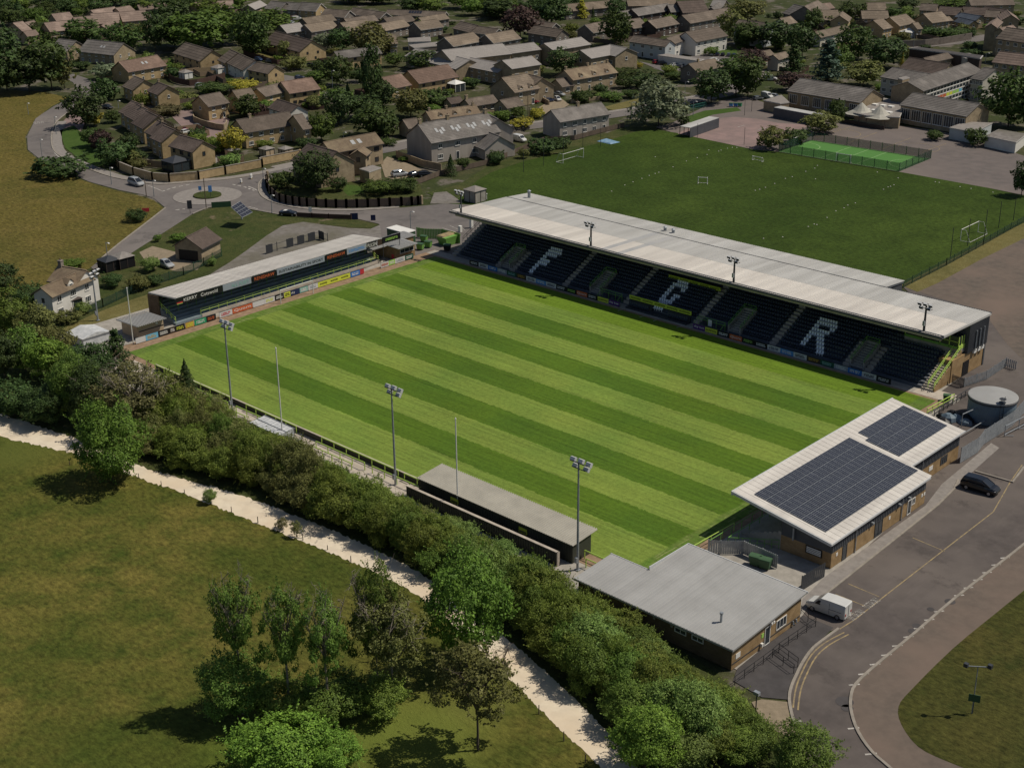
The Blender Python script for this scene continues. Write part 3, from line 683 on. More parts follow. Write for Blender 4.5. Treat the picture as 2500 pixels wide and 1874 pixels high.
for y in (79.0,79.8): s.box(103.5,y-.05,4.7,103.62,y+.05,6.65)
s.box(94.6,78.2,5.75,103.6,78.3,5.85); s.box(103.5,78.3,4.6,103.62,80.2,5.2); s.build('frame',M['lime'],bx)
s=MB()
for i in range(16): s.box(101.7,Y0-.1+.44*i,0,103.6,Y0+.34+.44*i,.27+.255*i)
s=s.build('end_stair',M['concrete_pale'],GS)
wl=MB(); wl.add([(103.6,Y0-.1,0),(103.8,Y0-.1,0),(103.8,79,0),(103.6,79,0),(103.6,Y0-.1,.5),(103.8,Y0-.1,.5),(103.8,79,4.4),(103.6,79,4.4)],[(0,3,2,1),(4,5,6,7),(0,1,5,4),(1,2,6,5),(2,3,7,6),(3,0,4,7)]); wl.build('stair_wall',M['brickbuff'],GS)
r=MB()
for x in (103.7,102.7):
    for dz in (0,-.4): r.tube((x,Y0-.2,1.4+dz),(x,79,5.5+dz),.05,n=5)
    for k in range(8): y=Y0-.1+1.05*k; r.tube((x,y,.4+.56*k*.97),(x,y,1.4+.555*k),.045,n=5)
r.build('railing',M['lime'],GS)
# west end stair
s=MB()
for i in range(16): s.box(2.0,Y0-.1+.7*i,0,3.2,Y0+.6+.7*i,.4+.36*i)
s.build('end_stair',M['concrete'],GS)
r=MB()
for dz in (0,-.45): r.tube((2.0,Y0+3,3.0+dz),(2.0,Y0+11,7.0+dz),.045,n=5)
for k in range(8): r.tube((2.0,Y0+3+1.14*k,2.0+.57*k),(2.0,Y0+3+1.14*k,3+.57*k),.04,n=5)
r.build('railing',M['black'],GS)
# dugout with yellow-green boards
M['eco']=plain('yellow_green_board',(.52,.60,.06),.5); M['ink']=plain('black_ink',(.01,.01,.01),.5)
dug=MB(); dug.box(46.2,69.9,.0,59.2,71.3,.25); dug.box(46.2,70.9,.25,51.2,71.3,1.3); dug.box(54.6,70.9,.25,59.2,71.3,1.3)
dg=dug.build('dugout_base',M['dark'],GS)
s=MB(); s.box(46.2,71.0,1.45,59.4,71.12,2.15); eb=s.build('sponsor_panel',M['eco'],GS)
for k in range(5): lettering('ecotricity',eb,(47.6+2.62*k,70.98,1.8),(1,0,0),(0,0,1),2.2,.5,M['ink'])
y,z=rowyz(9)
s=MB(); s.box(49.2,y,z+.35,60.2,y+.1,z+.95); eb=s.build('sponsor_panel',M['eco'],GS)
for k in range(5): lettering('ecotricity',eb,(50.4+2.15*k,y-.02,z+.65),(1,0,0),(0,0,1),1.8,.4,M['ink'])
for c_ in range(9):
    for base in (46.7,55.0): link('dugout_seat',seat_d,GS,loc=(base+.47*c_-o_[0],70.3-o_[1],.25-o_[2]))
for c_ in range(4): link('dugout_seat',seat_w,GS,loc=(51.6+.5*c_-o_[0],70.9-o_[1],.6-o_[2]))
r=MB()
for a,b in ((39.9,44.4),(60.9,66.2)):
    for dz in (1.35,.9): r.tube((a,71.2,.4+dz),(b,71.2,.4+dz),.045,n=5)
    for q in np.linspace(a,b,4): r.tube((q,71.2,.3),(q,71.2,1.75),.045,n=5)
    for q in (a,b): r.tube((q,71.2,1.75),(q,70.0,1.0),.045,n=5); r.tube((q,70.0,0),(q,70.0,1.0),.045,n=5)
r.build('railing',M['green'],GS)
s=MB()
for q in (40.6,42.4,43.7,61.6,64.6,65.5): s.box(q,71.3,.45,q+.9,71.42,1.15)
s.build('bench_panel',M['dark'],GS)
s=MB(); s.box(62.9,71.05,.5,63.6,71.15,1.6); s.build('notice',M['white'],GS)

# ------------------------------------------------------------------ advert boards
INK={'w':M['white'],'k':M['ink']}
for n_,c_ in dict(yel=(.62,.66,.07),orange=(.55,.13,.05),navy=(.02,.03,.09),blue=(.04,.17,.50),white=(.62,.61,.60),black=(.012,.012,.014),purple=(.10,.03,.18),green=(.03,.30,.14),sky=(.16,.45,.65),grey=(.30,.33,.38),teal=(.25,.45,.40),brown=(.06,.04,.03),dkgreen=(.02,.09,.06),gold=(.55,.34,.06),red=(.50,.04,.05),lime=(.35,.60,.12),bluelt=(.10,.28,.60)).items():
    M['ad_'+n_]=plain('board_'+n_,c_,.45,var=.06)
def hash_(v): return int(abs(v)*977)%10007
def marks(parent,c,xd,wd,h,m,seed):
    rr=random.Random(seed); xd=Vector(xd); n=xd.cross(Vector((0,0,1))); c=Vector(c); mb=MB()
    for row in (.28,-.28):
        u=-wd/2
        while u<wd/2-.1:
            l_=rr.uniform(.06,.16); a=c+xd*u+Vector((0,0,h*row)); b=a+xd*l_
            mb.beam(a,b,.02,h*rr.uniform(.28,.40)); u+=l_+.035+(.12 if rr.random()<.15 else 0)
    return mb.build('print_marks',m,parent)
def board(p, xd, wd, h, bgc, txt, tc, label, z0=.08, cat='advert board', group=None, th=.1, name='advert_board'):
    xd=Vector(xd); n=xd.cross(Vector((0,0,1)))
    p=Vector((p[0],p[1],z0)); t=thing(name,label,cat,p,0,group)
    a=p; b=p+xd*wd
    m=MB(); q=n*(th/2); m.hexa([a-q,b-q,b+q,a+q] if False else [a+q,b+q,b-q,a-q]+[v+Vector((0,0,h)) for v in (a+q,b+q,b-q,a-q)])
    m.build('panel',M['ad_'+bgc],t)
    fr=MB(); fr.beam(a-n*.08,b-n*.08,.1,.1); fr.beam(a+Vector((0,0,h))-n*.02,b+Vector((0,0,h))-n*.02,.13,.05); fr.build('frame',M['dark'],t)
    for k,(s,frx,frw,fh) in enumerate(txt if isinstance(txt,list) else [(txt,.5,.84,.55)]):
        if s=='~': marks(t,a+xd*wd*frx+Vector((0,0,h*.5))+n*(th/2+.006),xd,wd*frw*.85,h*fh,M[tc if tc in M else 'ad_'+tc],hash_(p.x+p.y))
        elif s: lettering(s,t,a+xd*wd*frx+Vector((0,0,h*.5))+n*(th/2+.012),xd,(0,0,1),wd*frw,h*fh,M[tc if tc in M else 'ad_'+tc])
    return t
G1='boards along the main stand'
def lab(c_,txt,where): return f'{c_} touchline board{" reading "+txt if txt else ""} {where}'
left=[('black','~','white'),('white','~','ink'),('blue','~','white'),('grey','~','white'),('dkgreen','~','ad_teal'),('brown','~','ad_gold'),('white','~','ink'),('bluelt','~','white'),('white','~','ad_navy'),('black','~','white'),('black','~','ad_lime'),('orange','Quorn','white'),('black','~','white'),('yel','ecotricity','ink'),('purple','sky bet','white')]
right=[('purple','sky bet','white'),('yel','ecotricity','ink'),('black','~','white'),('orange','Quorn','white'),('black','~','ad_lime'),('black','~','white'),('white','~','ad_navy'),('bluelt','~','white'),('white','~','ink'),('brown','~','ad_gold'),('dkgreen','~','ad_teal'),('grey','~','white'),('blue','~','white'),('white','~','ink'),('black','~','white')]
ordn=['first','second','third','fourth','fifth','sixth','seventh','eighth','ninth','tenth','eleventh','twelfth','thirteenth','fourteenth','fifteenth']
for base,lst,where,side in ((8.6,left,'west of the dugout','from the snack hut end'),(61.0,right,'east of the dugout','from the dugout')):
    wv=2.44
    for k,(c_,tx,tc) in enumerate(lst):
        board((base+wv*k,69.55),(1,0,0),wv-.03,.82,c_,tx,tc,f'{ordn[k]} advert board {side}, {where}, {c_.replace("yel","yellow").replace("dkgreen","dark green").replace("bluelt","light blue")}',group=G1)

# ------------------------------------------------------------------ terrace stand behind the goal
TS=thing('terrace_stand','low standing terrace with grey roof and advert fascia behind the goal','terrace',(-8,36,0))
s=MB()
for i in range(8): s.box(-4.9-.8*i,12.6,-.02,-12.2,58.6,.35*(i+1)) if i==0 else s.box(-4.9-.8*i,12.6,.35*i-.01,-12.2,58.6,.35*(i+1))
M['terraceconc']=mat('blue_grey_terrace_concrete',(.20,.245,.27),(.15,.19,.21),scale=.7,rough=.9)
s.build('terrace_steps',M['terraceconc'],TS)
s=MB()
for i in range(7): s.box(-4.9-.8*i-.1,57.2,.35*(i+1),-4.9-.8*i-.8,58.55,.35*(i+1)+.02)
s.build('sunlit_end_steps',M['concrete'],TS)  # paler concrete overlay puts sunlight into the colour of the end steps
s=MB(); s.hexa([(-12.4,12.6,3.95),(-4.2,12.6,4.75),(-4.2,58.9,4.75),(-12.4,58.9,3.95),(-12.4,12.6,4.1),(-4.2,12.6,4.95),(-4.2,58.9,4.95),(-12.4,58.9,4.1)])
rt=s.build('roof',M['roofsheet2'],TS)
def tsheet(): 
    q=MB(); t_=.03
    def zz(x): return 4.1+(x+12.4)*(.85/8.2)+.004
    q.hexa([(-12.45,0,zz(-12.45)),(-4.15,0,zz(-4.15)),(-4.15,1.13,zz(-4.15)),(-12.45,1.13,zz(-12.45)),(-12.45,0,zz(-12.45)+t_),(-4.15,0,zz(-4.15)+t_),(-4.15,1.13,zz(-4.15)+t_),(-12.45,1.13,zz(-12.45)+t_)])
    for k in range(2): q.hexa([(-12.45,.05+.55*k,zz(-12.45)),(-4.15,.05+.55*k,zz(-4.15)),(-4.15,.11+.55*k,zz(-4.15)),(-12.45,.11+.55*k,zz(-12.45)),(-12.45,.05+.55*k,zz(-12.45)+t_+.04),(-4.15,.05+.55*k,zz(-4.15)+t_+.04),(-4.15,.11+.55*k,zz(-4.15)+t_+.04),(-12.45,.11+.55*k,zz(-12.45)+t_+.04)])
    return q.mesh('roof_sheet',M['roofsheet'])
tm=tsheet(); oo=TS['_o']
for k in range(40): link('roof_sheet',tm,rt,loc=(-oo[0],12.7+1.15*k-oo[1],-oo[2]+random.uniform(0,.006)))
s=MB(); s.box(-12.5,12.6,0,-12.2,58.9,4.0); s.build('back_wall',M['clad'],TS)
s=MB(); s.add([(-12.4,12.6,0),(-12.4,12.4,0),(-12.4,12.4,3.9),(-12.4,12.6,3.9),(-9.2,12.6,0),(-9.2,12.4,0),(-9.2,12.4,4.2),(-9.2,12.6,4.2)],[(0,1,2,3),(7,6,5,4),(0,4,5,1),(3,2,6,7),(1,5,6,2),(0,3,7,4)]); s.build('end_wall',M['brickbrown'],TS)
for k in range(8): s=MB(); s.box(-9.3,13+6.4*k,1.5,-9.1,13.2+6.4*k,4.3); s.build('column',M['dark'],TS)
# fascia boards
fas=[(0,9.6,'black',[('KERRY',.30,.28,.5),('Cotswold',.70,.36,.55)],'white'),(9.6,6.1,'grey',[('ALL FLEET',.6,.62,.5)],'ad_teal'),(15.9,5.2,'black',[('RENISHAW',.5,.84,.55)],'ad_orange'),(21.3,11.0,'grey',[('SUSTAINABILITY IN SPORT',.5,.92,.42)],'ink'),(32.5,5.0,'black',[('RENISHAW',.5,.84,.55)],'ad_orange'),(37.6,4.8,'grey',[('~',.5,.8,.3)],'ad_bluelt'),(42.5,2.6,'black',[('PULSIN',.5,.86,.65)],'white')]
for y,wd,c_,tx,tc in fas:
    s=MB(); s.box(-4.2,12.6+y,3.75,-4.12,12.6+y+wd-.08,4.85); f=s.build('fascia_board',M['ad_'+c_],TS)
    for (tt,fx,fw,fh) in tx: marks(f,(-4.11,12.6+y+wd*fx,4.3),(0,1,0),wd*fw,.5,M[tc],3) if tt=='~' else lettering(tt,f,(-4.105,12.6+y+wd*fx,4.3),(0,1,0),(0,0,1),wd*fw,1.1*fh,M[tc])
    if y==0:
        q=MB(); q.box(-4.118,12.75,3.8,-4.112,13.9,4.15); q.build('fascia_emblem',M['ad_red'],f); q=MB(); q.box(-4.110,12.75,3.8,-4.106,13.9,3.9); q.build('fascia_emblem',M['ad_lime'],f)
    if c_=='black' and y==42.5:
        q=MB(); q.box(-4.2,12.6+45.2,3.75,-4.12,12.6+46.4,4.85); q.build('fascia_board',M['ad_brown'],TS)
# crush rails
for x,z,nm in ((-5.2,.35,'front'),(-7.4,1.4,'mid'),(-9.8,2.4,'rear')):
    r=MB()
    for y0,y1 in ((13.2,27),(28.4,43),(44.4,57.6)) if nm!='front' else ((18,58.2),):
        r.tube((x,y0,z+1.1),(x,y1,z+1.1),.05,n=5)
        if nm=='front': r.tube((x,y0,z+.7),(x,y1,z+.7),.04,n=5)
        for q in np.arange(y0,y1+.05,1.85): r.tube((x,q,z),(x,q,z+1.1),.05,n=5)
    r.build('crush_rail',M['lime'] if nm=='front' else M['green'],TS)
r=MB()
for yy in (58.5,12.7):
    for dz in (1.0,.55): r.tube((-4.9,yy,.35+dz),(-11.5,yy,3.0+dz),.05,n=5)
    for k in range(6): r.tube((-4.9-1.3*k,yy,.35+.5*k),(-4.9-1.3*k,yy,1.35+.52*k),.05,n=5)
r.build('end_rail',M['lime'],TS)
s=MB(); s.box(-5.0,18,0,-4.85,58.6,.55); s.build('front_wall',M['concrete_pale'],TS)
# boards along the goal line end
G2='boards in front of the terrace'
bl=[(3.0,1.9,'white','',''),(4.9,2.4,'sky','~','ad_gold'),(7.3,2.3,'black','~','white'),(9.6,1.0,'brown','~','white'),(10.6,2.0,'black','~','ad_yel'),(12.7,1.7,'gold','~','ad_yel'),(14.5,2.4,'green','~','white'),(16.9,2.0,'black','~','ad_orange'),(19.6,2.7,'white','~','ad_red'),(22.3,4.3,'orange','Quorn','white'),(26.7,2.5,'white','',''),(29.2,2.3,'white','~','ad_yel'),(31.5,2.0,'black','~','white'),(33.6,1.4,'yel','~','ink'),(35.0,2.1,'navy',[('sky',.27,.4,.55)],'white'),(37.1,1.9,'teal','~','white'),(39.1,2.2,'white','~','ad_grey'),(41.3,7.7,'yel',[('ecotricity',.17,.22,.5),('ecotricity',.5,.22,.5),('ecotricity',.83,.22,.5)],'ink'),(49.1,2.3,'blue','~','white'),(51.4,1.0,'red','',''),(56.6,2.0,'white','RENISHAW','ad_orange'),(58.6,1.6,'lime','~','white'),(60.2,2.6,'white','~','ad_grey'),(62.8,2.2,'dkgreen','~','white')]
ordn2=ordn+['sixteenth','seventeenth','eighteenth','nineteenth','twentieth','twenty-first','twenty-second','twenty-third','twenty-fourth']
for k,(y,wd,c_,tx,tc) in enumerate(bl):
    nm_=c_.replace('yel','yellow').replace('dk','dark ').replace('gold','ochre')
    board((-2.15,y),(0,1,0),wd-.03,.95,c_,tx if isinstance(tx,list) else (tx if tx else [('',.5,.5,.5)]),tc if tc else 'white',f'{nm_} pitchside board before the terrace, {ordn2[k]} along from the kiosk corner',group=G2)
# goals
def goal(name,label,c,xd,back,wd=7.32,h=2.44,dp=1.5,group=None,r=.07,base=True):
    t=thing(name,label,'goal',(c[0],c[1],0),0,group); xd=Vector(xd); bk=Vector(back); C=Vector((c[0],c[1],0)); up=Vector((0,0,1))
    a=C-xd*wd/2; b=C+xd*wd/2
    for p in (a,b): m=MB(); m.tube(p,p+up*h,r,n=8); m.build('post',M['white'],t)
    m=MB(); m.tube(a+up*h,b+up*h,r,n=8); m.build('crossbar',M['white'],t)
    m=MB()
    if dp:
        for p in (a,b): m.tube(p+up*h,p+bk*dp*.5+up*h,r*.6,n=6); m.tube(p+bk*dp*.5+up*h,p+bk*dp+up*.05,r*.6,n=6); m.tube(p+up*.05,p+bk*dp+up*.05,r*.6,n=6)
        m.tube(a+bk*dp+up*.05,b+bk*dp+up*.05,r*.6,n=6)
        m.build('back_frame',M['white'],t)
    return t
goal('football_goal','white goal frame standing on the pitch before the terrace',(-.4,35.1),(0,1,0),(-1,0,0),dp=0)
# ------------------------------------------------------------------ floodlights and poles
def flood_head(t,c,z,aim,n5=True,fs=1.0):
    aim=Vector(aim).normalized(); side=Vector((-aim.y,aim.x,0)); c=Vector((c[0],c[1],z))
    fr=MB(); fr.beam(c-side*1.25*fs,c+side*1.25*fs,.1,.1); fr.beam(c-side*1.0+Vector((0,0,-.7)),c+side*1.0+Vector((0,0,-.7)),.08,.08); fr.beam(c+Vector((0,0,-.9)),c+Vector((0,0,.1)),.15,.15); fr.build('lamp_bracket',M['dark'],t)
    for s_,dz in ((-1.15,.10),(0,.16),(1.15,.10),(-.8,-.6),(.8,-.6)):
        s_*=fs; dz*=fs
        q=c+side*s_+Vector((0,0,dz))+aim*.25; d=(aim+Vector((0,0,-.55))).normalized(); u=side.cross(d)
        m=MB(); a=[q+side*sx*.33*fs+d*0+u*sy*.22*fs for sx,sy in ((-1,-1),(1,-1),(1,1),(-1,1))]; b=[v+d*.32+ (v-q)*.25 for v in a]
        m.hexa([a[0],a[1],a[2],a[3],b[0],b[1],b[2],b[3]]); lh=m.build('lamp_head',M['silverpaint'],t)
        g=MB(); g.quad(*[v+d*.01 for v in (b[0],b[1],b[2],b[3])]); g.build('lamp_glass',M['glass'],lh)
def floodlight(label,x,y,z0,h,aim,r=.16,m='galv',group=None):
    t=thing('floodlight_mast',label,'floodlight',(x,y,z0),0,group)
    mb=MB(); mb.tube((x,y,z0),(x,y,z0+h),r,r*.62,n=10); mb.box(x-.3,y-.3,z0,x+.3,y+.3,z0+.06); mb.build('mast',M[m],t)
    cb=MB(); cb.box(x-.16,y-.38,z0+1.0,x+.16,y-.14,z0+1.7); cb.build('control_box',M['galv'],t)
    flood_head(t,(x,y),z0+h,aim,fs=.75 if z0>1 else 1.0); return t
GF='floodlight masts around the pitch'
for (b,tp,lb) in (((567,1003),790,'left one of three tall floodlight masts along the hedge'),((966,1185),950,'middle one of three tall floodlight masts along the hedge'),((1410,1390),1130,'floodlight mast standing at the corner of the flat-roofed clubhouse')):
    g=G(*b); floodlight(lb,g[0],g[1],0,height_to(g,tp),(0,1,0),group=GF)
for x,lb in ((4.6,'floodlight at the west end of the main stand roof'),(36.9,'floodlight on the stand roof above the letter F'),(67.2,'floodlight on the stand roof between the letters G and R'),(101.0,'floodlight on the stand roof at its east end')):
    floodlight(lb,x,71.5,8.85,4.3,(0,-1,0),r=.2,m='dark',group=GF)
g=GP('J',826,1180); floodlight('floodlight mast rising beside the white cottage',g[0],g[1],0,height_to(g,px('J',0,775)[1]),(1,.5,0),group=GF)
def pole(label,b,ytop,r=.09,m='white',name='net_pole',group=None,cat='pole',ball=True):
    g=G(*b); h=height_to(g,ytop); t=MB(); t.tube((g[0],g[1],0),(g[0],g[1],h),r,r*.8,n=8)
    th=thing(name,label,cat,(g[0],g[1],0),0,group); t.build('shaft',M[m],th)
    c=MB(); c.tube((g[0],g[1],h),(g[0],g[1],h+.15),r*1.3,r*.6,n=8); c.build('cap',M[m],th); return th
GN='tall white net poles'
pole('tall white pole beside the white camera gantry',(692,1090),850,group=GN)
pole('tall white pole behind the grey metal shed',(1118,1250),1022,group=GN)
pole('tall white pole by the corner kiosk',px('J',1125,1380),px('J',0,910)[1],group=GN)

# ------------------------------------------------------------------ near side standing area
NS=thing('standing_area','narrow concrete standing area with lime crush rails along the hedge','terrace',(36,-3,0))
s=MB(); s.box(4,-6.2,-.02,72,-1.3,.12); s.box(4,-6.2,.12,72,-4.3,.34); s.build('concrete_step',M['concrete_pale'],NS)
s=MB(); s.box(10,-1.32,.0,71.5,-1.2,.95); s.build('perimeter_wall',M['oliveclad'],NS)
s=MB(); s.box(10,-1.36,.95,71.5,-1.12,1.02); s.build('wall_coping',M['concrete_pale'],NS)
def rail(parent,pts,h=1.1,step=2.4,m='lime',r=.075,mid=None,name='crush_rail',z=0.0):
    mb=MB()
    for a,b in zip(pts[:-1],pts[1:]):
        a=Vector((*a,z)) if len(a)==2 else Vector(a); b=Vector((*b,z)) if len(b)==2 else Vector(b); L_=(b-a).length; n=max(1,int(round(L_/step))); up=Vector((0,0,h))
        mb.tube(a+up,b+up,r,n=5)
        if mid: mb.tube(a+up*mid,b+up*mid,r*.8,n=5)
        for k in range(n+1): q=a+(b-a)*k/n; mb.tube(q,q+up,r,n=5)
    return mb.build(name,M[m],parent)
for a,b in ((8,29.5),(33.5,45),(50.5,66),(67.2,72)): rail(NS,[(a,-1.6),(b,-1.6)],1.15)
for a,b in ((20,31),(33,45.5),(51,61),(62.5,72)): rail(NS,[(a,-3.0),(b,-3.0)],1.2,2.4)
for a,b in ((27,37),(52,60)): rail(NS,[(a,-4.4),(b,-4.4)],1.25,2.2)
TG=thing('camera_gantry','white sheeted camera gantry on a scaffold beside the hedge','gantry',(44.5,-4.6,0))
c4=[GP('P',2105,545,3.4)] if False else None
gx0,gx1,gy0,gy1=41.6,48.0,-7.0,-4.3
s=MB(); s.hexa([(gx0,gy0,.9),(gx1,gy0,.9),(gx1,gy1,.9),(gx0,gy1,.9),(gx0,gy0,2.45),(gx1,gy0,2.45),(gx1,gy1,2.65),(gx0,gy1,2.65)]); 
M['sheet']=mat('white_plastic_sheeting',(.60,.60,.60),(.42,.43,.44),scale=1.2,rough=.4); s.build('sheeting',M['sheet'],TG)
s=MB()
for k in range(10):
    x=gx0+(gx1-gx0)*k/9; s.tube((x,gy0-.02,2.48),(x,gy1+.02,2.68),.03,n=5)
for y,z in ((gy0,2.5),((gy0+gy1)/2,2.6),(gy1,2.7)): s.tube((gx0-.1,y,z),(gx1+.3,y,z),.05,n=5)
for x in (gx0,gx1,gx1+1.6):
    for y in (gy0,gy1): s.tube((x,y,0),(x,y,2.5 if x<gx1+1 else 2.2),.05,n=5)
for z in (.7,1.2,1.7): s.tube((gx0,gy0,z),(gx1+1.6,gy0,z),.04,n=5); s.tube((gx0,gy1,z),(gx1+1.6,gy1,z),.04,n=5); s.tube((gx1+1.6,gy0,z),(gx1+1.6,gy1,z),.04,n=5)
s.build('scaffold',M['galv'],TG); s=MB(); s.box(gx0,gy0,1.1,gx1+1.6,gy1,1.17); s.build('deck',M['concrete'],TG)
# ribbed shed
SH=thing('metal_shed','long olive ribbed metal shed backing onto the hedge','shed',(84.5,-1.5,0))
s=MB(); s.hexa([(71.4,-3.0,2.2),(97.4,-3.0,2.2),(97.4,-2.85,2.2),(71.4,-2.85,2.2)]+[(71.4,-3.0,2.45),(97.4,-3.0,2.45),(97.4,-2.85,2.45),(71.4,-2.85,2.45)]) if False else None
s=MB(); s.hexa([(71.3,-3.2,2.38),(97.5,-3.2,2.38),(97.5,1.2,2.78),(71.3,1.2,2.78),(71.3,-3.2,2.46),(97.5,-3.2,2.46),(97.5,1.2,2.86),(71.3,1.2,2.86)]); rf=s.build('roof',M['oliveroof'],SH)
rib=MB(); rib.hexa([(0,-3.25,2.45),(.16,-3.25,2.45),(.16,1.25,2.86),(0,1.25,2.86),(.04,-3.25,2.55),(.12,-3.25,2.55),(.12,1.25,2.96),(.04,1.25,2.96)]); rm=rib.mesh('roof_rib',M['oliveroof']); so=SH['_o']
for k in range(75): link('roof_rib',rm,rf,loc=(71.35+.35*k-so[0],-so[1],-so[2]))
s=MB(); s.box(71.5,-3.05,0,97.3,-2.95,2.4); s.box(71.5,-3.0,0,71.6,.2,2.5); s.box(97.2,-3.0,0,97.3,.2,2.5); wl_=s.build('wall',M['oliveclad'],SH)
rib=MB(); rib.box(0,-3.1,0,.1,-3.04,2.38); rm=rib.mesh('wall_rib',M['oliveclad'])
for k in range(64): link('wall_rib',rm,wl_,loc=(71.55+.4*k-so[0],-so[1],-so[2]))
s=MB()
for x in (71.6,80,88.5,97.0): s.box(x,.3,0,x+.15,.45,2.75)
s.build('column',M['dark'],SH)
for x in (77.3,88.9):
    s=MB(); s.box(x,-3.12,1.15,x+1.3,-3.06,1.85); s.build('window_opening',M['ad_yel'],SH); s=MB(); s.box(x+.1,-3.14,1.25,x+1.2,-3.11,1.45); s.build('window_bar',M['oliveclad'],SH)
LW=thing('low_metal_wall','low olive metal wall with pale coping behind the shed','wall',(83,-4.4,0))
s=MB(); s.box(70.8,-4.6,0,96.4,-4.4,1.7); s.build('panel',M['oliveclad'],LW); s=MB(); s.box(70.8,-4.7,1.7,96.4,-4.3,1.78); s.box(96.3,-4.7,0,96.45,-4.3,1.78); s.build('coping',M['concrete_pale'],LW)
rib=MB(); rib.box(0,-4.66,0,.1,-4.59,1.68); rm=rib.mesh('wall_rib',M['oliveclad']); lo_=LW['_o']
for k in range(63): link('wall_rib',rm,LW,loc=(70.9+.4*k-lo_[0],-lo_[1],-lo_[2]))
rail(NS,[(97.6,-1.2),(103,-1.2)],1.1); rail(NS,[(99,-2.6),(104,-2.6)],1.1)

# ------------------------------------------------------------------ clubhouse
CH=thing('clubhouse','flat grey-roofed brick clubhouse with stepped corner beside the hedge','clubhouse',(114,-3,0))
s=MB(); s.prism([(103.0,-8.6),(123.4,-8.6),(123.4,4.2),(108.3,4.2),(108.3,-2.9),(103.0,-2.9)],0,[2.6,2.6,3.3,3.3,2.95,2.95]); wl=s.build('wall',M['brickbrown'],CH)
def chz(y): return 2.72+(y+9)*.055
def chroof(x0,x1,y0,y1,t_): 
    q=MB(); q.hexa([(x0,y0,chz(y0)-t_),(x1,y0,chz(y0)-t_),(x1,y1,chz(y1)-t_),(x0,y1,chz(y1)-t_),(x0,y0,chz(y0)),(x1,y0,chz(y0)),(x1,y1,chz(y1)),(x0,y1,chz(y1))]); return q
rf=MB(); 
for a in ((102.6,108.1,-9.0,-2.5),(108.1,123.8,-9.0,4.6)): q=chroof(*a,.22); rf.add(q.v,q.f)
rf=rf.build('roof',M['greyroof'],CH); co=CH['_o']
for k in range(53):
    x=102.66+.4*k; y1=-2.55 if x<108.1 else 4.55
    q=MB(); q.hexa([(x,-8.95,chz(-8.95)),(x+.36,-8.95,chz(-8.95)),(x+.36,y1,chz(y1)),(x,y1,chz(y1)),(x+.03,-8.95,chz(-8.95)+.035),(x+.33,-8.95,chz(-8.95)+.035),(x+.33,y1,chz(y1)+.035),(x+.03,y1,chz(y1)+.035)]); q.build('roof_sheet',M['greyroof'],rf)
q=MB(); q.box(102.5,-2.5,chz(-2.5)-.1,108.1,-2.42,chz(-2.5)+.06); q.box(108.0,-2.5,chz(-2.5)-.1,108.1,4.62,chz(4.5)+.05); q.box(108.0,4.6,chz(4.6)-.12,123.9,4.72,chz(4.6)+.06); q.build('verge_trim',M['silverpaint'],rf)
q=MB(); q.tube((120.0,-5.7,2.8),(120.0,-5.7,3.9),.13,n=8); q.tube((120,-5.7,3.9),(120,-5.7,4.1),.2,n=8); q.build('flue',M['galv'],rf)
for x in (105.2,110.4,113.4,115.7): q=MB(); q.box(x,-8.66,1.9,x+.3,-8.6,2.2); q.build('wall_vent',M['concrete'],wl)
def window(parent,c,xd,wd,h,mull=1,m='white',gl='glass',name='window',world=True,dp=.06):
    """framed window proud of a wall: c centre, xd along the wall"""
    xd=Vector(xd).normalized(); n=xd.cross(Vector((0,0,1))); c=Vector(c); up=Vector((0,0,1)); f=MB(); fw=min(.09,wd*.1)
    def bar(a,b,c0,c1):
        p=[c+xd*a+up*c0,c+xd*b+up*c0,c+xd*b+up*c1,c+xd*a+up*c1]; f.hexa([v-n*.02 for v in p]+[v+n*dp for v in p])
    bar(-wd/2,-wd/2+fw,-h/2,h/2); bar(wd/2-fw,wd/2,-h/2,h/2); bar(-wd/2+fw,wd/2-fw,-h/2,-h/2+fw); bar(-wd/2+fw,wd/2-fw,h/2-fw,h/2)
    for k in range(mull): x=-wd/2+wd*(k+1)/(mull+1); bar(x-fw*.35,x+fw*.35,-h/2+fw,h/2-fw)
    o=f.build(name,M[m],parent,world=world)
    g=MB(); p=[c+xd*a+up*b for a,b in ((-wd/2+fw,-h/2+fw),(wd/2-fw,-h/2+fw),(wd/2-fw,h/2-fw),(-wd/2+fw,h/2-fw))]; g.hexa([v-n*.02 for v in p]+[v+n*dp*.45 for v in p]); g.build('pane',M[gl],o,world=world); return o
for x in (117.0,119.2): window(wl,(x,-8.6,1.9),(1,0,0),1.5,.6,1)
wl2=MB(); wl2.box(123.38,-8.58,.0,123.46,4.15,2.6); gb=wl2.build('gable_brick',M['brickbuff'],CH)
window(gb,(123.46,-2.2,1.15),(0,1,0),1.0,2.2,0,name='door'); window(gb,(123.46,.4,1.5),(0,1,0),1.9,1.2,2)
q=MB(); q.box(123.46,-7.9,1.0,123.5,-7.1,1.6); q.build('notice',M['white'],gb); q=MB(); q.box(123.46,-2.9,1.3,123.5,-3.3,1.8); q.build('notice',M['ad_lime'],gb)
q=MB(); q.box(123.46,-8.5,.62,123.5,4.1,.72); q.build('damp_course',M['dark'],gb)
for y in (-1.9,-1.5): q=MB(); q.box(123.46,y,2.35,123.75,y+.25,2.6); q.build('lamp',M['white'],gb)
q=MB(); q.box(123.5,-3.5,.4,123.75,-3.2,.8); q.build('meter_box',M['white'],gb)
for y in (2.6,3.2): q=MB(); q.tube((123.6,y,.3),(123.6,y,.7),.14,.08,n=7); q.build('vent',M['galv'],gb)
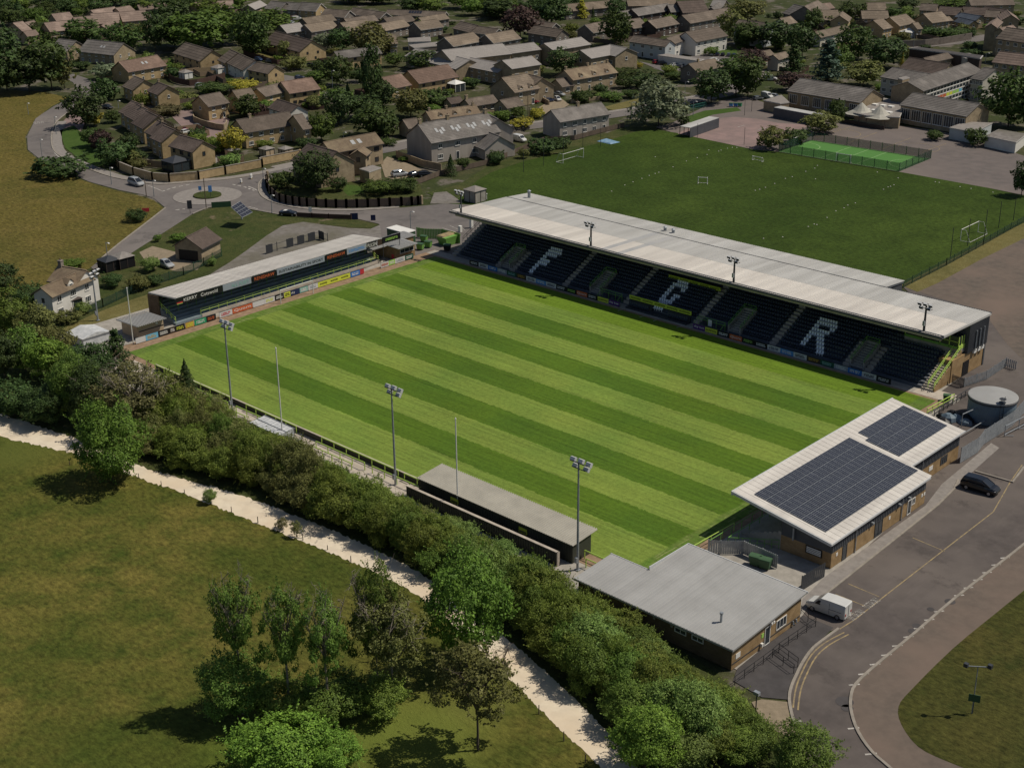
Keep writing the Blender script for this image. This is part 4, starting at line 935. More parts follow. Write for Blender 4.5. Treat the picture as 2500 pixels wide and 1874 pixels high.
# ramp railings
RL=thing('ramp_railing','black steel handrails around the ramp outside the clubhouse door','railing',(125,-3,0))
def W_(x,y,z=0): g=GP('W',x,y,z); return (g[0],g[1])
rail(RL,[W_(128,950),W_(400,750),W_(446,708),W_(710,525)],1.05,1.8,'black',.035,.5,'handrail')
rail(RL,[W_(400,750),W_(553,862)],1.05,1.6,'black',.035,.5,'handrail'); rail(RL,[W_(446,715),W_(582,815)],1.05,1.6,'black',.035,.5,'handrail')
rail(RL,[W_(605,435),W_(655,490),W_(710,525)],1.05,1.6,'black',.035,.5,'handrail')

# ------------------------------------------------------------------ solar stand
SS=thing('solar_stand','sloping white-roofed stand covered with solar panels at the east goal','stand',(114,34,0))
def sz(x): return 5.62-(x-106.6)*(1.98/13.4)
def slab(x0,x1,y0,y1,a,b): return [(x0,y0,sz(x0)+a),(x1,y0,sz(x1)+a),(x1,y1,sz(x1)+a),(x0,y1,sz(x0)+a),(x0,y0,sz(x0)+b),(x1,y0,sz(x1)+b),(x1,y1,sz(x1)+b),(x0,y1,sz(x0)+b)]
rf=MB(); rf.hexa(slab(106.6,120.2,15.3,38.3,-.25,0)); rf.hexa(slab(106.6,117.3,38.3,53.1,-.25,0)); rf=rf.build('roof',M['roofsheet'],SS); so=SS['_o']
for k in range(37):
    y=15.35+1.02*k; x1=120.25 if y<38 else 117.35
    q=MB(); q.hexa(slab(106.55,x1,y,y+1.0,.0,.03)); q.hexa(slab(106.55,x1,y,y+.05,.02,.05)); q.build('roof_sheet',M['roofsheet'],rf)
q=MB(); q.hexa(slab(106.45,106.62,15.2,53.2,-.5,.04)); q.hexa(slab(106.5,120.3,15.15,15.3,-.3,.05)); q.hexa(slab(120.2,120.35,15.2,38.4,-.25,.0)); q.hexa(slab(117.3,117.45,38.3,53.2,-.25,.0)); q.build('roof_trim',M['silverpaint'],rf)
pm=MB(); pm.hexa([(0.02,0.02,0.0),(1.63,0.02,-1.63*.1478),(1.63,.96,-1.63*.1478),(0.02,.96,0)]+[(0.02,.02,.05),(1.63,.02,.05-1.63*.1478),(1.63,.96,.05-1.63*.1478),(.02,.96,.05)],0)
for k in range(6): x=.05+.265*k; pm.hexa([(x,.04,.05-x*.1478),(x+.235,.04,.05-(x+.235)*.1478),(x+.235,.94,.05-(x+.235)*.1478),(x,.94,.05-x*.1478)]+[(x,.04,.056-x*.1478),(x+.235,.04,.056-(x+.235)*.1478),(x+.235,.94,.056-(x+.235)*.1478),(x,.94,.056-x*.1478)],1)
pmesh=pm.mesh('solar_panel',[M['galv'],M['solarglass']])
for i in range(6):
    for j in range(22):
        x=108.66+1.66*i; y=16.75+.98*j
        link('solar_panel',pmesh,rf,loc=(x-so[0],y-so[1],sz(x)+.10-so[2]))
for i in range(4):
    for j in range(14 if i<2 else 14):
        x=108.66+1.66*i; y=39.5+.98*j
        if i==0 and j<1: continue
        if j>12: continue
        link('solar_panel',pmesh,rf,loc=(x-so[0],y-so[1],sz(x)+.10-so[2]))
for i in range(1):
    pass
# walls
s=MB(); s.box(113.2,16.0,0,120.0,38.0,1.95); wb=s.build('brick_wall',M['brickbuff'],SS)
s=MB(); s.prism([(113.2,16.0),(120.0,16.0),(120.0,38.0),(113.2,38.0)],1.95,[sz(113.2)-.26,sz(120)-.26,sz(120)-.26,sz(113.2)-.26]); cl=s.build('cladding',M['clad'],SS)
s=MB(); s.box(112.5,38.01,0,117.0,52.7,1.95); wb2=s.build('brick_wall',M['brickbuff'],SS)
s=MB(); s.prism([(112.5,38.01),(117.0,38.01),(117.0,52.7),(112.5,52.7)],1.95,[sz(112.5)-.26,sz(117)-.26,sz(117)-.26,sz(112.5)-.26]); cl2=s.build('cladding',M['clad'],SS)
rib=MB(); rib.box(120.0,0,1.97,120.05,.12,3.3); rm=rib.mesh('wall_rib',M['clad'])
for k in range(54): link('wall_rib',rm,cl,loc=(-so[0],16.1+.4*k-so[1],-so[2]))
rib=MB(); rib.box(117.0,0,1.97,117.05,.12,3.7); rm=rib.mesh('wall_rib',M['clad'])
for k in range(36): link('wall_rib',rm,cl2,loc=(-so[0],38.2+.4*k-so[1],-so[2]))
window(wb,(120.0,18.9,1.0),(0,1,0),1.0,1.95,0,'dark',name='door'); window(wb,(120.0,26.6,1.05),(0,1,0),1.8,2.0,1,'dark',name='door')
window(wb,(120.0,34.0,1.0),(0,1,0),.9,2.0,0,'white',name='door'); window(wb,(120.0,35.0,1.45),(0,1,0),.8,.9,1); window(wb2,(117.0,48.6,1.3),(0,1,0),1.8,1.1,2,'dark')
for y in (37.0,37.6,29.0,17.0): q=MB(); q.box(120.0,y,1.2,120.04,y+.35,1.6); q.build('notice',M['white'],wb)
q=MB(); q.box(117.0,44.6,1.0,117.04,45.6,1.6); q.build('notice',M['white'],wb2)
for y in (21.2,32.0): q=MB(); q.tube((120.1,y,0),(120.1,y,3.4),.07,n=6); q.build('downpipe',M['galv'],wb)
for y in (38.4,42.5): q=MB(); q.tube((117.12,y,0),(117.12,y,3.7),.07,n=6); q.build('downpipe',M['galv'],wb2)
for y in (24.6,31.0,33.4): q=MB(); q.box(120.05,y,2.4,120.35,y+.3,2.6); q.build('lamp',M['galv'],cl)
# end wall seen under the roof, terrace steps inside
s=MB()
for i in range(9): s.box(107.6+.65*i,16.0,0,113.2,52.6,.2+.26*i) if i==0 else s.box(107.6+.65*i,16.0,.2+.26*(i-1)-.01,113.2,52.6,.2+.26*i)
s.build('terrace_steps',M['concrete'],SS)
q=MB(); q.box(116.6,15.93,.9,118.8,16.0,1.9); bd=q.build('fixtures_board',M['ad_black'],SS)
for k in range(4): q=MB(); q.box(116.75,15.9,1.05+.2*k,118.65,15.93,1.17+.2*k); q.build('board_line',M['white'],bd)
q=MB(); q.tube((115.0,15.7,2.0),(115.0,15.7,3.6),.12,n=8); q.build('flue',M['galv'],SS)
for a,b in (((107.0,10.5),(107.0,52)),((108.2,12.5),(108.2,52))): rail(SS,[a,b],1.15,2.2,'green',.05)
rail(SS,[(108.2,12.5),(113.0,16.0)],1.15,.8,'green',.04,.5); rail(SS,[(106.2,4.8),(106.6,16)],1.1,2.2,'lime',.05)

# ------------------------------------------------------------------ bins, fences and tank by the stands
def palisade(label,pts,h=1.9,m='galv',step=.32,name='palisade_fence',solid=False,group=None):
    c=pts[0]; t=thing(name,label,'fence',(c[0],c[1],0),0,group); o=t['_o']
    for a,b in zip(pts[:-1],pts[1:]):
        a=Vector((a[0],a[1],0)); b=Vector((b[0],b[1],0)); L_=(b-a).length; d=(b-a)/L_; n=max(1,int(L_/step)); ang=math.atan2(d.y,d.x)
        r=MB()
        for z in (.35,h-.35): r.beam(a+Vector((0,0,z)),b+Vector((0,0,z)),.05,.06)
        r.build('rail',M[m],t)
        pk=MB(); w_=step*(.96 if solid else .62); pk.box(0,-.05,.02,w_,-.02,h-.08); pk.add([(0,-.05,h-.08),(w_,-.05,h-.08),(w_,-.02,h-.08),(0,-.02,h-.08),(w_/2,-.05,h),(w_/2,-.02,h)],[(0,1,4),(2,3,5),(1,2,5,4),(3,0,4,5)])
        me=pk.mesh('pale',M[m])
        for k in range(n): p=a+d*(L_*k/n); link('pale',me,t,loc=(p.x-o[0],p.y-o[1],0),rz=ang)
        for k in range(int(L_/2.7)+1): p=a+d*min(L_,2.7*k); q=MB(); q.box(p.x-.05,p.y+.03,0,p.x+.05,p.y+.13,h); q.build('post',M[m],t)
    return t
def C3(x,y): g=G(x/4.422+1400,y/4.422+1150); return (g[0],g[1])
palisade('grey steel palisade around the bin yard beside the clubhouse',[C3(1450,880),C3(1580,890),C3(1830,890),C3(2200,1050)],1.8,'galv',.26,solid=True)
palisade('dark steel gates between the clubhouse and the solar stand',[GP('S',605,1450)[:2],GP('S',690,1395)[:2],GP('S',775,1345)[:2]],1.9,'dark',solid=True)
palisade('tall grey steel fence curving round the water tank',[GP('R',1740-0,520)[:2]] if False else [G(2343,1130)[:2],G(2385,1105)[:2],G(2400,1085)[:2],G(2470,1040)[:2],G(2520,985)[:2]],2.3,'galv',.36,solid=True)
def C4(x,y): g=G(x/4.422+2000,y/4.422+700); return (g[0],g[1])
palisade('grey mesh-backed fence behind the east end of the main stand',[C4(1560,1080),C4(1800,1000),C4(2010,860),C4(2130,900)],1.5,'galv',.3)
palisade('lime framed gate panels beside the end staircase',[C4(1430,1050),C4(1560,1090)],1.6,'dark',.2)
rlx=thing('yard_railing','lime and brown railing in front of the tank yard','railing',(108,60,0))
rail(rlx,[C4(1160,1390),C4(1450,1230)],1.1,1.4,'lime',.06,.5); rail(rlx,[C4(1240,1400),C4(1620,1160)],1.0,1.4,'dark',.06,.5)
TK=thing('water_tank','large round pale-topped water tank in the corner yard','tank',(114.1,68.3,0))
q=MB(); q.lathe((114.1,68.3,0),[(3.3,0),(3.3,3.2)],40); M['tankblue']=mat('blue_grey_tank_steel',(.16,.21,.25),(.12,.16,.20),scale=.8,rough=.5); q.build('shell',M['tankblue'],TK,smooth=False)
q=MB(); q.lathe((114.1,68.3,0),[(3.42,3.18),(3.42,3.42),(3.3,3.46),(.4,3.66),(0.05,3.66)],40); q.build('lid',M['greyroof'],TK)
q=MB(); q.lathe((114.1,68.3,0),[(3.46,3.0),(3.46,3.2),(3.3,3.21)],40); q.build('rim',M['dark'],TK)
q=MB()
for s_ in (-.25,.25):
    q.tube((116.6+s_*.5,66.0+s_,0),(116.6+s_*.5,66.0+s_,4.6),.03,n=5)
for k in range(12): q.tube((116.5,65.75,.4*k),(116.7,66.25,.4*k),.02,n=5)
q.lathe((116.4,66.3,3.6),[(.5,0),(.5,.04)],10); q.lathe((116.4,66.3,4.1),[(.5,0),(.5,.04)],10); q.build('ladder',M['dark'],TK)
# heap of covered gear in the tank yard
HP=thing('covered_heap','heap of black sheeting and old drums beside the water tank','heap',(111.5,60.5,0))
for k in range(9):
    a=C4(1280+random.uniform(0,330),1420+random.uniform(-60,80)); q=MB(); r_=random.uniform(.5,1.1)
    for j in range(1):
        n=8; vs_=[]; 
        for zz,rr in ((0,1),(.55,.85),(.95,.35)):
            for i in range(n): t_=2*PI*i/n; kx=r_*rr*random.uniform(.8,1.15); vs_.append((a[0]+kx*math.cos(t_)*1.3,a[1]+kx*math.sin(t_),zz*r_))
        fs=[(l*n+i,l*n+(i+1)%n,(l+1)*n+(i+1)%n,(l+1)*n+i) for l in range(2) for i in range(n)]+[tuple(range(2*n,3*n))]
        q.add(vs_,fs)
    q.build('bundle',M['black'] if k%3 else M['tankblue'],HP)
# wheeled steel frames (goal trolleys)
FRM=thing('goal_trolley','wheeled grey steel frame parked by the fence at the right edge','frame',(*G(2430,1060)[:2],0))
a=Vector((*G(2452,1065)[:2],0)); b=Vector((*G(2520,1030)[:2],0)); q=MB(); 
for z in (.3,1.6): q.tube(a+Vector((0,0,z)),b+Vector((0,0,z)),.07,n=6)
for p in (a,b,(a+b)/2): q.tube(p,p+Vector((0,0,1.6)),.06,n=6); q.tube(p+Vector((0,0,.15)),p+Vector((1.0,.8,.15)),.05,n=6)
q.build('frame',M['galv'],FRM)
GA=thing('roof_frame','pale steel handrail frame leaning in the tank yard','frame',(*C4(1530,1530),0))
q=MB()
pts=[(C4(1530,1530),1.2),(C4(1880,1370),1.2),(C4(2060,1330),1.6)]
for (p0_,z0_),(p1_,z1_) in zip(pts[:-1],pts[1:]): q.tube((*p0_,z0_+1),(*p1_,z1_+1),.07,n=6); q.tube((*p0_,.2),(*p0_,z0_+1),.06,n=6)
q.tube((*C4(1560,1620),.6),(*C4(2060,1340),1.0),.07,n=6); q.tube((*C4(2060,1330),0),(*C4(2060,1330),2.6),.06,n=6); q.build('tube_frame',M['galv'],GA)
# bins
def bin_(label,x,y,rz=0,s=1.0,c='dkgreen',group='wheeled bins'):
    t=thing('wheelie_bin',label,'bin',(x,y,0),rz,group)
    q=MB(); q.hexa([(-.55*s,-.4*s,.15),(.55*s,-.4*s,.15),(.55*s,.4*s,.15),(-.55*s,.4*s,.15),(-.68*s,-.52*s,1.15*s),(.68*s,-.52*s,1.15*s),(.68*s,.52*s,1.15*s),(-.68*s,.52*s,1.15*s)]); q.build('body',M[c],t,world=False)
    q=MB(); n=6; pr=[(-.56*s,1.15*s),(-.5*s,1.28*s),(-.2*s,1.38*s),(.2*s,1.38*s),(.5*s,1.28*s),(.56*s,1.15*s)]
    q.add([(x_,p[0],p[1]) for x_ in (-.7*s,.7*s) for p in pr],[tuple(range(6)),tuple(range(11,5,-1))]+[(i,i+6,(i+1)%6+6,(i+1)%6) for i in range(6)]); q.build('lid',M['green2'],t,world=False)
    for a in ((-.45,-.35),(.45,-.35),(-.45,.35),(.45,.35)): q=MB(); q.tube((a[0]*s-.04,a[1]*s,.09),(a[0]*s+.04,a[1]*s,.09),.09,n=8); q.build('wheel',M['black'],t,world=False)
M['green2']=plain('green_bin_lid',(.06,.12,.06),.5); M['dkgreen']=plain('green_bin_plastic',(.045,.10,.05),.5)
for k,(a,lb) in enumerate([((1980,1000),'left of two green bins in the fenced bin yard'),((2085,1035),'right of two green bins in the fenced bin yard')]):
    g=C3(*a); bin_(lb,g[0],g[1]-.3,.2)
def C2(x,y): g=G(x/4.422+780,y/4.422+520); return (g[0],g[1])
for a,lb in [((1090,395),'green bin nearest the snack hut wall'),((1175,370),'green bin second from the snack hut'),((1130,310),'green bin at the back by the hut fence')]: g=C2(*a); bin_(lb,*g,.3,c='green',group='bins by the snack hut')
g=C2(1380,405); bin_('dark bin in the shade under the stand corner',*g,.5,c='black',group='bins by the snack hut')
g=C4(1375,1230); bin_('green bin beside the corner of the pitch near the tank',*g,.4,.8)
SK=thing('skip','green waste skip with yellow cover by the west stand corner','skip',(*C2(1400,320),0))
g=C2(1400,330); q=MB(); q.hexa([(g[0]-1.2,g[1]-1.6,0),(g[0]+1.0,g[1]-1.6,0),(g[0]+1.0,g[1]+1.6,0),(g[0]-1.2,g[1]+1.6,0),(g[0]-1.4,g[1]-2.1,1.7),(g[0]+1.2,g[1]-2.1,1.7),(g[0]+1.2,g[1]+2.1,1.7),(g[0]-1.4,g[1]+2.1,1.7)]); q.build('body',M['green'],SK)
q=MB(); q.hexa([(g[0]-1.45,g[1]-2.1,1.7),(g[0]+.3,g[1]-2.1,1.7),(g[0]+.3,g[1]+2.1,1.7),(g[0]-1.45,g[1]+2.1,1.7),(g[0]-1.3,g[1]-1.9,1.95),(g[0]+.1,g[1]-1.9,1.95),(g[0]+.1,g[1]+1.9,1.95),(g[0]-1.3,g[1]+1.9,1.95)]); q.build('cover',M['yellowline'],SK)
# corner fence, west
palisade('green boarded fence behind the bins at the west corner',[C2(1050,260),C2(1140,275),C2(1330,280),C2(1520,330)],2.1,'green',.3,solid=True)
# kiosk
KS=thing('corner_kiosk','small timber-clad kiosk with ribbed metal roof at the pitch corner','kiosk',(-6,7,0))
M['timber']=mat('pale_brown_boarding',(.52,.40,.27),(.42,.32,.21),scale=.8,rough=.8,stretch=(1,.2,6)); 
q=MB(); q.box(-8.6,4.6,0,-3.9,9.6,2.35); q.build('wall',M['timber'],KS)
for z in (.4,.8,1.2,1.6,2.0): q=MB(); q.box(-3.9,4.65,z,-3.84,9.55,z+.34); q.build('board',M['timber'],KS)
q=MB(); q.hexa([(-9.2,4.0,2.2),(-2.9,4.0,2.45),(-2.9,9.7,2.45),(-9.2,9.7,2.2),(-9.2,4.0,2.32),(-2.9,4.0,2.57),(-2.9,9.7,2.57),(-9.2,9.7,2.32)]); kr=q.build('roof',M['greyroof'],KS)
for k in range(15): y=4.1+.38*k; q=MB(); q.hexa([(-9.25,y,2.31),(-2.85,y,2.565),(-2.85,y+.08,2.565),(-9.25,y+.08,2.31),(-9.25,y,2.39),(-2.85,y,2.645),(-2.85,y+.08,2.645),(-9.25,y+.08,2.39)]); q.build('roof_rib',M['greyroof'],kr)
q=MB(); q.tube((-3.84,8.2,1.9),(-3.6,8.2,1.9),.25,.2,n=10); q.build('dish',M['white'],KS)
q=MB(); q.box(-3.83,4.8,1.15,-3.78,9.5,1.3); q.build('sign_strip',M['ink'],KS)
# white marquee
gg=GP('J',740,1330); gg=gg+np.array([1.2,-.4,0]); MQ=thing('marquee','white pitched marquee partly hidden by the trees left of the kiosk','marquee',(gg[0],gg[1],0))
q=MB(); q.box(gg[0]-2.3,gg[1]-2.4,0,gg[0]+2.3,gg[1]+2.4,1.5); q.build('side_sheets',M['sheet'],MQ)
q=MB(); q.add([(gg[0]-2.5,gg[1]-2.6,1.5),(gg[0]+2.5,gg[1]-2.6,1.5),(gg[0]+2.5,gg[1]+2.6,1.5),(gg[0]-2.5,gg[1]+2.6,1.5),(gg[0]-2.5,gg[1],2.1),(gg[0]+2.5,gg[1],2.1)],[(0,1,5,4),(2,3,4,5),(1,2,5),(3,0,4),(0,3,2,1)]); q.build('canopy',M['sheet'],MQ)
# snack hut
HUT=thing('snack_hut','snack hut with green-grey ribbed roof and long window by the terrace','hut',(-6.5,64,0))
q=MB(); q.box(-9.8,61.9,0,-3.5,66.7,2.4); q.box(-6.8,58.7,0,-6.4,59.1,2.3); q.box(-9.8,66.7,0,-7,69.6,2.4); hw=q.build('wall',M['brickbuff'],HUT)
def hutroof(x0,x1,y0,y1,z0,z1,nm='roof'):
    q=MB(); q.hexa([(x0,y0,z0-.12),(x1,y0,z1-.12),(x1,y1,z1-.12),(x0,y1,z0-.12),(x0,y0,z0),(x1,y0,z1),(x1,y1,z1),(x0,y1,z0)]); r=q.build(nm,M['greyroof'],HUT)
    for k in range(int((y1-y0)/.4)): y=y0+.1+.4*k; q=MB(); q.hexa([(x0,y,z0),(x1,y,z1),(x1,y+.08,z1),(x0,y+.08,z0),(x0,y,z0+.06),(x1,y,z1+.06),(x1,y+.08,z1+.06),(x0,y+.08,z0+.06)]); q.build('roof_rib',M['greyroof'],r)
    return r
hutroof(-10.2,-2.6,61.6,66.7,2.72,2.55); hutroof(-10.2,-5.8,57.0,61.55,2.75,2.6); hutroof(-10.3,-6.8,66.75,70.2,2.72,2.6)
q=MB(); q.box(-9,62.2,2.76,-7.4,63.6,2.84); q.build('roof_light',M['glass'],HUT)
window(hw,(-3.5,64.6,1.55),(0,1,0),3.6,.9,2); q=MB(); q.box(-4.9,61.85,.0,-4.2,61.9,1.0); q.build('red_bin',M['ad_red'],HUT)
sg=board((-4.1,59.0),(0,1,0),4.6,1.15,'black',[('PALMERS',.45,.8,.45)] if False else [('~',.5,.8,.4)],'ad_lime','black board with green lettering above the snack hut porch',z0=3.9)
q=MB(); q.tube((-4.2,59.2,0),(-4.2,59.2,4.0),.06,n=6); q.tube((-4.2,63.4,0),(-4.2,63.4,4.0),.06,n=6); q.build('support',M['dark'],sg)
CT_=thing('white_container','white-roofed green cabin behind the snack hut','cabin',(-12,71,0))
q=MB(); q.box(-14.8,69.7,0,-9.3,72.3,2.45); q.build('wall',M['dkgreen'],CT_); q=MB(); q.box(-14.9,69.6,2.45,-9.2,72.4,2.6); q.build('roof',M['white'],CT_)
# terrace back fence and yard gate
palisade('open steel mesh fence behind the terrace roof',[G(650,620)[:2],G(700,605)[:2],G(780,583)[:2],G(800,590)[:2]],1.8,'dark',2.7)
# pitch side odds: corner markers in the technical area
for k,(a,b) in enumerate((((1065,1100),(1110,1085)),((1250,1155),(1295,1140)),((1362,1187),(1408,1170)),((1560,1243),(1605,1228)))):
    p=G(a[0]/3.4547+1200,a[1]/3.4547+440); q_=G(b[0]/3.4547+1200,b[1]/3.4547+440); line([p[:2],q_[:2]],.14,M['whiteline'],.012,'technical_area_line')
# ------------------------------------------------------------------ houses
def roofmat(name,c,c2=None,moss=None):
    m,t,b,L=nodes(name); v=world_pos(t); n=noise(t,v,1.6,6,.75); n2=noise(t,v,.25,4)
    c2=c2 or mul(c,.7); cc=mixcol(t,ramp(t,n,.33,.68),c,c2)
    cc=mixcol(t,ramp(t,n2,.48,.75),cc,moss or mul(c,1.35))
    hv=t.nodes.new('ShaderNodeHueSaturation'); L.new(cc,hv.inputs['Color']); L.new(math_(t,'ADD',math_(t,'MULTIPLY',objrand(t),.3),.85),hv.inputs['Value'])
    L.new(hv.outputs[0],b.inputs['Base Color']); b.inputs['Roughness'].default_value=.9; b.inputs['Specular IOR Level'].default_value=.15; bump(t,b,n,.5,.05); return m
RM={'brown':roofmat('brown_roof_tiles',(.155,.125,.102)),'grey':roofmat('grey_roof_tiles',(.175,.158,.145)),'red':roofmat('red_brown_roof_tiles',(.19,.13,.102)),
 'lichen':roofmat('lichened_stone_tiles',(.22,.165,.115),None,(.30,.24,.16)),'dk':roofmat('dark_brown_roof_tiles',(.122,.094,.080)),'slate':roofmat('blue_slate',(.085,.10,.125)),
 'pale':roofmat('pale_grey_roof',(.29,.265,.245),(.25,.23,.215),(.31,.285,.265)),'tan':roofmat('tan_roof_tiles',(.195,.155,.118)),'pink':roofmat('pinkish_roof_tiles',(.23,.172,.142))}
WM={'buff':brick('buff_stone_wall',(.52,.38,.205),(.44,.32,.17),(.40,.31,.20)),'stone':brick('brown_stone_wall',(.40,.315,.205),(.32,.25,.165),(.30,.245,.175)),
 'grey':brick('grey_brown_wall',(.23,.195,.165),(.19,.16,.14),(.20,.18,.16)),'dark':brick('dark_tile_hung_wall',(.105,.078,.068),(.085,.063,.055),(.06,.05,.045)),
 'white':mat('white_render',(.66,.63,.58),(.58,.55,.50),scale=.5,rough=.9),'flint':mat('pale_streaked_render',(.40,.355,.31),(.30,.265,.235),scale=.5,rough=.9,stretch=(1,1,.25)),
 'cream':mat('cream_render',(.52,.48,.40),(.44,.41,.35),scale=.5,rough=.9),'bluewhite':mat('pale_grey_render',(.48,.50,.50),(.42,.44,.44),scale=.4,rough=.9)}
M['rooflight']=plain('grey_white_rooflight',(.36,.36,.36),.4); M['canopy']=mat('cream_canopy_fabric',(.44,.42,.36),(.36,.34,.29),scale=.6,rough=.7); M['barge']=plain('pale_bargeboard',(.46,.43,.40),.6); M['dkframe']=plain('brown_window_frame',(.06,.045,.04),.5); M['doorbrown']=plain('brown_door',(.10,.05,.03),.5)
_wc={}
def wmesh(wd,h,mull,fm):
    k=(round(wd,1),round(h,1),mull,fm)
    if k not in _wc:
        wd,h=k[0],k[1]; f=MB(); fw=.09
        def bar(a,b,c0,c1): f.box(a,-.07,c0,b,.02,c1)
        bar(-wd/2,-wd/2+fw,-h/2,h/2); bar(wd/2-fw,wd/2,-h/2,h/2); bar(-wd/2+fw,wd/2-fw,-h/2,-h/2+fw); bar(-wd/2+fw,wd/2-fw,h/2-fw,h/2)
        for q in range(mull): x=-wd/2+wd*(q+1)/(mull+1); bar(x-.035,x+.035,-h/2+fw,h/2-fw)
        if fm=='white': f.box(-wd/2-.06,-.12,-h/2-.08,wd/2+.06,.02,-h/2-.005)
        p=MB(); p.box(-wd/2+fw,-.03,-h/2+fw,wd/2-fw,.02,h/2-fw)
        _wc[k]=(f.mesh('window',M[fm]),p.mesh('pane',M['glass']))
    return _wc[k]
def put_window(parent,loc,rz,wd,h,mull=1,fm='white',name='window'):
    a,b=wmesh(wd,h,mull,fm); o=link(name,a,parent,loc=loc,rz=rz); link('pane',b,o); return o
HOUSES=[]
def house(label,t,r1x,r1y,r2x,r2y,ex=None,ey=None,wall='buff',roof='brown',n=3,fl=2,gn=1,ch=(),sky_=0,barge=False,ze=None,hw=None,fm='white',name='house',cat='house',group='houses of the estate',slope=.62,zoff=0,door=True,dormers=0,solar=0,low=None,big=None):
    p1=px(t,r1x,r1y); p2=px(t,r2x,r2y); pm=((p1[0]+p2[0])/2,(p1[1]+p2[1])/2)
    D=float(np.linalg.norm((G(*pm,5)-CAM)[:2])); 
    z_e=ze if ze else float(np.interp(D,[320,400,480,560],[4.5,3.9,3.5,3.1]))*(1 if fl==2 else (.62 if fl==1 else 1.45))
    z_r=z_e+2.4; h_=hw or 3.4
    for _ in range(12):
        a=G(*p1,z_r)[:2]; b=G(*p2,z_r)[:2]; d=b-a; L_=float(np.hypot(*d)); d/=L_; nn=np.array([-d[1],d[0]])
        if ex is not None and not hw:
            e=G(*px(t,ex,ey),z_e)[:2]; h_=.6*h_+.4*min(6.0,max(2.0,abs(float((e-a)@nn))))
        z_r=.5*z_r+.5*(z_e+h_*slope)
    mid=(a+b)/2; rz=math.atan2(d[1],d[0]); T=thing(name,label,cat,(mid[0],mid[1],0),rz,group); k=max(.68,z_e/(2.35*fl)) if fl!=1 else .9
    k=min(1.0,max(.66,z_e/(2.3*fl)))
    X=L_/2; W_h=h_-.25
    s=MB(); s.add([(-X,-W_h,0),(-X,W_h,0),(-X,W_h,z_e),(-X,0,z_e+W_h*slope),(-X,-W_h,z_e),(X,-W_h,0),(X,W_h,0),(X,W_h,z_e),(X,0,z_e+W_h*slope),(X,-W_h,z_e)],[(0,4,3,2,1),(5,6,7,8,9),(0,5,9,4),(1,2,7,6),(4,9,8,3),(2,3,8,7),(0,1,6,5)])
    wo=s.build('wall',WM[wall],T,world=False)
    r=MB(); ov=.28; th=.14; nc=14 if D<390 else (9 if D<480 else 5); x0,x1=-X-ov,X+ov
    yl=h_+.15
    for sg in (-1,1):
        for i in range(nc):
            y0=yl*i/nc; y1=yl*(i+1)/nc; za=z_r+.05-y0*slope; zb=z_r+.05-y1*slope
            q=[(x0,sg*y0,za),(x1,sg*y0,za),(x1,sg*y1,zb+.05),(x0,sg*y1,zb+.05)]; q2=[(x0,sg*y1,zb+.05),(x1,sg*y1,zb+.05),(x1,sg*y1,zb),(x0,sg*y1,zb)]
            if sg>0: r.quad(*q); r.quad(*q2)
            else: r.quad(*q[::-1]); r.quad(*q2[::-1])
        y1=yl; zb=z_r+.05-y1*slope
        u=[(x0,0,z_r+.05-th),(x1,0,z_r+.05-th),(x1,sg*y1,zb-th),(x0,sg*y1,zb-th)]; r.quad(*(u[::-1] if sg>0 else u))
        r.quad((x0,sg*y1,zb),(x1,sg*y1,zb),(x1,sg*y1,zb-th),(x0,sg*y1,zb-th))
        for x in (x0,x1): r.quad((x,0,z_r+.05),(x,sg*y1,zb+.05),(x,sg*y1,zb-th),(x,0,z_r+.05-th))
    r.box(x0,-.14,z_r+.02,x1,.14,z_r+.13)
    ro=r.build('roof',RM[roof],T,world=False)
    dirw=np.array([math.cos(rz),math.sin(rz)]); nrm=np.array([-math.sin(rz),math.cos(rz)]); toc=(CAM[:2]-mid); sf=1 if nrm@toc>0 else -1; sgb=1 if dirw@toc>0 else -1
    y_=sf*W_h; rzf=PI if sf>0 else 0.0
    wh=1.15*k; w1=1.15*k
    fh=z_e/max(1,int(round(fl)))
    for f in range(max(1,int(round(fl)))):
        zc=fh*f+fh*.58
        for i in range(n):
            x=-X+2*X*(i+.5)/n
            if f==0 and door and i%3==1:
                put_window(wo,(x,y_,fh*.42),rzf,.95*k,fh*.80,0,fm,'door')
            elif big: put_window(wo,(x,y_,z_e*.55),rzf,big[0],big[1],3,fm)
            else: put_window(wo,(x,y_,zc),rzf,w1*(1.3 if (i+f)%2==0 else 1.0),wh,2 if (i+f)%2==0 else 1,fm)
    if gn:
        xg=sgb*X; 
        put_window(wo,(xg,0 if gn==1 else W_h*.4,z_e*.78),sgb*PI/2,.9*k,1.1*k,0,fm)
        if gn>1: put_window(wo,(xg,-W_h*.4,z_e*.78),sgb*PI/2,.9*k,1.1*k,0,fm); put_window(wo,(xg,W_h*.2,z_e*.25),sgb*PI/2,.9*k,1.1*k,0,fm)
    if barge:
        q=MB(); xg=sgb*(X+ov+.02)
        for sg in (-1,1): q.beam((xg,0,z_r-.05),(xg,sg*yl,z_r-.05-yl*slope),.05,.24)
        q.build('bargeboard',M['barge'],T,world=False)
        q=MB(); q.beam((x0,sf*(yl+.05),z_r-.06-yl*slope),(x1,sf*(yl+.05),z_r-.06-yl*slope),.1,.12); q.build('gutter',M['barge'],T,world=False)
    else:
        q=MB(); q.beam((x0,sf*(yl+.05),z_r-.06-yl*slope),(x1,sf*(yl+.05),z_r-.06-yl*slope),.1,.1); q.build('gutter',M['dark'],T,world=False)
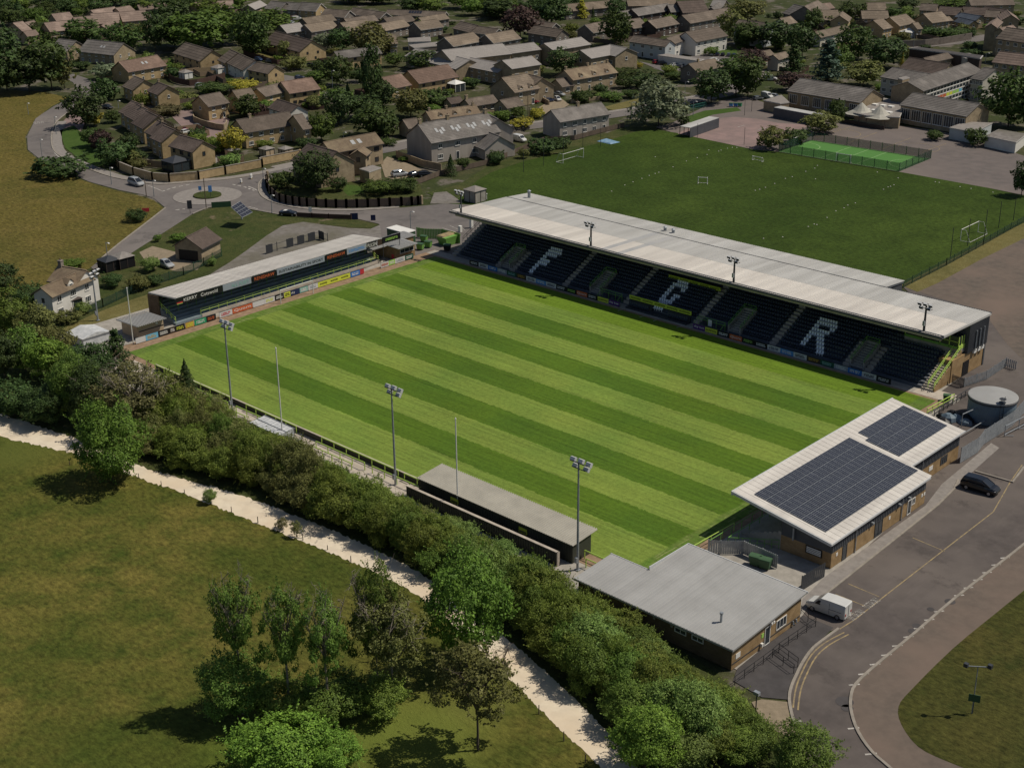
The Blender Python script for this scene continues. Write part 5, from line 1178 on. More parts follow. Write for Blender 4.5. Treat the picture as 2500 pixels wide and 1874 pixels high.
    for c in ch:
        x=-X+2*X*c; x=max(-X+.4,min(X-.4,x)); q=MB(); q.box(x-.38*k,-.35*k,z_r-.8,x+.38*k,.35*k,z_r+1.0*k); q.box(x-.45*k,-.42*k,z_r+1.0*k,x+.45*k,.42*k,z_r+1.14*k); co_=q.build('chimney',WM['stone'] if wall!='white' else WM['grey'],ro,world=False)
        q=MB(); q.tube((x,0,z_r+1.1*k),(x,0,z_r+1.55*k),.14*k,.11*k,n=7); q.build('chimney_pot',RM['red'],T,world=False)
    def onroof(x,v,sz_,m,nm,lift=.1):
        y=sf*yl*v; z=z_r+.05-yl*v*slope+lift; dy=sz_[1]/2*math.cos(math.atan(slope)); dz=dy*slope
        q=MB(); q.hexa([(x-sz_[0]/2,y-dy,z-.12+(dz if sf>0 else -dz)),(x+sz_[0]/2,y-dy,z-.12+(dz if sf>0 else -dz)),(x+sz_[0]/2,y+dy,z-.12-(dz if sf>0 else -dz)),(x-sz_[0]/2,y+dy,z-.12-(dz if sf>0 else -dz))]+[(x-sz_[0]/2,y-dy,z+(dz if sf>0 else -dz)),(x+sz_[0]/2,y-dy,z+(dz if sf>0 else -dz)),(x+sz_[0]/2,y+dy,z-(dz if sf>0 else -dz)),(x-sz_[0]/2,y+dy,z-(dz if sf>0 else -dz))])
        return q.build(nm,m,ro,world=False)
    for i in range(sky_): onroof(X*.1+i*1.9*k-(sky_-1)*.95*k if sky_<5 else -X*.66+(i//3)*X*.46+(i%3)*.95,.45+(.1 if sky_>5 and i%3==1 else 0),(1.0*k if sky_<5 else .7,1.4*k),M['rooflight'],'rooflight')
    for i in range(solar): onroof(-X*.2+i*1.1,.35,(.95,1.4),M['solarglass'],'solar_panel')
    for i in range(dormers):
        x=-X+2*X*(i+.7)/(dormers+.4); yd=sf*(W_h-.3); q=MB(); w_=.75*k; zt=z_e+.9*k
        q.add([(x-w_,yd,z_e-.3),(x+w_,yd,z_e-.3),(x+w_,yd,zt),(x,yd,zt+.7*k),(x-w_,yd,zt),(x-w_,yd*.3,z_e-.3),(x+w_,yd*.3,z_e-.3),(x+w_,yd*.3,zt),(x,yd*.3,zt+.7*k),(x-w_,yd*.3,zt)],[(0,1,2,3,4),(1,6,7,2),(5,0,4,9)]); do=q.build('dormer',WM[wall],ro,world=False)
        q=MB(); 
        for sg in (-1,1): q.quad((x,yd+sf*.15,zt+.78*k),(x+sg*(w_+.15),yd+sf*.15,zt-.05),(x+sg*(w_+.15),yd*.2,zt-.05),(x,yd*.2,zt+.78*k))
        q.build('dormer_roof',RM[roof],ro,world=False); put_window(wo,(x,yd+sf*.02,z_e+.35*k),rzf,.9*k,.9*k,1,fm)
    HOUSES.append((label,mid[0],mid[1])); return T,(X,W_h,z_e,z_r,sf,sgb)

H=house
EST='houses of the buff stone estate'
H('long grey-roofed house with two rooflights right of the big dark trees','A',745,335,1040,365,675,437,'stone','grey',5,2,2,sky_=2,group=EST)
H('brown gabled house half hidden behind the big dark trees','A',500,330,640,347,None,None,'stone','grey',2,group=EST,hw=4.5)
H('reddish-roofed house with two rooflights above the close','A',1003,522,1322,468,1075,612,'buff','red',4,2,1,sky_=2,group=EST)
H('small buff house, upper of the pair stepping down beside the road bend','A',1135,643,1218,675,1050,735,'buff','brown',2,group=EST)
H('small buff house, lower of the pair stepping down beside the road bend','A',1330,693,1415,725,1250,770,'buff','dk',2,group=EST,ch=(.1,))
for i,(c_,lb) in enumerate([((1112,852,1200,885,1015,948),'first, highest'),((1158,882,1245,925,1060,978),'second'),((1235,935,1330,982,1130,1048),'third'),((1335,1018,1400,1045,1235,1120),'fourth'),((1385,1060,1475,1097,1262,1160),'fifth')]):
    H(f'{lb} house of the stepped brown-roofed row above the roundabout','A',*c_,'buff','dk',2,group='stepped row above the roundabout',gn=0,ch=(.5,) if i%2 else ())
H('end house with big buff gable beside the boundary wall at the roundabout','A',1520,1140,1710,1190,1440,1235,'buff','dk',3,group=EST,fm='dkframe')
H('brown-roofed house with plain buff gable under the bright green tree','A',1565,360,1790,425,1480,455,'buff','brown',4,group=EST,fm='dkframe')
H('narrow brown-roofed end house left of the white-walled one','A',1945,420,2005,446,1865,520,'buff','brown',1,group=EST,gn=0)
H('white-walled house in the short brown-roofed row','A',2005,448,2148,512,1932,540,'white','brown',3,group=EST,gn=0)
H('buff gabled end house of the short brown-roofed row','B',75,520,250,555,25,590,'buff','brown',3,group=EST,fm='dkframe')
H('detached buff house with corner wall in the close','A',1680,812,1850,780,1740,905,'buff','brown',2,group=EST)
H('low buff house behind the yellow tree in the close','A',1965,765,2110,745,2015,850,'buff','tan',2,group=EST,gn=0)
H('buff linked house behind the small tree','B',95,748,290,700,150,820,'buff','brown',2,group=EST,gn=0)
H('buff house with red-brown roof at the turning head','B',300,692,552,655,405,785,'buff','red',3,group=EST,fm='dkframe')
T,_=H('long brown-roofed house backing onto the roundabout wall','0',578,293,703,273,602,324,'buff','brown',5,group=EST,ch=(.25,),gn=0)
H('tall narrow wing with dormer at the end of the long brown roof','B',405,972,470,962,495,1092,'buff','brown',1,group=EST,gn=1)
H('white-gabled house behind the long brown roof','B',270,838,440,890,195,912,'white','dk',2,group=EST)
H('dark-roofed terrace with big buff gable and pale party verges','b',410,425,895,548,265,580,'buff','dk',5,2,2,group=EST,fm='dkframe')
H('grey-roofed house behind the tall poplar','b',1200,700,1770,632,1255,795,'buff','grey',4,group=EST,fm='dkframe')
H('red-brown roofed house with conservatory below the care home','B',1370,600,1700,545,1445,710,'buff','red',4,group=EST,fm='dkframe')
H('small red-brown roofed house right of the poplar','B',1150,655,1305,625,1210,755,'buff','red',2,group=EST,gn=0)
# nearer houses
H('large pale-rendered terrace with groups of rooflights near the training field','B',1455,1045,2030,955,1525,1215,'flint','grey',4,2,0,ch=(.0,.42,.98),sky_=12,ze=5.1,group=None)
H('gabled cross wing at the end of the pale-rendered terrace','B',2010,948,2125,1005,2050,1142,'flint','grey',2,2,1,ze=5.1,group=None)
H('small brown-roofed outhouse beside the pale terrace and white van','C',70,1150,-60,1100,5,1290,'flint','grey',1,1,0,ze=2.6,group=None,name='outhouse',cat='outhouse')
H('pale-rendered pair of houses with french doors at the field edge','C',505,930,920,865,555,1035,'flint','grey',5,2,0,ch=(.53,),ze=4.4,group=None)
H('stone office with tan tiled roof inside the curved fence','B',660,1200,1085,1120,750,1290,'stone','lichen',4,2,1,sky_=2,ze=5.0,group=None,fm='dkframe')
H('dark-roofed gabled wing of the stone office','B',530,1212,765,1278,455,1372,'stone','dk',2,2,1,ze=4.6,group=None,fm='dkframe')
H('small gabled bay on the front of the stone office','B',985,1235,945,1268,935,1365,'stone','lichen',1,2,1,ze=4.6,group=None,fm='dkframe')
H('garage with red door behind the stone office','B',1330,1012,1432,998,1380,1085,'stone','brown',1,1,0,ze=2.6,group=None,name='garage',cat='garage')
H('stone cottage row with three small white gables behind the pale terrace','B',1525,940,1935,888,1560,1010,'stone','lichen',4,2,1,ch=(.05,.4,.95),ze=3.6,group=None,dormers=3)
H('brown-roofed bungalow behind the stone cottage row','B',1850,838,2080,802,1900,900,'stone','brown',3,1,1,group=None,ch=(.02,))
H('hip-roofed dark bungalow left of the bungalow drive','B',1700,830,1800,815,1690,880,'stone','dk',2,1,0,group=None)
H('garage bungalow by the yellow hedge','C',75,845,215,820,135,915,'stone','brown',2,1,1,group=None)
H('tan-roofed stone house with two dormers and parked cars in front','C',90,657,295,622,150,792,'stone','tan',2,2,1,ze=4.2,dormers=2,group=None)
H('gabled front wing of the tan-roofed stone house','C',295,622,425,657,302,745,'stone','tan',1,2,2,ze=4.2,group=None)
H('old stone cottage with tall chimneys and three dormers','C',615,592,985,530,665,682,'stone','lichen',4,2,1,ch=(.03,.52,.97),ze=3.9,dormers=3,group=None)
H('low lean-to garage beside the old stone cottage','C',545,670,640,655,600,735,'stone','brown',1,1,0,group=None,name='garage',cat='garage')
H('gabled brown house beside the dark round tree','C',1665,540,1880,495,1735,610,'grey','tan',3,2,1,group=None,ch=(.35,))
# care home
CRH='wings of the pale-roofed care home'
for i,(tt,c_,lb,nn) in enumerate([('B',(1440,408,1680,455,1360,478),'leftmost wing',2),('B',(1675,452,1890,505,1722,572),'front wing left of centre',3),('B',(1900,488,2211,548,1890,568),'front wing right of centre',5),('c',(720,680,1520,592,1150,787),'long rear wing',7),('c',(1560,628,1945,577,1640,727),'right rear wing',4),('C',(95,512,335,476,270,568),'short middle wing',3),('d',(-60,590,200,546,0,700),'wing left of the dark round bush',2),('d',(430,682,825,612,575,792),'wing right of the dark round bush',4),('d',(822,606,1050,650,790,740),'gable-ended right-hand wing',2),('d',(200,545,430,505,520,610),'small upper wing',1)]):
    H(f'{lb} of the pale grey-roofed care home','C' if tt=='C' else tt,*c_,'stone','pale',nn,2 if i<3 else 1.4,1 if i>6 else 0,group=CRH,slope=.42,name='care_home_wing',cat='building',door=False)
# 1970s rows
ROW='brown-roofed estate rows at the back'
rows=[('b',(800,335,1160,280,900,430),'grey','tan',3,1,'front row house with tan roof left of the round dark tree'),('b',(1280,310,1620,265,1385,420),'grey','tan',3,0,'front row house behind the willow'),('b',(1795,328,2120,266,1890,418),'grey','tan',4,0,'front row house right of the willow'),('c',(340,305,640,262,435,405),'grey','tan',4,0,'front row house with blank grey gable above the white garage'),
 ('b',(765,248,1145,195,850,330),'grey','tan',3,0,'second row house behind the tan roof'),('b',(1330,255,1725,205,1420,330),'grey','brown',3,0,'second row house behind the willow'),('b',(1865,248,2212,200,1960,330),'grey','brown',3,0,'second row house left of the yellow bush'),('c',(400,242,745,187,470,310),'grey','tan',3,0,'second row house beneath the dark wood'),
 ('b',(1085,120,1400,147,1000,210),'grey','brown',2,1,'third row house, left gable'),('b',(1460,105,1890,172,1420,190),'grey','brown',3,1,'third row house, middle gable'),('b',(1920,132,2700,162,1900,200),'grey','brown',4,1,'third row house with solar panels under the wood'),
 ('b',(345,18,545,38,310,125),'grey','grey',2,0,'left house of the grey terrace at the top'),('b',(545,32,750,46,510,130),'grey','grey',3,0,'middle house of the grey terrace at the top'),('b',(750,34,1010,50,700,140),'buff','grey',3,1,'buff-gabled end house of the grey terrace at the top'),
 ('b',(30,70,190,10,130,130),'stone','pale',1,0,'hipped grey roof left of the top terrace'),('b',(470,345,720,310,620,440),'grey','pale',3,0,'grey-roofed house behind the bright tree'),
 ('c',(750,508,1130,440,850,630),'grey','tan',4,0,'grey-gabled house left above the long care home wing'),('c',(1300,468,1665,407,1400,585),'grey','tan',4,0,'grey-gabled house right above the long care home wing'),
 ('c',(970,292,1195,345,880,390),'grey','brown',2,0,'dark brown roof among the shrubs left of the copper tree'),('c',(1170,352,1475,392,1120,440),'grey','brown',3,1,'brown roof with small pale gable left of the copper tree'),
 ('C',(350,172,540,197,330,215),'grey','brown',2,1,'upper brown-roofed house right of the copper tree'),('C',(365,217,600,252,345,285),'grey','brown',3,2,'lower brown-roofed house right of the copper tree'),
 ('c',(-20,470,75,465,-40,600),'stone','tan',2,0,'tan-roofed house left of the white garage'),
 ('d',(490,337,770,285,580,447),'grey','brown',3,0,'grey-gabled house left of the tall tree'),('d',(1040,275,1225,247,1120,392),'dark','brown',3,0,'dark tile-hung house right of the tall tree'),('d',(1340,282,1645,222,1445,387),'dark','brown',4,0,'dark tile-hung house above the white flats'),('d',(1120,127,1600,48,1165,225),'dark','grey',4,0,'grey-roofed dark-walled house in the upper row'),('d',(1605,68,1945,50,1635,170),'dark','grey',3,0,'second grey-roofed house in the upper row'),
 ('d',(170,68,850,3,190,165),'grey','tan',6,0,'long tan-roofed row behind the yellow conifer'),('d',(1060,5,1700,-10,1120,85),'grey','tan',5,0,'long tan-roofed row at the very top'),('d',(1735,22,2075,3,1700,85),'dark','dk',3,0,'dark red-brown roofed house at the top'),('d',(960,160,1085,140,980,230),'grey','grey',1,0,'small grey-roofed link house by the tall tree')]
for tt,c_,wl_,rf_,nn,g_,lb in rows: H(lb,tt,*c_,wl_,rf_,nn,2,g_,group=ROW,barge=g_==1 or 'gable' in lb,solar=5 if 'solar' in lb else 0)
H('long brown-roofed terrace above the white flats','0',1665.5,38,1777.8,19,1684.5,58,'grey','brown',7,2,1,group=ROW)
# white flats
FL='white-walled flats by the car park'
H('white-gabled flats block beside the flats car park','d',1160,480,1640,548,1140,572,'bluewhite','brown',4,2,1,group=FL,ze=4.6,name='flats',cat='flats')
H('middle white flats with projecting bay','d',1590,520,1840,442,1765,570,'white','brown',2,2,0,group=FL,ze=4.6,name='flats',cat='flats')
H('long white flats facing the parked cars','C',1640,272,1905,222,1750,352,'white','brown',5,2,0,group=FL,ze=4.6,name='flats',cat='flats')
H('grey-white flats half hidden by trees right of the car park','e',580,270,980,312,465,358,'bluewhite','brown',4,3,0,group=FL,ze=6.0,name='flats',cat='flats')
# far left
FAR='pinkish-brown roofs at the top left'
for c_,lb,nn in [((600,312,1000,268,735,428),'long pinkish roof left of the dark round tree',4),((990,240,1240,215,1030,300),'low pinkish roof linking two rows',3),((1232,187,1592,168,1275,330),'broad pinkish roof above the dark round tree',4),((1612,167,1950,142,1650,297),'pinkish-roofed house with white window band',4),((700,192,930,167,785,283),'square pinkish roof behind the long one',2),((1228,142,1540,97,1260,190),'narrow pinkish roof at the edge of the wood',3),((1560,112,1745,80,1600,150),'short pinkish roof at the edge of the wood',2),((1860,72,2230,42,1880,140),'red-brown roof with white chimney at the top',4),((180,312,300,292,250,360),'small tan roof among the left trees',1),((318,426,470,406,345,500),'small tan roof peeping over the big dark trees',1),((340,300,450,275,370,350),'brown roof behind the light green trees',1),((1370,352,1460,290,1500,380),'little hipped roof between two green trees',1)]:
    H(lb,'a',*c_,'stone','pink',nn,2,0,group=FAR,ch=(.6,) if 'chimney' in lb else ())
H('flat pinkish roof behind the tall trees at the top','A',1640,25,1700,10,1660,90,'stone','pink',1,2,0,group=FAR)
H('pinkish roof right of the tall trees at the top','A',1770,12,1960,5,1750,75,'stone','pink',2,2,0,group=FAR)
# top right
TR='stone houses at the upper right'
for tt,c_,wl_,rf_,nn,g_,lb in [('f',(180,277,300,252,290,405),'buff','tan',3,1,'buff house with awnings left of the garden canopy'),('f',(400,237,615,192,510,362),'buff','tan',4,0,'buff house with white garden canopy'),('f',(710,312,775,306,735,400),'stone','tan',1,0,'small extension beside the garden canopy'),('f',(855,187,1090,157,950,317),'stone','tan',4,1,'stone house with grey gable above the hedge wall'),('f',(1110,240,1195,225,1130,300),'stone','tan',1,0,'low extension left of the slate roof'),('f',(85,38,330,36,85,140),'stone','tan',3,0,'upper tan roof of the garage court'),('f',(20,147,365,147,20,255),'stone','tan',4,0,'lower tan roof of the garage court'),('f',(830,52,1045,62,820,142),'stone','brown',3,1,'brown-roofed house by the parking court'),('f',(1090,87,1370,107,1040,192),'stone','dk',3,0,'dark-roofed stone house behind the slate roof'),('f',(1350,172,1625,217,1300,232),'stone','slate',3,1,'blue slate-roofed stone house'),('f',(1345,237,1540,280,1262,292),'buff','slate',3,1,'low blue slate wing in front of the slate roof'),('f',(1400,92,1720,112,1390,190),'stone','dk',4,0,'long dark roof behind the slate house'),('f',(1715,140,1885,150,1700,230),'stone','brown',2,0,'brown roof between the parapets'),('f',(1470,-10,2050,-20,1450,80),'stone','brown',5,0,'large brown roof at the top right'),('f',(1700,85,1990,135,1690,150),'stone','dk',3,1,'dark roof behind the pink gables'),
 ('e',(1325,62,1535,112,1205,190),'grey','grey',3,1,'steep grey roof right of the yellow shrub'),('e',(1625,142,1900,137,1655,275),'stone','tan',3,0,'tan-roofed house right of the steep grey roof'),('e',(1935,215,1975,160,2060,290),'buff','tan',1,1,'tan gabled end house by the road bend'),('e',(1600,435,2025,338,1600,530),'cream','tan',4,0,'long tan roof behind the blue cedar'),('e',(1130,252,1270,225,1240,330),'cream','tan',2,0,'hipped tan roof between the trees'),('e',(860,702,990,677,930,760),'stone','tan',2,0,'old stone cottage by the copper beech'),('e',(1040,742,1200,702,1095,815),'cream','tan',2,0,'cream cottage beside the copper beech'),('e',(1460,90,1640,10,1450,100),'grey','brown',2,0,'brown roof by the pink hipped roof'),('e',(1640,60,1800,40,1690,135),'grey','pink',1,0,'pink hipped roof at the top'),('e',(240,-5,400,5,190,80),'grey','pale',2,0,'pale grey hipped roof at the top centre'),('e',(200,105,340,15,240,130),'grey','grey',2,0,'darker grey roof at the top centre')]:
    H(lb,tt,*c_,wl_,rf_,nn,2 if 'low' not in lb and 'garage' not in lb else 1,g_,group=TR,ch=(.02,) if 'slate-roofed' in lb else ())
H('three-storey stone block with pointed gable at the right edge','f',1890,382,2060,345,1700,497,'stone','pink',2,3,2,ze=7.8,group=None,name='apartment_block',cat='flats')
H('long right wing of the three-storey stone block','f',1985,372,2400,430,2035,552,'stone','brown',4,3,0,ze=7.6,group=None,name='apartment_block',cat='flats')
H('rear gabled wing of the three-storey stone block','f',1770,322,1850,245,1612,440,'stone','pink',1,3,0,ze=7.6,group=None,name='apartment_block',cat='flats')
H('far pink gable behind the three-storey block','f',1985,140,2040,205,1880,240,'stone','pink',1,3,1,ze=6,group=None,name='apartment_block',cat='flats')
H('brown-roofed stone house with white windows at the right edge','D',2030,397,2400,440,1975,482,'stone','pink',6,2,0,ze=4.4,group=None)
H('red-roofed house behind the right edge house','D',2105,338,2400,350,2080,400,'stone','red',3,2,0,group=None)
H('dark hipped roof in front of the flat modern building','D',1330,445,1640,492,1310,540,'stone','dk',3,1,0,group=None)
H('brown hipped roof behind the school','D',1440,450,1620,410,1560,470,'stone','brown',2,1,0,group=None,ze=4)
# cottage and garage west of the ground
H('white cottage with lichened roof beside the floodlight','J',350,905,700,758,440,985,'white','lichen',3,2,1,ze=4.4,dormers=1,group=None,ch=())
H('rear roof of the white cottage with chimney','J',500,722,720,760,415,850,'white','lichen',2,2,0,ze=4.4,group=None,ch=(.02,))
T,_=H('stone double garage with brown tiled roof in the yard','J',1575,480,1735,400,1705,577,'stone','dk',0,1,0,ze=2.7,group=None,name='garage',cat='garage',door=False)
X,Wh,z_e,z_r,sf,sgb=_; q=MB(); q.box(-X-.05,-Wh*.72,0,-X+.02,Wh*.72,2.1); q.build('garage_door',M['black'],T,world=False)
# ---- school
SC='buildings of the school'
H('long grey-roofed school hall with tall windows','D',490,607,1045,692,388,725,'stone','grey',6,1,0,group=SC,ze=4.4,slope=.45,name='school_hall',cat='school',door=False,big=(2.6,2.6))
H('grey-roofed school block with tall window bays','D',1360,717,1865,802,1268,812,'stone','grey',6,1,0,group=SC,ze=4.8,slope=.45,name='school_block',cat='school',door=False,big=(2.9,2.9))
T,sc=H('school classroom block with rainbow panels and wall of windows','D',1315,632,1780,485,1410,712,'stone','grey',1,3,0,group=SC,ze=7.0,slope=.4,name='classroom_block',cat='school',door=False)
X,Wh,z_e,z_r,sf,sgb=sc; cols=['ad_red','ad_orange','ad_yel','ad_lime','ad_sky']
nb=18
for i in range(nb):
    for f in range(5):
        x=-X+.5+(2*X-1)*(i+.5)/nb; z=.8+f*(z_e-1.2)/4.6+.4
        o=put_window(T,(x,sf*(Wh+.06),z),PI if sf>0 else 0,(2*X-1)/nb*.93,1.15,0)
        if f==2 and 3<=i<=11:
            q=MB(); q.box(x-.42*(2*X-1)/nb,sf*(Wh+.1),z-.42,x+.42*(2*X-1)/nb,sf*(Wh+.16),z+.42); q.build('colour_panel',M[cols[(i-3)//2] if sf<0 else cols[::1][min(4,(i-3)//2)]],T,world=False)
H('right-hand classroom wing with grid windows','D',1905,522,1990,535,1870,642,'cream','grey',6,3,0,group=SC,ze=6.5,slope=.4,name='classroom_block',cat='school',door=False)
H('left-hand classroom wing with white windows','D',1205,522,1490,572,1130,598,'cream','grey',5,2,0,group=SC,ze=5.0,slope=.4,name='classroom_block',cat='school',door=False)
def flat_block(label,t,pts,z,wall,roof='pave',name='flat_roofed_block',cat='building',group=None,par=True):
    P=[GP(t,*p,z)[:2] for p in pts]; c=np.mean(P,axis=0); T=thing(name,label,cat,(c[0],c[1],0),0,group)
    s=MB(); s.prism([tuple(p) for p in P],0,z-.2); s.build('wall',WM.get(wall,M.get(wall)),T)
    q=[tuple(c+(np.array(p)-c)*1.03) for p in P]; s=MB(); s.prism(q,z-.2,z+.06); s.build('roof_slab',M['barge'],T)
    q=[tuple(c+(np.array(p)-c)*1.0) for p in P]; s=MB(); s.prism(q,z+.06,z+.09); r=s.build('roof',M[roof],T); return T,P,c
T,P,c=flat_block('flat-roofed school link with skylights behind the white canopies','D',[(905,870),(1130,760),(1300,790),(1250,905),(1000,890)],3.0,'stone',group=SC,cat='school')
for k in range(8):
    g=GP('D',1000+60*(k%4)+random.uniform(-10,10),800+45*(k//4)+8*(k%4),3.2); s=MB(); s.box(g[0]-.7,g[1]-.7,3.05,g[0]+.7,g[1]+.7,3.45); s.build('skylight',M['white'],T)
flat_block('flat-roofed grey extension at the end of the school block','D',[(1640,985),(1765,940),(1965,950),(1830,1020)],2.9,'bluewhite',group=SC,cat='school')
flat_block('white flat-roofed cabin at the playground edge','D',[(1915,1050),(2020,1000),(2230,1035),(2150,1100)],2.7,'white','gravel',name='portable_cabin',cat='cabin')
flat_block('low flat-roofed entrance block left of the school hall','D',[(205,775),(340,735),(400,790),(330,800)],2.8,'stone','pave',group=SC,cat='school')
flat_block('dark flat-roofed modern building beside the main road','D',[(1330,375),(1400,365),(1890,430),(1870,455),(1680,420)],5.0,'dark','asphalt_new',name='modern_building')
flat_block('pale end block of the flat modern building','D',[(1680,420),(1790,412),(1870,440),(1760,450)],4.6,'cream','pave',name='modern_building')
flat_block('white flat-roofed garages below the grey-gabled houses','c',[(255,520),(550,500),(560,560),(260,570)],2.8,'white','pave',name='garage_block',cat='garages')
flat_block('grey flat garage roofs left of the long care home wing','c',[(270,610),(640,570),(660,620),(340,650)],2.4,'grey','pave',name='garage_block',cat='garages')
flat_block('long white garage block beside the flats','d',[(1475,750),(1600,730),(2090,800),(2030,830)],2.6,'white','pave',name='garage_block',cat='garages')
flat_block('stone porch block of the office','B',[(960,1425),(1070,1395),(1140,1415),(1040,1450)],3.0,'stone','pave',name='porch',cat='porch')
flat_block('chimney block at the end of the classroom block','D',[(1240,605),(1300,590),(1330,600),(1275,615)],8.0,'stone','pave',name='chimney_stack',cat='chimney',group=SC)
# long canopy shelter on the playground and entrance canopy
def shelter(label,t,a,b,dp,z,n=8,m='roofsheet2'):
    a=GP(t,*a,z)[:2]; b=GP(t,*b,z)[:2]; d=(b-a)/np.linalg.norm(b-a); nn=np.array([-d[1],d[0]])*dp; c=(a+b)/2; T=thing('shelter',label,'shelter',(c[0],c[1],0))
    s=MB(); s.prism([tuple(a),tuple(b),tuple(b+nn),tuple(a+nn)],z,z+.12); s.build('roof',M[m],T)
    for k in range(n):
        p=a+(b-a)*k/(n-1); s=MB(); s.box(p[0]-.06,p[1]-.06,0,p[0]+.06,p[1]+.06,z); s.build('post',M['dark'],T)
    s=MB(); q=nn/np.linalg.norm(nn)*.1; s.prism([tuple(a+nn),tuple(b+nn),tuple(b+nn+q),tuple(a+nn+q)],0,z); s.build('back_panel',M['clad'],T)
shelter('open-fronted shelter at the corner of the pink playground','C',(1590,1068),(1835,985),-3.0,2.5)
shelter('slatted white canopy along the school hall','D',(335,820),(720,890),-3.0,2.6,7)
# tensile canopies
for k,(x,y,lb) in enumerate([(950,905,'left peak of the white tent canopies by the school'),(1090,930,'right peak of the white tent canopies by the school')]):
    g=GP('D',x,y+40); T=thing('tent_canopy',lb,'canopy',(g[0],g[1],0),0,'white tent canopies by the school'); n=12; s=MB(); vs_=[]; r0=3.6
    for j in range(7):
        f=j/6; rr=r0*(1-f)**.8+.15; zz=2.5+2.8*f**1.7
        for i in range(n): t_=2*PI*i/n; sq=1/max(abs(math.cos(t_)),abs(math.sin(t_))) if j<3 else 1; vs_.append((g[0]+rr*math.cos(t_)*min(sq,1.25),g[1]+rr*math.sin(t_)*min(sq,1.25),zz))
    s.add(vs_,[(l*n+i,l*n+(i+1)%n,(l+1)*n+(i+1)%n,(l+1)*n+i) for l in range(6) for i in range(n)]+[tuple(range(6*n,7*n))]); s.build('membrane',M['canopy'],T)
    s=MB()
    for sx in (-1,1):
        for sy in (-1,1): s.tube((g[0]+3.8*sx,g[1]+3.8*sy,0),(g[0]+3.8*sx,g[1]+3.8*sy,2.6),.08,n=6)
    s.tube((g[0],g[1],0),(g[0],g[1],5.2),.1,n=6); s.build('posts',M['dkframe'],T)
    s=MB(); s.box(g[0]-3.6,g[1]-3.7,.0,g[0]+3.6,g[1]-3.6,1.0); s.build('screen',M['dkframe'],T)
# conservatories, sheds
def gazebo(label,t,x,y,r,z,m,wm='glass',name='conservatory'):
    g=GP(t,x,y); T=thing(name,label,name,(g[0],g[1],0)); s=MB(); s.box(g[0]-r,g[1]-r,0,g[0]+r,g[1]+r,z); s.build('glazing',M[wm],T)
    s=MB()
    for sx in (-1,0,1):
        for sy in (-1,0,1):
            if sx or sy: s.box(g[0]+r*sx-.06,g[1]+r*sy-.06,0,g[0]+r*sx+.06,g[1]+r*sy+.06,z+.01)
    s.build('frame',M['dkframe'] if m!='white' else M['white'],T)
    s=MB(); s.add([(g[0]-r-.2,g[1]-r-.2,z),(g[0]+r+.2,g[1]-r-.2,z),(g[0]+r+.2,g[1]+r+.2,z),(g[0]-r-.2,g[1]+r+.2,z),(g[0],g[1],z+r*.5)],[(0,1,4),(1,2,4),(2,3,4),(3,0,4),(3,2,1,0)]); s.build('roof',M[m],T)
gazebo('white garden canopy in front of the buff house above the brick wall','f',650,500,2.3,2.0,'white','sheet','canopy')
gazebo('dark hipped glass conservatory beside the end house wall','A',1490,1430,2.4,2.3,'dark')
gazebo('brown conservatory on the front of the white cottage','J',570,1095,1.9,2.2,'dkframe')
gazebo('white conservatory with lantern roof by the red-brown house','B',1770,765,2.0,2.3,'white')
gazebo('black garden shed beside the lane near the white cottage','J',925,750,1.5,2.0,'dark','black','shed')
gazebo('grey-roofed garden shed beside the black shed','J',1040,725,1.6,2.1,'pave','black','shed')
gazebo('green-roofed little electricity cabin behind the stand corner','K',1935,310,1.7,2.6,'pave','concrete','cabin')
gazebo('white cabinet beside the little cabin','K',1993,300,.7,1.3,'white','white','cabinet')
for i,(x,y) in enumerate([(240,1300),(90,1310),(400,1300)]): gazebo(['grey garden shed in the long gardens behind the roundabout wall','left green-grey shed behind the roundabout wall','right shed behind the roundabout wall'][i],'B',x-200 if i==1 else x-60,y+10,1.3,1.8,'pave','timber','shed')
gazebo('white shed in the fenced garden below the blank buff gable','A',1570,660,1.6,2.0,'pave','white','shed')
gazebo('white conservatory behind the white-walled house','A',1850,625,1.8,2.2,'pave','white','extension')
# boundary walls and fences
def wall_line(label,pts,h,th,m,name='boundary_wall',cat='wall',post=None,coping=None,step=3.0):
    c=pts[0]; T=thing(name,label,cat,(c[0],c[1],0))
    for a,b in zip(pts[:-1],pts[1:]):
        s=MB(); s.beam((a[0],a[1],h/2),(b[0],b[1],h/2),th,h); s.build('wall_panel',WM.get(m,M.get(m)),T)
        if coping: s=MB(); s.beam((a[0],a[1],h+.04),(b[0],b[1],h+.04),th+.12,.08); s.build('coping',M[coping],T)
    if post:
        for a,b in zip(pts[:-1],pts[1:]):
            L_=math.hypot(b[0]-a[0],b[1]-a[1]); n=max(1,int(L_/step))
            for k in range(n+1): x=a[0]+(b[0]-a[0])*k/n; y=a[1]+(b[1]-a[1])*k/n; s=MB(); pw=.22 if post not in('dkgreen','fencedark') else .06; s.box(x-pw,y-pw,0,x+pw,y+pw,h+.15); s.build('pier',WM.get(post,M.get(post)),T)
    return T
M['fencebrown']=mat('brown_fence_boards',(.14,.105,.08),(.10,.075,.058),scale=.8,rough=.85,stretch=(1,1,.2)); M['fencelight']=mat('light_fence_boards',(.30,.22,.14),(.24,.17,.11),scale=.8,rough=.85)
M['fencedark']=mat('dark_red_fence_boards',(.085,.05,.04),(.065,.038,.03),scale=.8,rough=.85)
wall_line('long buff stone boundary wall curving along the roundabout',pxs([(960,1355),(1010,1430),(1130,1480),(1290,1525),(1430,1535),(1675,1515),(1900,1470),(2211,1410)],'A')+pxs([(120,1395),(460,1330)],'B'),1.9,.3,'buff',coping='kerb',post='buff',step=12)
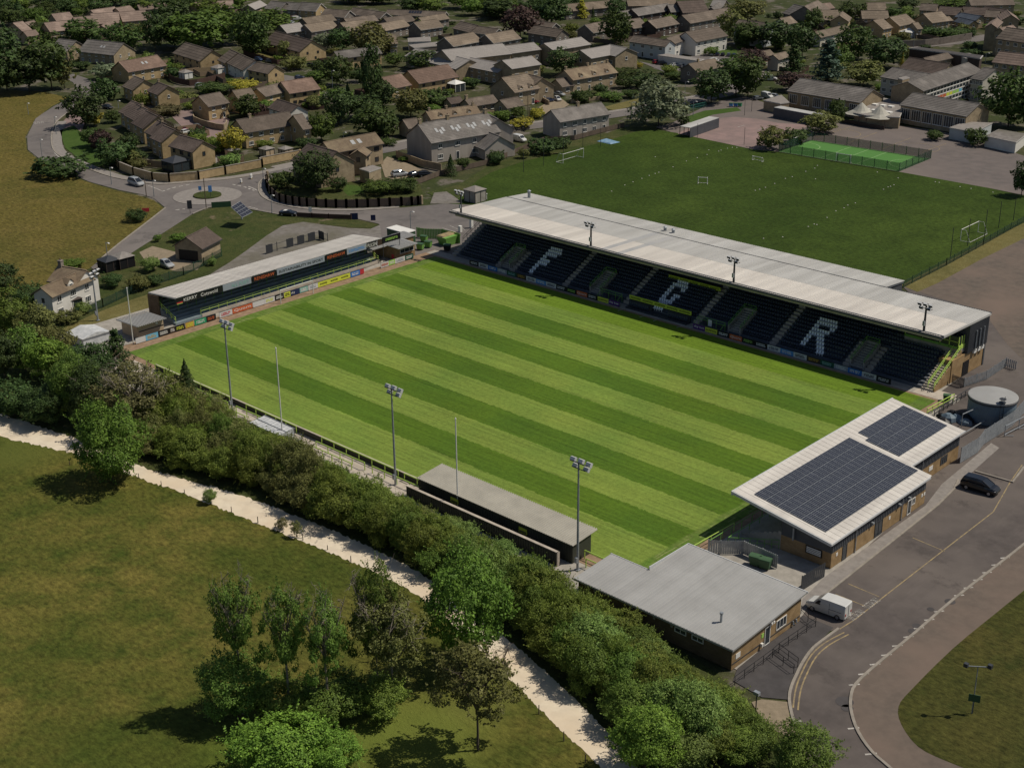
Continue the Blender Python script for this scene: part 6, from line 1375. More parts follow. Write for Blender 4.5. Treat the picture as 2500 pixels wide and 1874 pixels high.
wall_line('curved brown board fence with stone piers around the office garden',pxs(smooth_pts([(185,130),(178,200),(215,260),(290,320),(400,345),(520,358),(680,368),(850,370),(1030,366),(1215,358),(1400,348),(1485,340)],2),'K'),1.8,.08,'fencebrown','board_fence','fence',post='stone',step=3.4)
wall_line('dark red-brown curved garden fence beside the silver car',pxs(smooth_pts([(1415,640),(1450,690),(1600,725),(1720,705),(1790,690),(1900,660)],2),'A'),1.8,.08,'fencedark','garden_fence','fence')
wall_line('stone wall around the detached buff house corner',pxs(smooth_pts([(1635,985),(1640,1030),(1760,1075),(1890,1100),(1915,1060)],2),'A'),1.6,.25,'stone')
wall_line('light board fence by the end house garden',pxs([(1850,1400),(1960,1380),(2060,1370)],'A'),1.7,.08,'fencelight','garden_fence','fence')
wall_line('pale board fence below the stepped row',pxs([(1000,1330),(1180,1400),(1380,1420)],'A'),1.7,.08,'fencelight','garden_fence','fence')
wall_line('dark fence at the turning head house',pxs([(500,905),(560,925),(680,915)],'B'),1.7,.08,'fencedark','garden_fence','fence')
wall_line('brown garden fence behind the pale terrace',pxs([(1270,1325),(1500,1410),(1650,1440)],'B'),1.7,.2,'stone')
wall_line('grey picket fence along the field behind the pale houses',pxs([(1430,1560),(1640,1480),(2070,1380)],'B')+pxs([(440,1195),(700,1180),(960,1110),(1120,1070)],'C'),1.2,.06,'fencebrown','garden_fence','fence')
wall_line('red-brown brick wall below the upper right gardens',pxs([(530,640),(870,625),(1080,600),(1500,530)],'f'),2.2,.3,'grey')
wall_line('dry stone wall in front of the old cottage',pxs([(670,870),(930,840),(960,850),(1100,830)],'C'),1.0,.4,'stone')
wall_line('stone wall between the parked cars and the cottage garden',pxs([(370,820),(485,885)],'C'),1.2,.3,'stone')
wall_line('low wooden post and rail fence along the gravel yard',pxs([(435,447),(560,455),(700,462),(890,468)],'K'),1.0,.05,'fencedark','rail_fence','fence',post='fencedark',step=3)
wall_line('green mesh fence along the cottage and terrace bank',pxs([(650,1150),(870,1070),(1100,960),(1310,880),(1550,800),(1720,720),(1870,640)],'J'),1.5,.03,'meshfence','mesh_fence','fence',post='dkgreen',step=3)
wall_line('dark post fence along the far side of the training field',[G(2205,702)[:2],G(2310,648)[:2],G(2400,598)[:2],G(2500,542)[:2]],1.3,.03,'meshfence','boundary_fence','fence',post='dkgreen',step=3)

# back gardens: a lawn or paved patch and a board fence behind the estate houses

def short(s,n=11):
    w_=s.split()[:n]
    while w_[-1] in ('of','the','at','in','a','and','with','by','above','behind','right','left','beside','to','under','below','two','over','before','that','down'): w_.pop()
    return ' '.join(w_).rstrip(',')
RG=random.Random(3); FM=['fencebrown','fencelight','fencedark','fencebrown']
for ob in [o for o in bpy.data.objects if o.parent is None and o.get('category')=='house' and o.get('group') in (EST,ROW,FAR,TR,'stepped row above the roundabout')]:
    if RG.random()<.25: continue
    ang=ob.rotation_euler.z; X_=max(abs(c.co.x) for c in ob.children[0].data.vertices); Y_=max(abs(c.co.y) for c in ob.children[0].data.vertices); sd_=RG.choice((-1,1)); dp=RG.uniform(6,9)
    ca,sa=math.cos(ang),math.sin(ang); wp=lambda x,y:(ob.location.x+ca*x-sa*y,ob.location.y+sa*x+ca*y)
    pts=[wp(-X_*.95,sd_*Y_),wp(-X_*.95,sd_*(Y_+dp)),wp(X_*.95,sd_*(Y_+dp)),wp(X_*.95,sd_*Y_)]
    if any(math.hypot(p[0]-h1[1],p[1]-h1[2])<4.5 for p in pts[1:3] for h1 in HOUSES): continue
    wall_line('garden fence of the '+short(ob['label']),pts,1.5,.07,RG.choice(FM),'garden_fence','fence')
    sheet('garden_patch',[wp(-X_*.9,sd_*(Y_+.2)),wp(-X_*.9,sd_*(Y_+dp-.3)),wp(X_*.9,sd_*(Y_+dp-.3)),wp(X_*.9,sd_*(Y_+.2))],-.08+RG.uniform(0,.012),M[RG.choice(['lawn','dry_grass','pave','rough_grass','lawn'])])
# ------------------------------------------------------------------ trees
LM={'mid':leafmat('mid_green_leaves',(0.092,0.150,0.028),(0.195,0.275,0.052),.36),'bright':leafmat('bright_green_leaves',(0.115,0.210,0.029),(0.233,0.367,0.055)),
 'dark':leafmat('dark_green_leaves',(0.035,0.061,0.018),(0.078,0.121,0.032),.2),'olive':leafmat('olive_leaves',(0.111,0.121,0.036),(0.215,0.220,0.067)),
 'yellow':leafmat('yellow_green_leaves',(0.257,0.243,0.029),(0.466,0.393,0.063)),'copper':leafmat('copper_leaves',(0.048,0.029,0.025),(0.106,0.062,0.052),.2),
 'silver':leafmat('silver_green_leaves',(0.135,0.171,0.095),(0.272,0.312,0.183)),'blue':leafmat('blue_green_needles',(0.038,0.070,0.046),(0.088,0.137,0.092),.1),
 'brown':leafmat('brown_green_leaves',(0.111,0.105,0.040),(0.194,0.174,0.077)),'hedge':leafmat('hedge_leaves',(0.112,0.155,0.030),(0.250,0.305,0.056),.4),'light':leafmat('light_green_leaves',(0.128,0.191,0.045),(0.254,0.348,0.092))}
LM['maple']=leafmat('fresh_maple_leaves',(.088,.185,.028),(.175,.315,.046)); LM['far']=leafmat('deep_garden_green',(.048,.078,.020),(.098,.140,.034)); LM['farb']=leafmat('fresh_garden_green',(.066,.112,.022),(.135,.20,.038))  # background leaf greens: darker copies with vignette dimming put into the colour
BARK=mat('bark',(.10,.08,.06),(.06,.048,.038),scale=4,rough=.95); BARKP=mat('pale_bark',(.26,.225,.18),(.17,.145,.115),scale=4,rough=.95)
def leaf_verts(C,N,size,R):
    n=len(C); rnd=R.normal(size=(n,3)); T=np.cross(N,rnd); T/=np.linalg.norm(T,axis=1)[:,None]+1e-9; B=np.cross(N,T)
    s=size*R.uniform(.6,1.35,(n,1)); a=T*s; b=B*s*R.uniform(.5,.9,(n,1))
    V=np.stack([C-a*.9,C-b*.75+a*.1,C+a,C+b*.75+a*.1],1).reshape(-1,3)
    return V,np.arange(4*n).reshape(n,4)
def crown(kind,n,size,seed):
    R=np.random.default_rng(seed); C=[];N=[]
    if kind in('round','loose','shrub','weep'):
        K={'round':64,'loose':42,'shrub':40,'weep':60}[kind]
        i=np.arange(K)+.5; ph=np.arccos(1-2*i/K); th=PI*(1+5**.5)*i+R.uniform(0,6)
        D=np.stack([np.cos(th)*np.sin(ph),np.sin(th)*np.sin(ph),np.cos(ph)],1)+R.normal(0,.12,(K,3))
        rad=R.uniform(.50,.88,(K,1)) if kind!='loose' else R.uniform(.30,.95,(K,1))
        cc=D*rad; cr=R.uniform(.17,.34,K) if kind!='loose' else R.uniform(.13,.25,K)
        if kind=='shrub': cc[:,2]=cc[:,2]*.75-.05
        ids=R.choice(K,n,p=cr**2/np.sum(cr**2)); d=R.normal(size=(n,3)); d/=np.linalg.norm(d,axis=1)[:,None]
        out=cc[ids]/(np.linalg.norm(cc[ids],axis=1)[:,None]+1e-6)
        fl=(np.sum(d*out,1)<-.15)&(R.random(n)<.8); d[fl]*=-1
        rr=cr[ids][:,None]*R.uniform(.72,1.08,(n,1))
        C=cc[ids]+d*rr*np.array([1.15,1.15,.85])
        ns=int(n*.2); per=12; nsh=ns//per   # leafy shoots that break the outline
        for s_ in range(nsh):
            b=R.integers(0,n); o=out[b]*.8+R.normal(0,.45,3)+np.array([0,0,.35]); o/=np.linalg.norm(o); l_=R.uniform(.12,.34 if kind!='shrub' else .45)
            k0=s_*per; C[k0:k0+per]=C[b]+o*(np.linspace(.1,1,per)*l_)[:,None]+R.normal(0,.018,(per,3)); d[k0:k0+per]=R.normal(0,.6,(per,3))
        if kind=='weep':
            r2=np.hypot(C[:,0],C[:,1]); C[:,2]-=.55*np.clip(r2-.35,0,1)*R.uniform(.3,1.6,n)
        N=d*.55+out*.35+R.normal(0,.38,(n,3)); N[:,2]+=.55
    elif kind=='cone':
        t=R.random(n)**.75; z=-1+2*t; tier=np.floor(t*11)/11; r=(1-t)*(.80+.45*((t*11)%1<.55))*np.sqrt(R.uniform(.35,1,n)); th=R.uniform(0,2*PI,n); br=np.sin(th*5+tier*37)*.12+1
        C=np.stack([r*br*np.cos(th),r*br*np.sin(th),z-.12*r],1); N=np.stack([np.cos(th),np.sin(th),np.full(n,.9)],1)+R.normal(0,.45,(n,3))
    elif kind=='cedar':
        lev=R.integers(0,9,n); t=lev/9.0; th=R.uniform(0,2*PI,n); rmax=(1-t)**.7*(.75+.3*np.sin(th*3+lev*2.1)); r=rmax*np.sqrt(R.uniform(.1,1,n)); C=np.stack([r*np.cos(th),r*np.sin(th),-1+2*t+R.normal(0,.05,n)-.10*r],1); N=np.stack([.3*np.cos(th),.3*np.sin(th),np.ones(n)],1)+R.normal(0,.4,(n,3))
    N=N/np.linalg.norm(N,axis=1)[:,None]
    return leaf_verts(np.asarray(C),N,size,R)
def branches(seed,n1=7,n2=4,n3=0,spread=1.0):
    R=random.Random(seed); mb=MB()
    for i in range(n1):
        th=2*PI*i/n1+R.uniform(-.4,.4); z0=R.uniform(-.7,.1); e=Vector((math.cos(th)*spread*R.uniform(.45,.85),math.sin(th)*spread*R.uniform(.45,.85),z0+R.uniform(.4,.9))); s=Vector((0,0,z0-.3)); mid=s.lerp(e,.5)+Vector((R.uniform(-.1,.1),R.uniform(-.1,.1),R.uniform(-.1,.1)))
        mb.tube(s,mid,.035,.024,5,cap=False); mb.tube(mid,e,.024,.010,5,cap=False)
        for j in range(n2):
            b=mid.lerp(e,R.uniform(0,.9)); d=Vector((R.uniform(-1,1),R.uniform(-1,1),R.uniform(-.3,1))).normalized()*R.uniform(.2,.45); mb.tube(b,b+d,.010,.004,4,cap=False)
            for k in range(n3):
                b2=b+d*R.uniform(.3,1); d2=Vector((R.uniform(-1,1),R.uniform(-1,1),R.uniform(-.5,.8))).normalized()*R.uniform(.12,.3); mb.tube(b2,b2+d2,.006,.0025,3,cap=False)
    return mb
_cm={}
def crown_mesh(kind,leaf,dens,v):
    k=(kind,leaf,dens,v)
    if k not in _cm:
        n,s={'far':(2800,.088),'mid':(6500,.058),'near':(17000,.036)}[dens]
        if kind=='loose': n=int(n*.6)
        if kind in('cone','cedar'): s*=.85
        V,F=crown(kind,n,s,hash((kind,v,dens))%9999 if False else (len(kind)*131+v*17+len(dens)*7)); _cm[k]=fast_mesh('crown',V,F,LM[leaf])
    return _cm[k]
_bm={}
def branch_mesh(v,dense,pale):
    k=(v,dense,pale)
    if k not in _bm: _bm[k]=branches(v*31+5,9 if dense else 6,6 if dense else 3,4 if dense else 0).mesh('limbs',BARKP if pale else BARK)
    return _bm[k]
_tm={}
def trunk_mesh(v,pale):
    k=(v,pale)
    if k not in _tm:
        mb=MB(); R=random.Random(v); p=Vector((0,0,0)); r=.10
        for i in range(4): q=p+Vector((R.uniform(-.06,.06),R.uniform(-.06,.06),.25)); mb.tube(p,q,r,r*.82,7,cap=False); p=q; r*=.82
        _tm[k]=mb.mesh('trunk',BARKP if pale else BARK)
    return _tm[k]
_tn=0
def tree(label,t,x,ytop,ybot,wd,kind='round',leaf='mid',dens=None,group=None,name='tree',cat='tree',stem=.13,pale=False,lean=.93,limbs=None):
    """tree seen in the photograph: crown centre x, top and bottom, width -> real base, height and spread"""
    global _tn; _tn+=1
    X,yt=px(t,x,ytop); _,yb=px(t,x,ybot); W=wd/SHEET[t][2]
    g=G(X,yt+(yb-yt)*lean); D=float(np.linalg.norm(g-CAM)); rx=W/2*D/FPX*1.08; h=height_to(g,yt); h=max(h,.6)*1.04
    dens=dens or ('far' if D>330 else ('mid' if D>215 else 'near'))
    T=thing(name,label,cat,(g[0],g[1],0),0,group); st=h*stem if kind not in('shrub','cone') else 0.02*h
    rz_h=(h-st)/2; v=_tn%3; rot=random.uniform(0,6.28)
    link('crown',crown_mesh(kind,leaf,dens,v),T,loc=(0,0,st+rz_h),rz=rot,scale=(rx*random.uniform(.92,1.05),rx*random.uniform(.92,1.05),rz_h))
    th=max(st+rz_h*.9,.4); rr=max(.6,min(2.2,rx*.35)) if not(pale and stem>.33) else 1.7; link('trunk',trunk_mesh(v,pale),T,rz=rot,scale=(rr,rr,th))
    if limbs or kind=='loose': link('limbs',branch_mesh(v,limbs=='dense',pale),T,loc=(0,0,st+rz_h),rz=rot,scale=(rx,rx,rz_h))
    return T
TREES=[
# left edge cluster and top left
('A','tallest dark tree of the cluster at the left edge',60,250,800,330,'round','dark'),('A','dark round tree in the middle of the left cluster',250,420,800,340,'round','dark'),('A','broad green tree at the right of the left cluster',440,290,790,340,'round','mid'),('A','thin grey-green tree at the right rim of the left cluster',545,480,770,190,'loose','olive'),('A','dark low tree at the left edge below the cluster',0,500,820,220,'round','dark'),
('a','dark round tree at the top left corner',120,110,360,300,'round','mid'),('a','dark conifer behind the top left corner tree',270,10,320,260,'cone','dark'),('a','light green tree beside the top left conifer',480,110,320,260,'round','light'),('a','pale green tree with the top left tan roofs below',620,150,310,240,'round','mid'),('a','green tree under the dark wood at the top left',640,40,210,210,'round','mid'),('a','green bush left of the long pinkish roof',560,300,480,380,'round','mid'),('a','low grey-green bush before the long pinkish roof',650,390,490,200,'shrub','silver'),
('a','dark round tree in front of the broad pinkish roof',1130,270,600,480,'round','mid'),('a','small dark conifer among the pinkish roofs',1170,100,230,100,'cone','dark'),('a','yellow-green tree beside the small dark conifer',1060,110,240,150,'round','light'),('a','broad green tree right of the little hipped roof',1650,330,780,480,'round','mid'),('a','grey-green tree beside the broad green tree',1860,320,560,280,'round','olive'),
('A','dark tall tree left of the light green giant',1310,110,460,200,'round','dark'),('A','tall dark tree at the top behind the light green giant',1470,0,420,320,'round','dark'),('A','light green giant tree above the blank buff gable',1650,110,460,480,'round','light'),('A','bright green tree right of the light green giant',1880,60,400,400,'round','bright'),('A','dark green tree right of the bright green tree',2130,100,500,280,'round','mid'),('B','bright green domed tree beside the dark-roofed terrace',180,85,330,380,'round','bright'),('B','dark green tree below the bright domed tree',80,280,490,220,'round','mid'),
# road bend
('A','round-headed tree standing alone beside the parking court at the bend',720,755,1090,280,'round','dark'),('A','small dark tree before the long grey-roofed house',1010,400,530,130,'round','dark'),('A','pale shrub below the long grey-roofed house',900,520,680,190,'shrub','silver'),('A','dark shrub beside the road end',900,640,860,220,'shrub','dark'),('A','low shrub at the end house wall above the bend',690,510,600,130,'shrub','dark'),
('A','purple-dark shrub beside the green verge',860,1080,1280,160,'shrub','copper'),('A','large dark shrub at the tip of the green verge',960,1160,1410,280,'shrub','dark'),('A','green shrub along the verge',790,1060,1250,170,'shrub','mid'),('A','dark shrub beside the stepped row gardens',1090,1110,1300,180,'shrub','dark'),('A','long dark bush on the field edge by the road bend',500,1310,1500,380,'shrub','dark'),('A','yellowish bush behind the lone tree',800,920,1070,130,'shrub','yellow'),('A','small tree behind the lawn at the bend',950,930,1040,120,'round','mid'),
('A','yellow-leaved tree at the end of the close',1965,1090,1320,200,'round','yellow'),('A','golden bush behind the detached buff house',2050,670,770,230,'shrub','yellow'),('A','green tree right of the detached buff house',2080,800,1010,210,'round','mid'),('A','reddish shrub beside the blank buff gable of the pair',1400,880,970,240,'shrub','brown'),('A','pale variegated shrub at the boundary wall corner',1170,1330,1440,140,'shrub','olive'),('A','clipped round bush at the end house gable',1845,1365,1430,90,'shrub','mid'),('A','dark shrub in the turning space of the close',1660,1070,1200,130,'shrub','dark'),('A','green hedge clump below the dark red fence',1800,690,800,260,'shrub','mid'),('A','garden shrub behind the close wall',1580,780,860,170,'shrub','olive'),
# centre estate
('B','round bush beside the buff gable of the dark terrace',400,455,590,200,'shrub','olive'),('B','thin birch in front of the dark terrace',330,345,500,110,'round','olive'),('B','low bush at the corner of the dark terrace',620,490,650,120,'shrub','mid'),('B','broad bush left of the grey-roofed house',770,480,740,240,'round','mid'),('B','yellow-green hedge at the turning head',600,590,700,160,'shrub','light'),('B','dark round tree behind the grey-roofed house',820,240,450,220,'round','dark'),('B','pale tree left of the dark round one',670,285,440,190,'round','silver'),('B','willow-like light tree among the back rows',1050,190,480,300,'weep','olive'),('B','round green tree before the care home',1490,430,600,260,'round','mid'),('B','small light tree beside the grey-roofed house',1250,450,570,140,'round','light'),('B','shrub behind the poplar',960,570,700,140,'shrub','dark'),
('B','tall dark poplar in the centre of the estate',1062,375,920,175,'round','dark'),('B','dark mass of trees left below the poplar',780,760,1070,240,'round','dark'),('B','dark leafy tree below the poplar',990,800,1020,300,'round','dark'),('B','narrow dark conifer left of the poplar',865,700,900,100,'cone','dark'),('B','dark tree right of the poplar foot',1160,690,920,190,'round','dark'),('B','green tree below the dark mass',1080,890,1160,300,'round','mid'),('B','bright creeper-green bank beside the white-gabled house',640,930,1210,220,'shrub','bright'),('B','grey-green tree before the buff linked house',250,700,880,190,'round','olive'),('B','broad olive tree above the garage with red door',1390,750,1010,290,'round','olive'),('B','hedge along the bungalow garden',1600,740,910,280,'shrub','mid'),('B','green bush beside the red garage door',1190,960,1160,200,'shrub','mid'),('B','round dark bush near the care home wall',1910,650,750,110,'shrub','dark'),('B','dark purple shrub beside the small tree',140,860,970,110,'shrub','copper'),('B','green bush at the left garden by the long brown roof',20,840,990,170,'shrub','mid'),
('B','big dark bush before the office wing',590,1280,1640,340,'round','dark'),('B','green shrub inside the curved fence',310,1440,1590,180,'shrub','mid'),('B','dark cone-shaped shrub before the pale terrace',1730,1310,1490,110,'cone','dark'),('B','second shrub before the pale terrace',1835,1320,1430,110,'shrub','mid'),('B','yellow-green hedge at the office lawn, left part',1110,1510,1640,250,'shrub','light'),('B','yellow-green hedge at the office lawn, right part',1330,1490,1620,260,'shrub','mid'),('B','clipped hedge beside the garage drive',1190,1160,1230,140,'shrub','mid'),('B','dark bush by the office gable foot',780,1480,1620,140,'shrub','dark'),('B','shrub by the pale terrace gable',2110,1260,1370,110,'shrub','mid'),
# right of centre
('C','dark copper tree among the back rows',245,50,350,270,'round','copper'),('C','dark tree at the top beside the copper tree',500,-20,240,280,'round','dark'),('C','green tree at the top left of the copper tree',60,-10,170,280,'round','dark'),('C','yellow layered conifer at the top',760,0,165,140,'cedar','yellow'),('C','slim dark cypress at the top',855,60,165,36,'cone','dark'),('C','tall feathery tree above the white flats',1055,100,410,250,'round','mid'),('C','dark tree behind the tall feathery one',1050,-10,170,160,'round','dark'),('C','dark round bush between the care home wings',600,410,650,240,'round','dark'),('C','silvery willow at the corner of the training field',1410,665,1090,380,'weep','silver'),('C','dark dense chestnut right of the willow',1850,585,890,310,'round','dark'),('C','green tree behind the dark chestnut',2060,480,830,320,'round','mid'),('C','golden clipped ball bush by the care home gable',1185,490,575,92,'shrub','yellow'),('C','small golden bush beside the clipped ball',1243,525,575,60,'shrub','yellow'),('C','weeping shrub before the old stone cottage',1110,630,750,150,'weep','mid'),('C','dark tall hedge right of the old stone cottage',1290,590,750,260,'shrub','dark'),('C','clipped hedge left of the gabled brown house',1540,600,670,130,'shrub','mid'),('C','hedge top behind the dark hedge',1120,570,640,220,'shrub','mid'),('C','grey-green tree by the flats',2010,90,350,200,'round','olive'),('C','tree before the half hidden flats',2130,200,420,150,'round','mid'),
('C','dark bush between the training field and the white van',430,1160,1300,240,'shrub','dark'),('C','bush at the field margin behind the goal',580,1150,1250,160,'shrub','dark'),('C','dark bush at the pale terrace end',40,1280,1390,130,'shrub','dark'),('C','dark twiggy shrub by the field corner pole',270,1245,1340,90,'shrub','olive'),('C','shrubs in the old cottage garden',760,750,870,150,'shrub','mid'),('C','yellow-green hedge in the old cottage garden',1010,770,850,180,'shrub','light'),('C','yellow-green clipped hedge by the telegraph pole, front part',260,985,1085,190,'shrub','yellow'),('C','yellow-green clipped hedge by the telegraph pole, rear part',380,905,1000,120,'shrub','yellow'),('C','small tree in the bungalow drive',225,900,1010,110,'round','light'),('C','bush before the dark hedge',920,700,800,130,'shrub','dark'),('C','shrub by the willow foot',1620,960,1060,90,'shrub','mid'),('C','hedge behind the cottage lawn',1170,750,830,130,'shrub','mid'),
# upper right
('D','grey-green tree above the half hidden flats',60,0,180,260,'round','olive'),('D','green tree before the half hidden flats, larger',60,180,380,210,'round','mid'),('D','dark domed tree beside the half hidden flats',290,165,400,240,'round','dark'),('D','very dark tree behind the blue cedar',500,180,460,200,'round','dark'),('D','dark layered cedar above the copper beech',430,340,610,220,'cedar','dark'),('D','blue-green cedar, the largest by the school',690,300,650,310,'cedar','blue'),('D','fresh green tree at the right of the blue cedar',790,350,600,150,'round','bright'),('D','olive round tree behind the blue cedar',900,200,480,250,'round','mid'),('D','dark broad tree left of the modern building',1130,290,540,270,'round','dark'),('D','light feathery tree behind the school hall',970,470,680,280,'round','olive'),('D','broad green tree left of the minibus',80,450,770,250,'round','mid'),('D','copper beech by the old stone cottage',110,380,570,230,'round','copper'),('D','dark copper shrub below the blue cedar',430,560,710,240,'round','copper'),('D','dark small tree before the school hall',640,870,1030,230,'round','olive'),('D','upright tree before the school hall gable',760,770,990,140,'round','mid'),('D','dark shrub at the corner of the green court',260,960,1160,200,'shrub','olive'),('D','low shrubs along the green court',440,980,1110,170,'shrub','mid'),('D','round bush before the school block',1520,1000,1085,110,'shrub','mid'),('D','bush beside the white cabin',1840,980,1130,160,'shrub','mid'),('D','large green tree right of the school block',2090,560,1010,370,'round','mid'),('D','dark tree at the right edge beyond the field',2190,1250,1530,160,'round','dark'),('D','green tree at the right edge above the cabin',2230,640,1010,180,'round','dark'),
('D','tree beside the steep grey roof',590,70,240,130,'round','mid'),('D','light tree before the tan-roofed house',710,120,220,110,'round','light'),('D','tree by the garage court',1200,60,145,110,'round','mid'),('D','broad tree at the top left of the garage court',880,20,160,210,'round','mid'),('D','dark tree by the parking court at the top',1310,-10,80,160,'round','dark'),('D','light green tree at the top right',1640,-10,65,260,'round','light'),('D','dark hedge above the brick wall, left part',1480,200,280,140,'shrub','dark'),('D','green shrubs above the brick wall, right part',1640,210,300,200,'shrub','mid'),('D','narrow golden conifer before the modern building',1265,360,530,36,'cone','yellow'),('D','small tree before the modern building',1310,360,490,80,'round','olive'),('D','shrub beside the main road',1450,340,390,80,'shrub','dark'),('D','shrub by the modern building entrance',1790,370,440,120,'shrub','dark'),
# west of the stadium
('J','tree beside the lane bend below the hay meadow',1160,230,350,160,'shrub','dark'),('J','bright clipped bush beside the silver saloon',1275,640,770,150,'shrub','light'),('J','green shrub on the bank behind the garage',1500,440,520,110,'shrub','mid'),('J','hedge by the garden sheds',1090,620,710,110,'shrub','mid'),('J','dark garden shrubs above the terrace bank, left',950,780,900,160,'shrub','dark'),('J','dark garden shrubs above the terrace bank, middle',1170,790,930,180,'shrub','olive'),('J','dark garden shrubs above the terrace bank, right',1300,790,890,130,'shrub','dark'),('J','shrub beside the white cottage chimney',620,660,740,170,'shrub','mid'),('J','round green shrub on the yard corner',1330,450,520,60,'shrub','mid'),('J','green shrub on the bank by the fence',1790,640,720,70,'shrub','light'),('J','dark shrubs left of the white cottage',260,860,1100,260,'shrub','dark'),('J','hedge before the white cottage',570,1090,1200,200,'shrub','olive'),('J','shrub with pale flowers by the conservatory',700,1020,1130,120,'shrub','light'),
('J','big tree at the left edge below the hay meadow',30,690,1060,270,'round','dark'),('J','bright green tree at the left edge',60,930,1420,330,'round','mid'),('J','olive tree in the left wood',340,1060,1440,300,'round','olive'),('J','bright tree in the middle of the left wood',420,1340,1700,300,'round','bright'),('J','dark tree low at the left edge',40,1270,1700,280,'round','dark'),('J','dark tree left of the marquee',220,1250,1640,260,'round','mid'),('J','green tree beneath the marquee',620,1420,1720,260,'round','mid'),('J','drooping dark conifer before the kiosk',1010,1250,1700,300,'cedar','dark'),('J','leafy dark tree hiding the marquee corner',720,1400,1760,260,'round','dark'),('J','green tree filling the gap right of the left wood',520,1240,1560,240,'round','olive'),('J','dark tree beside the drooping conifer',840,1370,1740,240,'round','dark'),
('P','bare-twigged brown tree at the head of the hedge',1180,40,640,640,'loose','brown'),('P','dark pine at the pitch corner',1590,0,400,230,'cone','dark'),('P','dark tree left of the bare-twigged one',820,30,560,380,'round','dark'),('P','grey-green tree behind the round tree',640,-40,520,360,'round','mid'),('P','dark undergrowth at the left above the path',120,160,480,380,'shrub','dark'),('P','dark bramble bank right of it',420,180,540,380,'shrub','dark'),('P','rounded bright tree standing alone beside the path',957,384,1047,530,'round','maple'),('P','small young bush beside the path',1770,1075,1205,110,'shrub','light'),
('Q','thin bare-stemmed bush by the path, left of two',305,1330,1425,120,'loose','brown'),('Q','leafier bare-stemmed bush by the path, right of two',430,1355,1495,105,'loose','olive'),
# foreground clump
('U','slender dark tree at the left of the foreground clump',570,140,930,265,'loose','mid'),('U','dark conifer-like shrub at the foot of the left clump tree',540,590,960,350,'round','mid'),('U','second slender tree of the foreground clump',840,200,970,250,'loose','mid'),('U','third slender tree with twin pale stems',1060,240,990,280,'loose','mid'),('U','tall leafy tree at the back of the clump',1340,60,860,290,'loose','mid'),('U','grey twiggy tree in the middle of the clump',1420,230,880,400,'loose','olive'),('U','dense bright maple at the right of the clump',1840,20,700,430,'round','maple'),('U','gnarled twiggy tree at the right foot of the clump',1900,520,1140,430,'loose','olive'),('U','light grey-green bush at the bottom edge',790,935,1260,460,'shrub','bright'),('U','yellow-green bush right of the bottom bush',1090,1010,1260,260,'shrub','bright'),('U','dark undergrowth below the clump, left part',800,700,960,330,'shrub','hedge'),('U','dark undergrowth below the clump, middle part',1080,690,960,360,'shrub','mid'),('U','dark undergrowth below the clump, right part',1330,700,930,300,'shrub','hedge'),
]
for r in TREES:
    t,lb,x,yt,yb,wd,kd,lf=r
    fg=t=='U'
    kw={}
    if fg and kd=='loose': kw=dict(stem=.30,pale=True,limbs='dense',lean=.97)
    if t in 'ABCDabcdef': lf={'mid':'far','bright':'farb','light':'farb'}.get(lf,lf)  # background trees take the dimmed leaf copies
    if 'slender' in lb: kw=dict(stem=.34,pale=True,limbs='dense',lean=.97)
    if 'bare-twigged' in lb: kw=dict(limbs='dense',pale=True,stem=.12)
    if 'gnarled' in lb: kw=dict(limbs='dense',stem=.34,pale=False,lean=.96)
    if 'poplar in' in lb or 'cypress' in lb: kw=dict(stem=.06)
    if 'bright maple' in lb: kw=dict(stem=.12)
    if 'standing alone beside the path' in lb: kw=dict(stem=.06,lean=.95)
    tree(lb,t,x,yt,yb,wd,kd,lf,name='shrub' if kd=='shrub' else 'tree',cat='shrub' if kd=='shrub' else 'tree',**kw)
# the far wood along the top edge
R_=random.Random(5)
for k in range(84):
    X=R_.uniform(-40,2500) if k>56 else R_.uniform(-40,1420); Y=R_.uniform(6,42) if 0<X<600 else R_.uniform(4,34)
    if k>56: Y=R_.uniform(-40,-4)
    if 600<X<760: Y=R_.uniform(-30,-8)
    if 950<X<1420 and k%2: Y=R_.uniform(18,46)
    if 950>X>760: Y=min(Y,12)
    tree('dark tree of the wood along the top edge','0',X,Y-42,Y,R_.uniform(40,66),'round',R_.choice(['dark','dark','mid']),group='wood along the top edge')
# garden shrubs between the houses
LANE2=[tuple(np.array(LANE[i])*(1-f)+np.array(LANE[i+1])*f) for i in range(len(LANE)-1) for f in (0,.25,.5,.75)]+list(pxs([(640,180),(700,190),(760,215),(450,290),(500,300),(530,320)]))
gsn=0
for k in range(520):
    if gsn>=290: break
    h1=R_.choice(HOUSES); a=R_.uniform(0,6.28); d=R_.uniform(6.5,15); x=h1[1]+d*math.cos(a); y=h1[2]+d*math.sin(a)
    if any(math.hypot(x-q[1],y-q[2])<6.2 for q in HOUSES): continue
    if min(math.hypot(x-q_[0],y-q_[1]) for q_ in LANE2)<6: continue
    if y<100 and x>-30: continue
    if x>-40 and y<250: continue
    px_=proj((x,y,0))
    if not(0<px_[0]<2500 and 0<px_[1]<420): continue
    if px_[0]<300 and px_[1]>180: continue
    gsn+=1; lf_=R_.choice(['mid','dark','olive','hedge','light']); T=thing('garden_shrub',{'mid':'green','dark':'dark green','olive':'olive green','hedge':'deep green','light':'light green'}[lf_]+' shrub near the '+short(h1[0]),'shrub',(x,y,0),0,'garden shrubs among the houses'); r_=R_.uniform(1.0,2.6); hh=R_.uniform(.8,1.6)*r_
    link('crown',crown_mesh('shrub',lf_,'far',k%3),T,loc=(0,0,hh*.55),rz=a,scale=(r_,r_,hh*.6)); link('trunk',trunk_mesh(k%3,False),T,scale=(.6,.6,hh*.8))
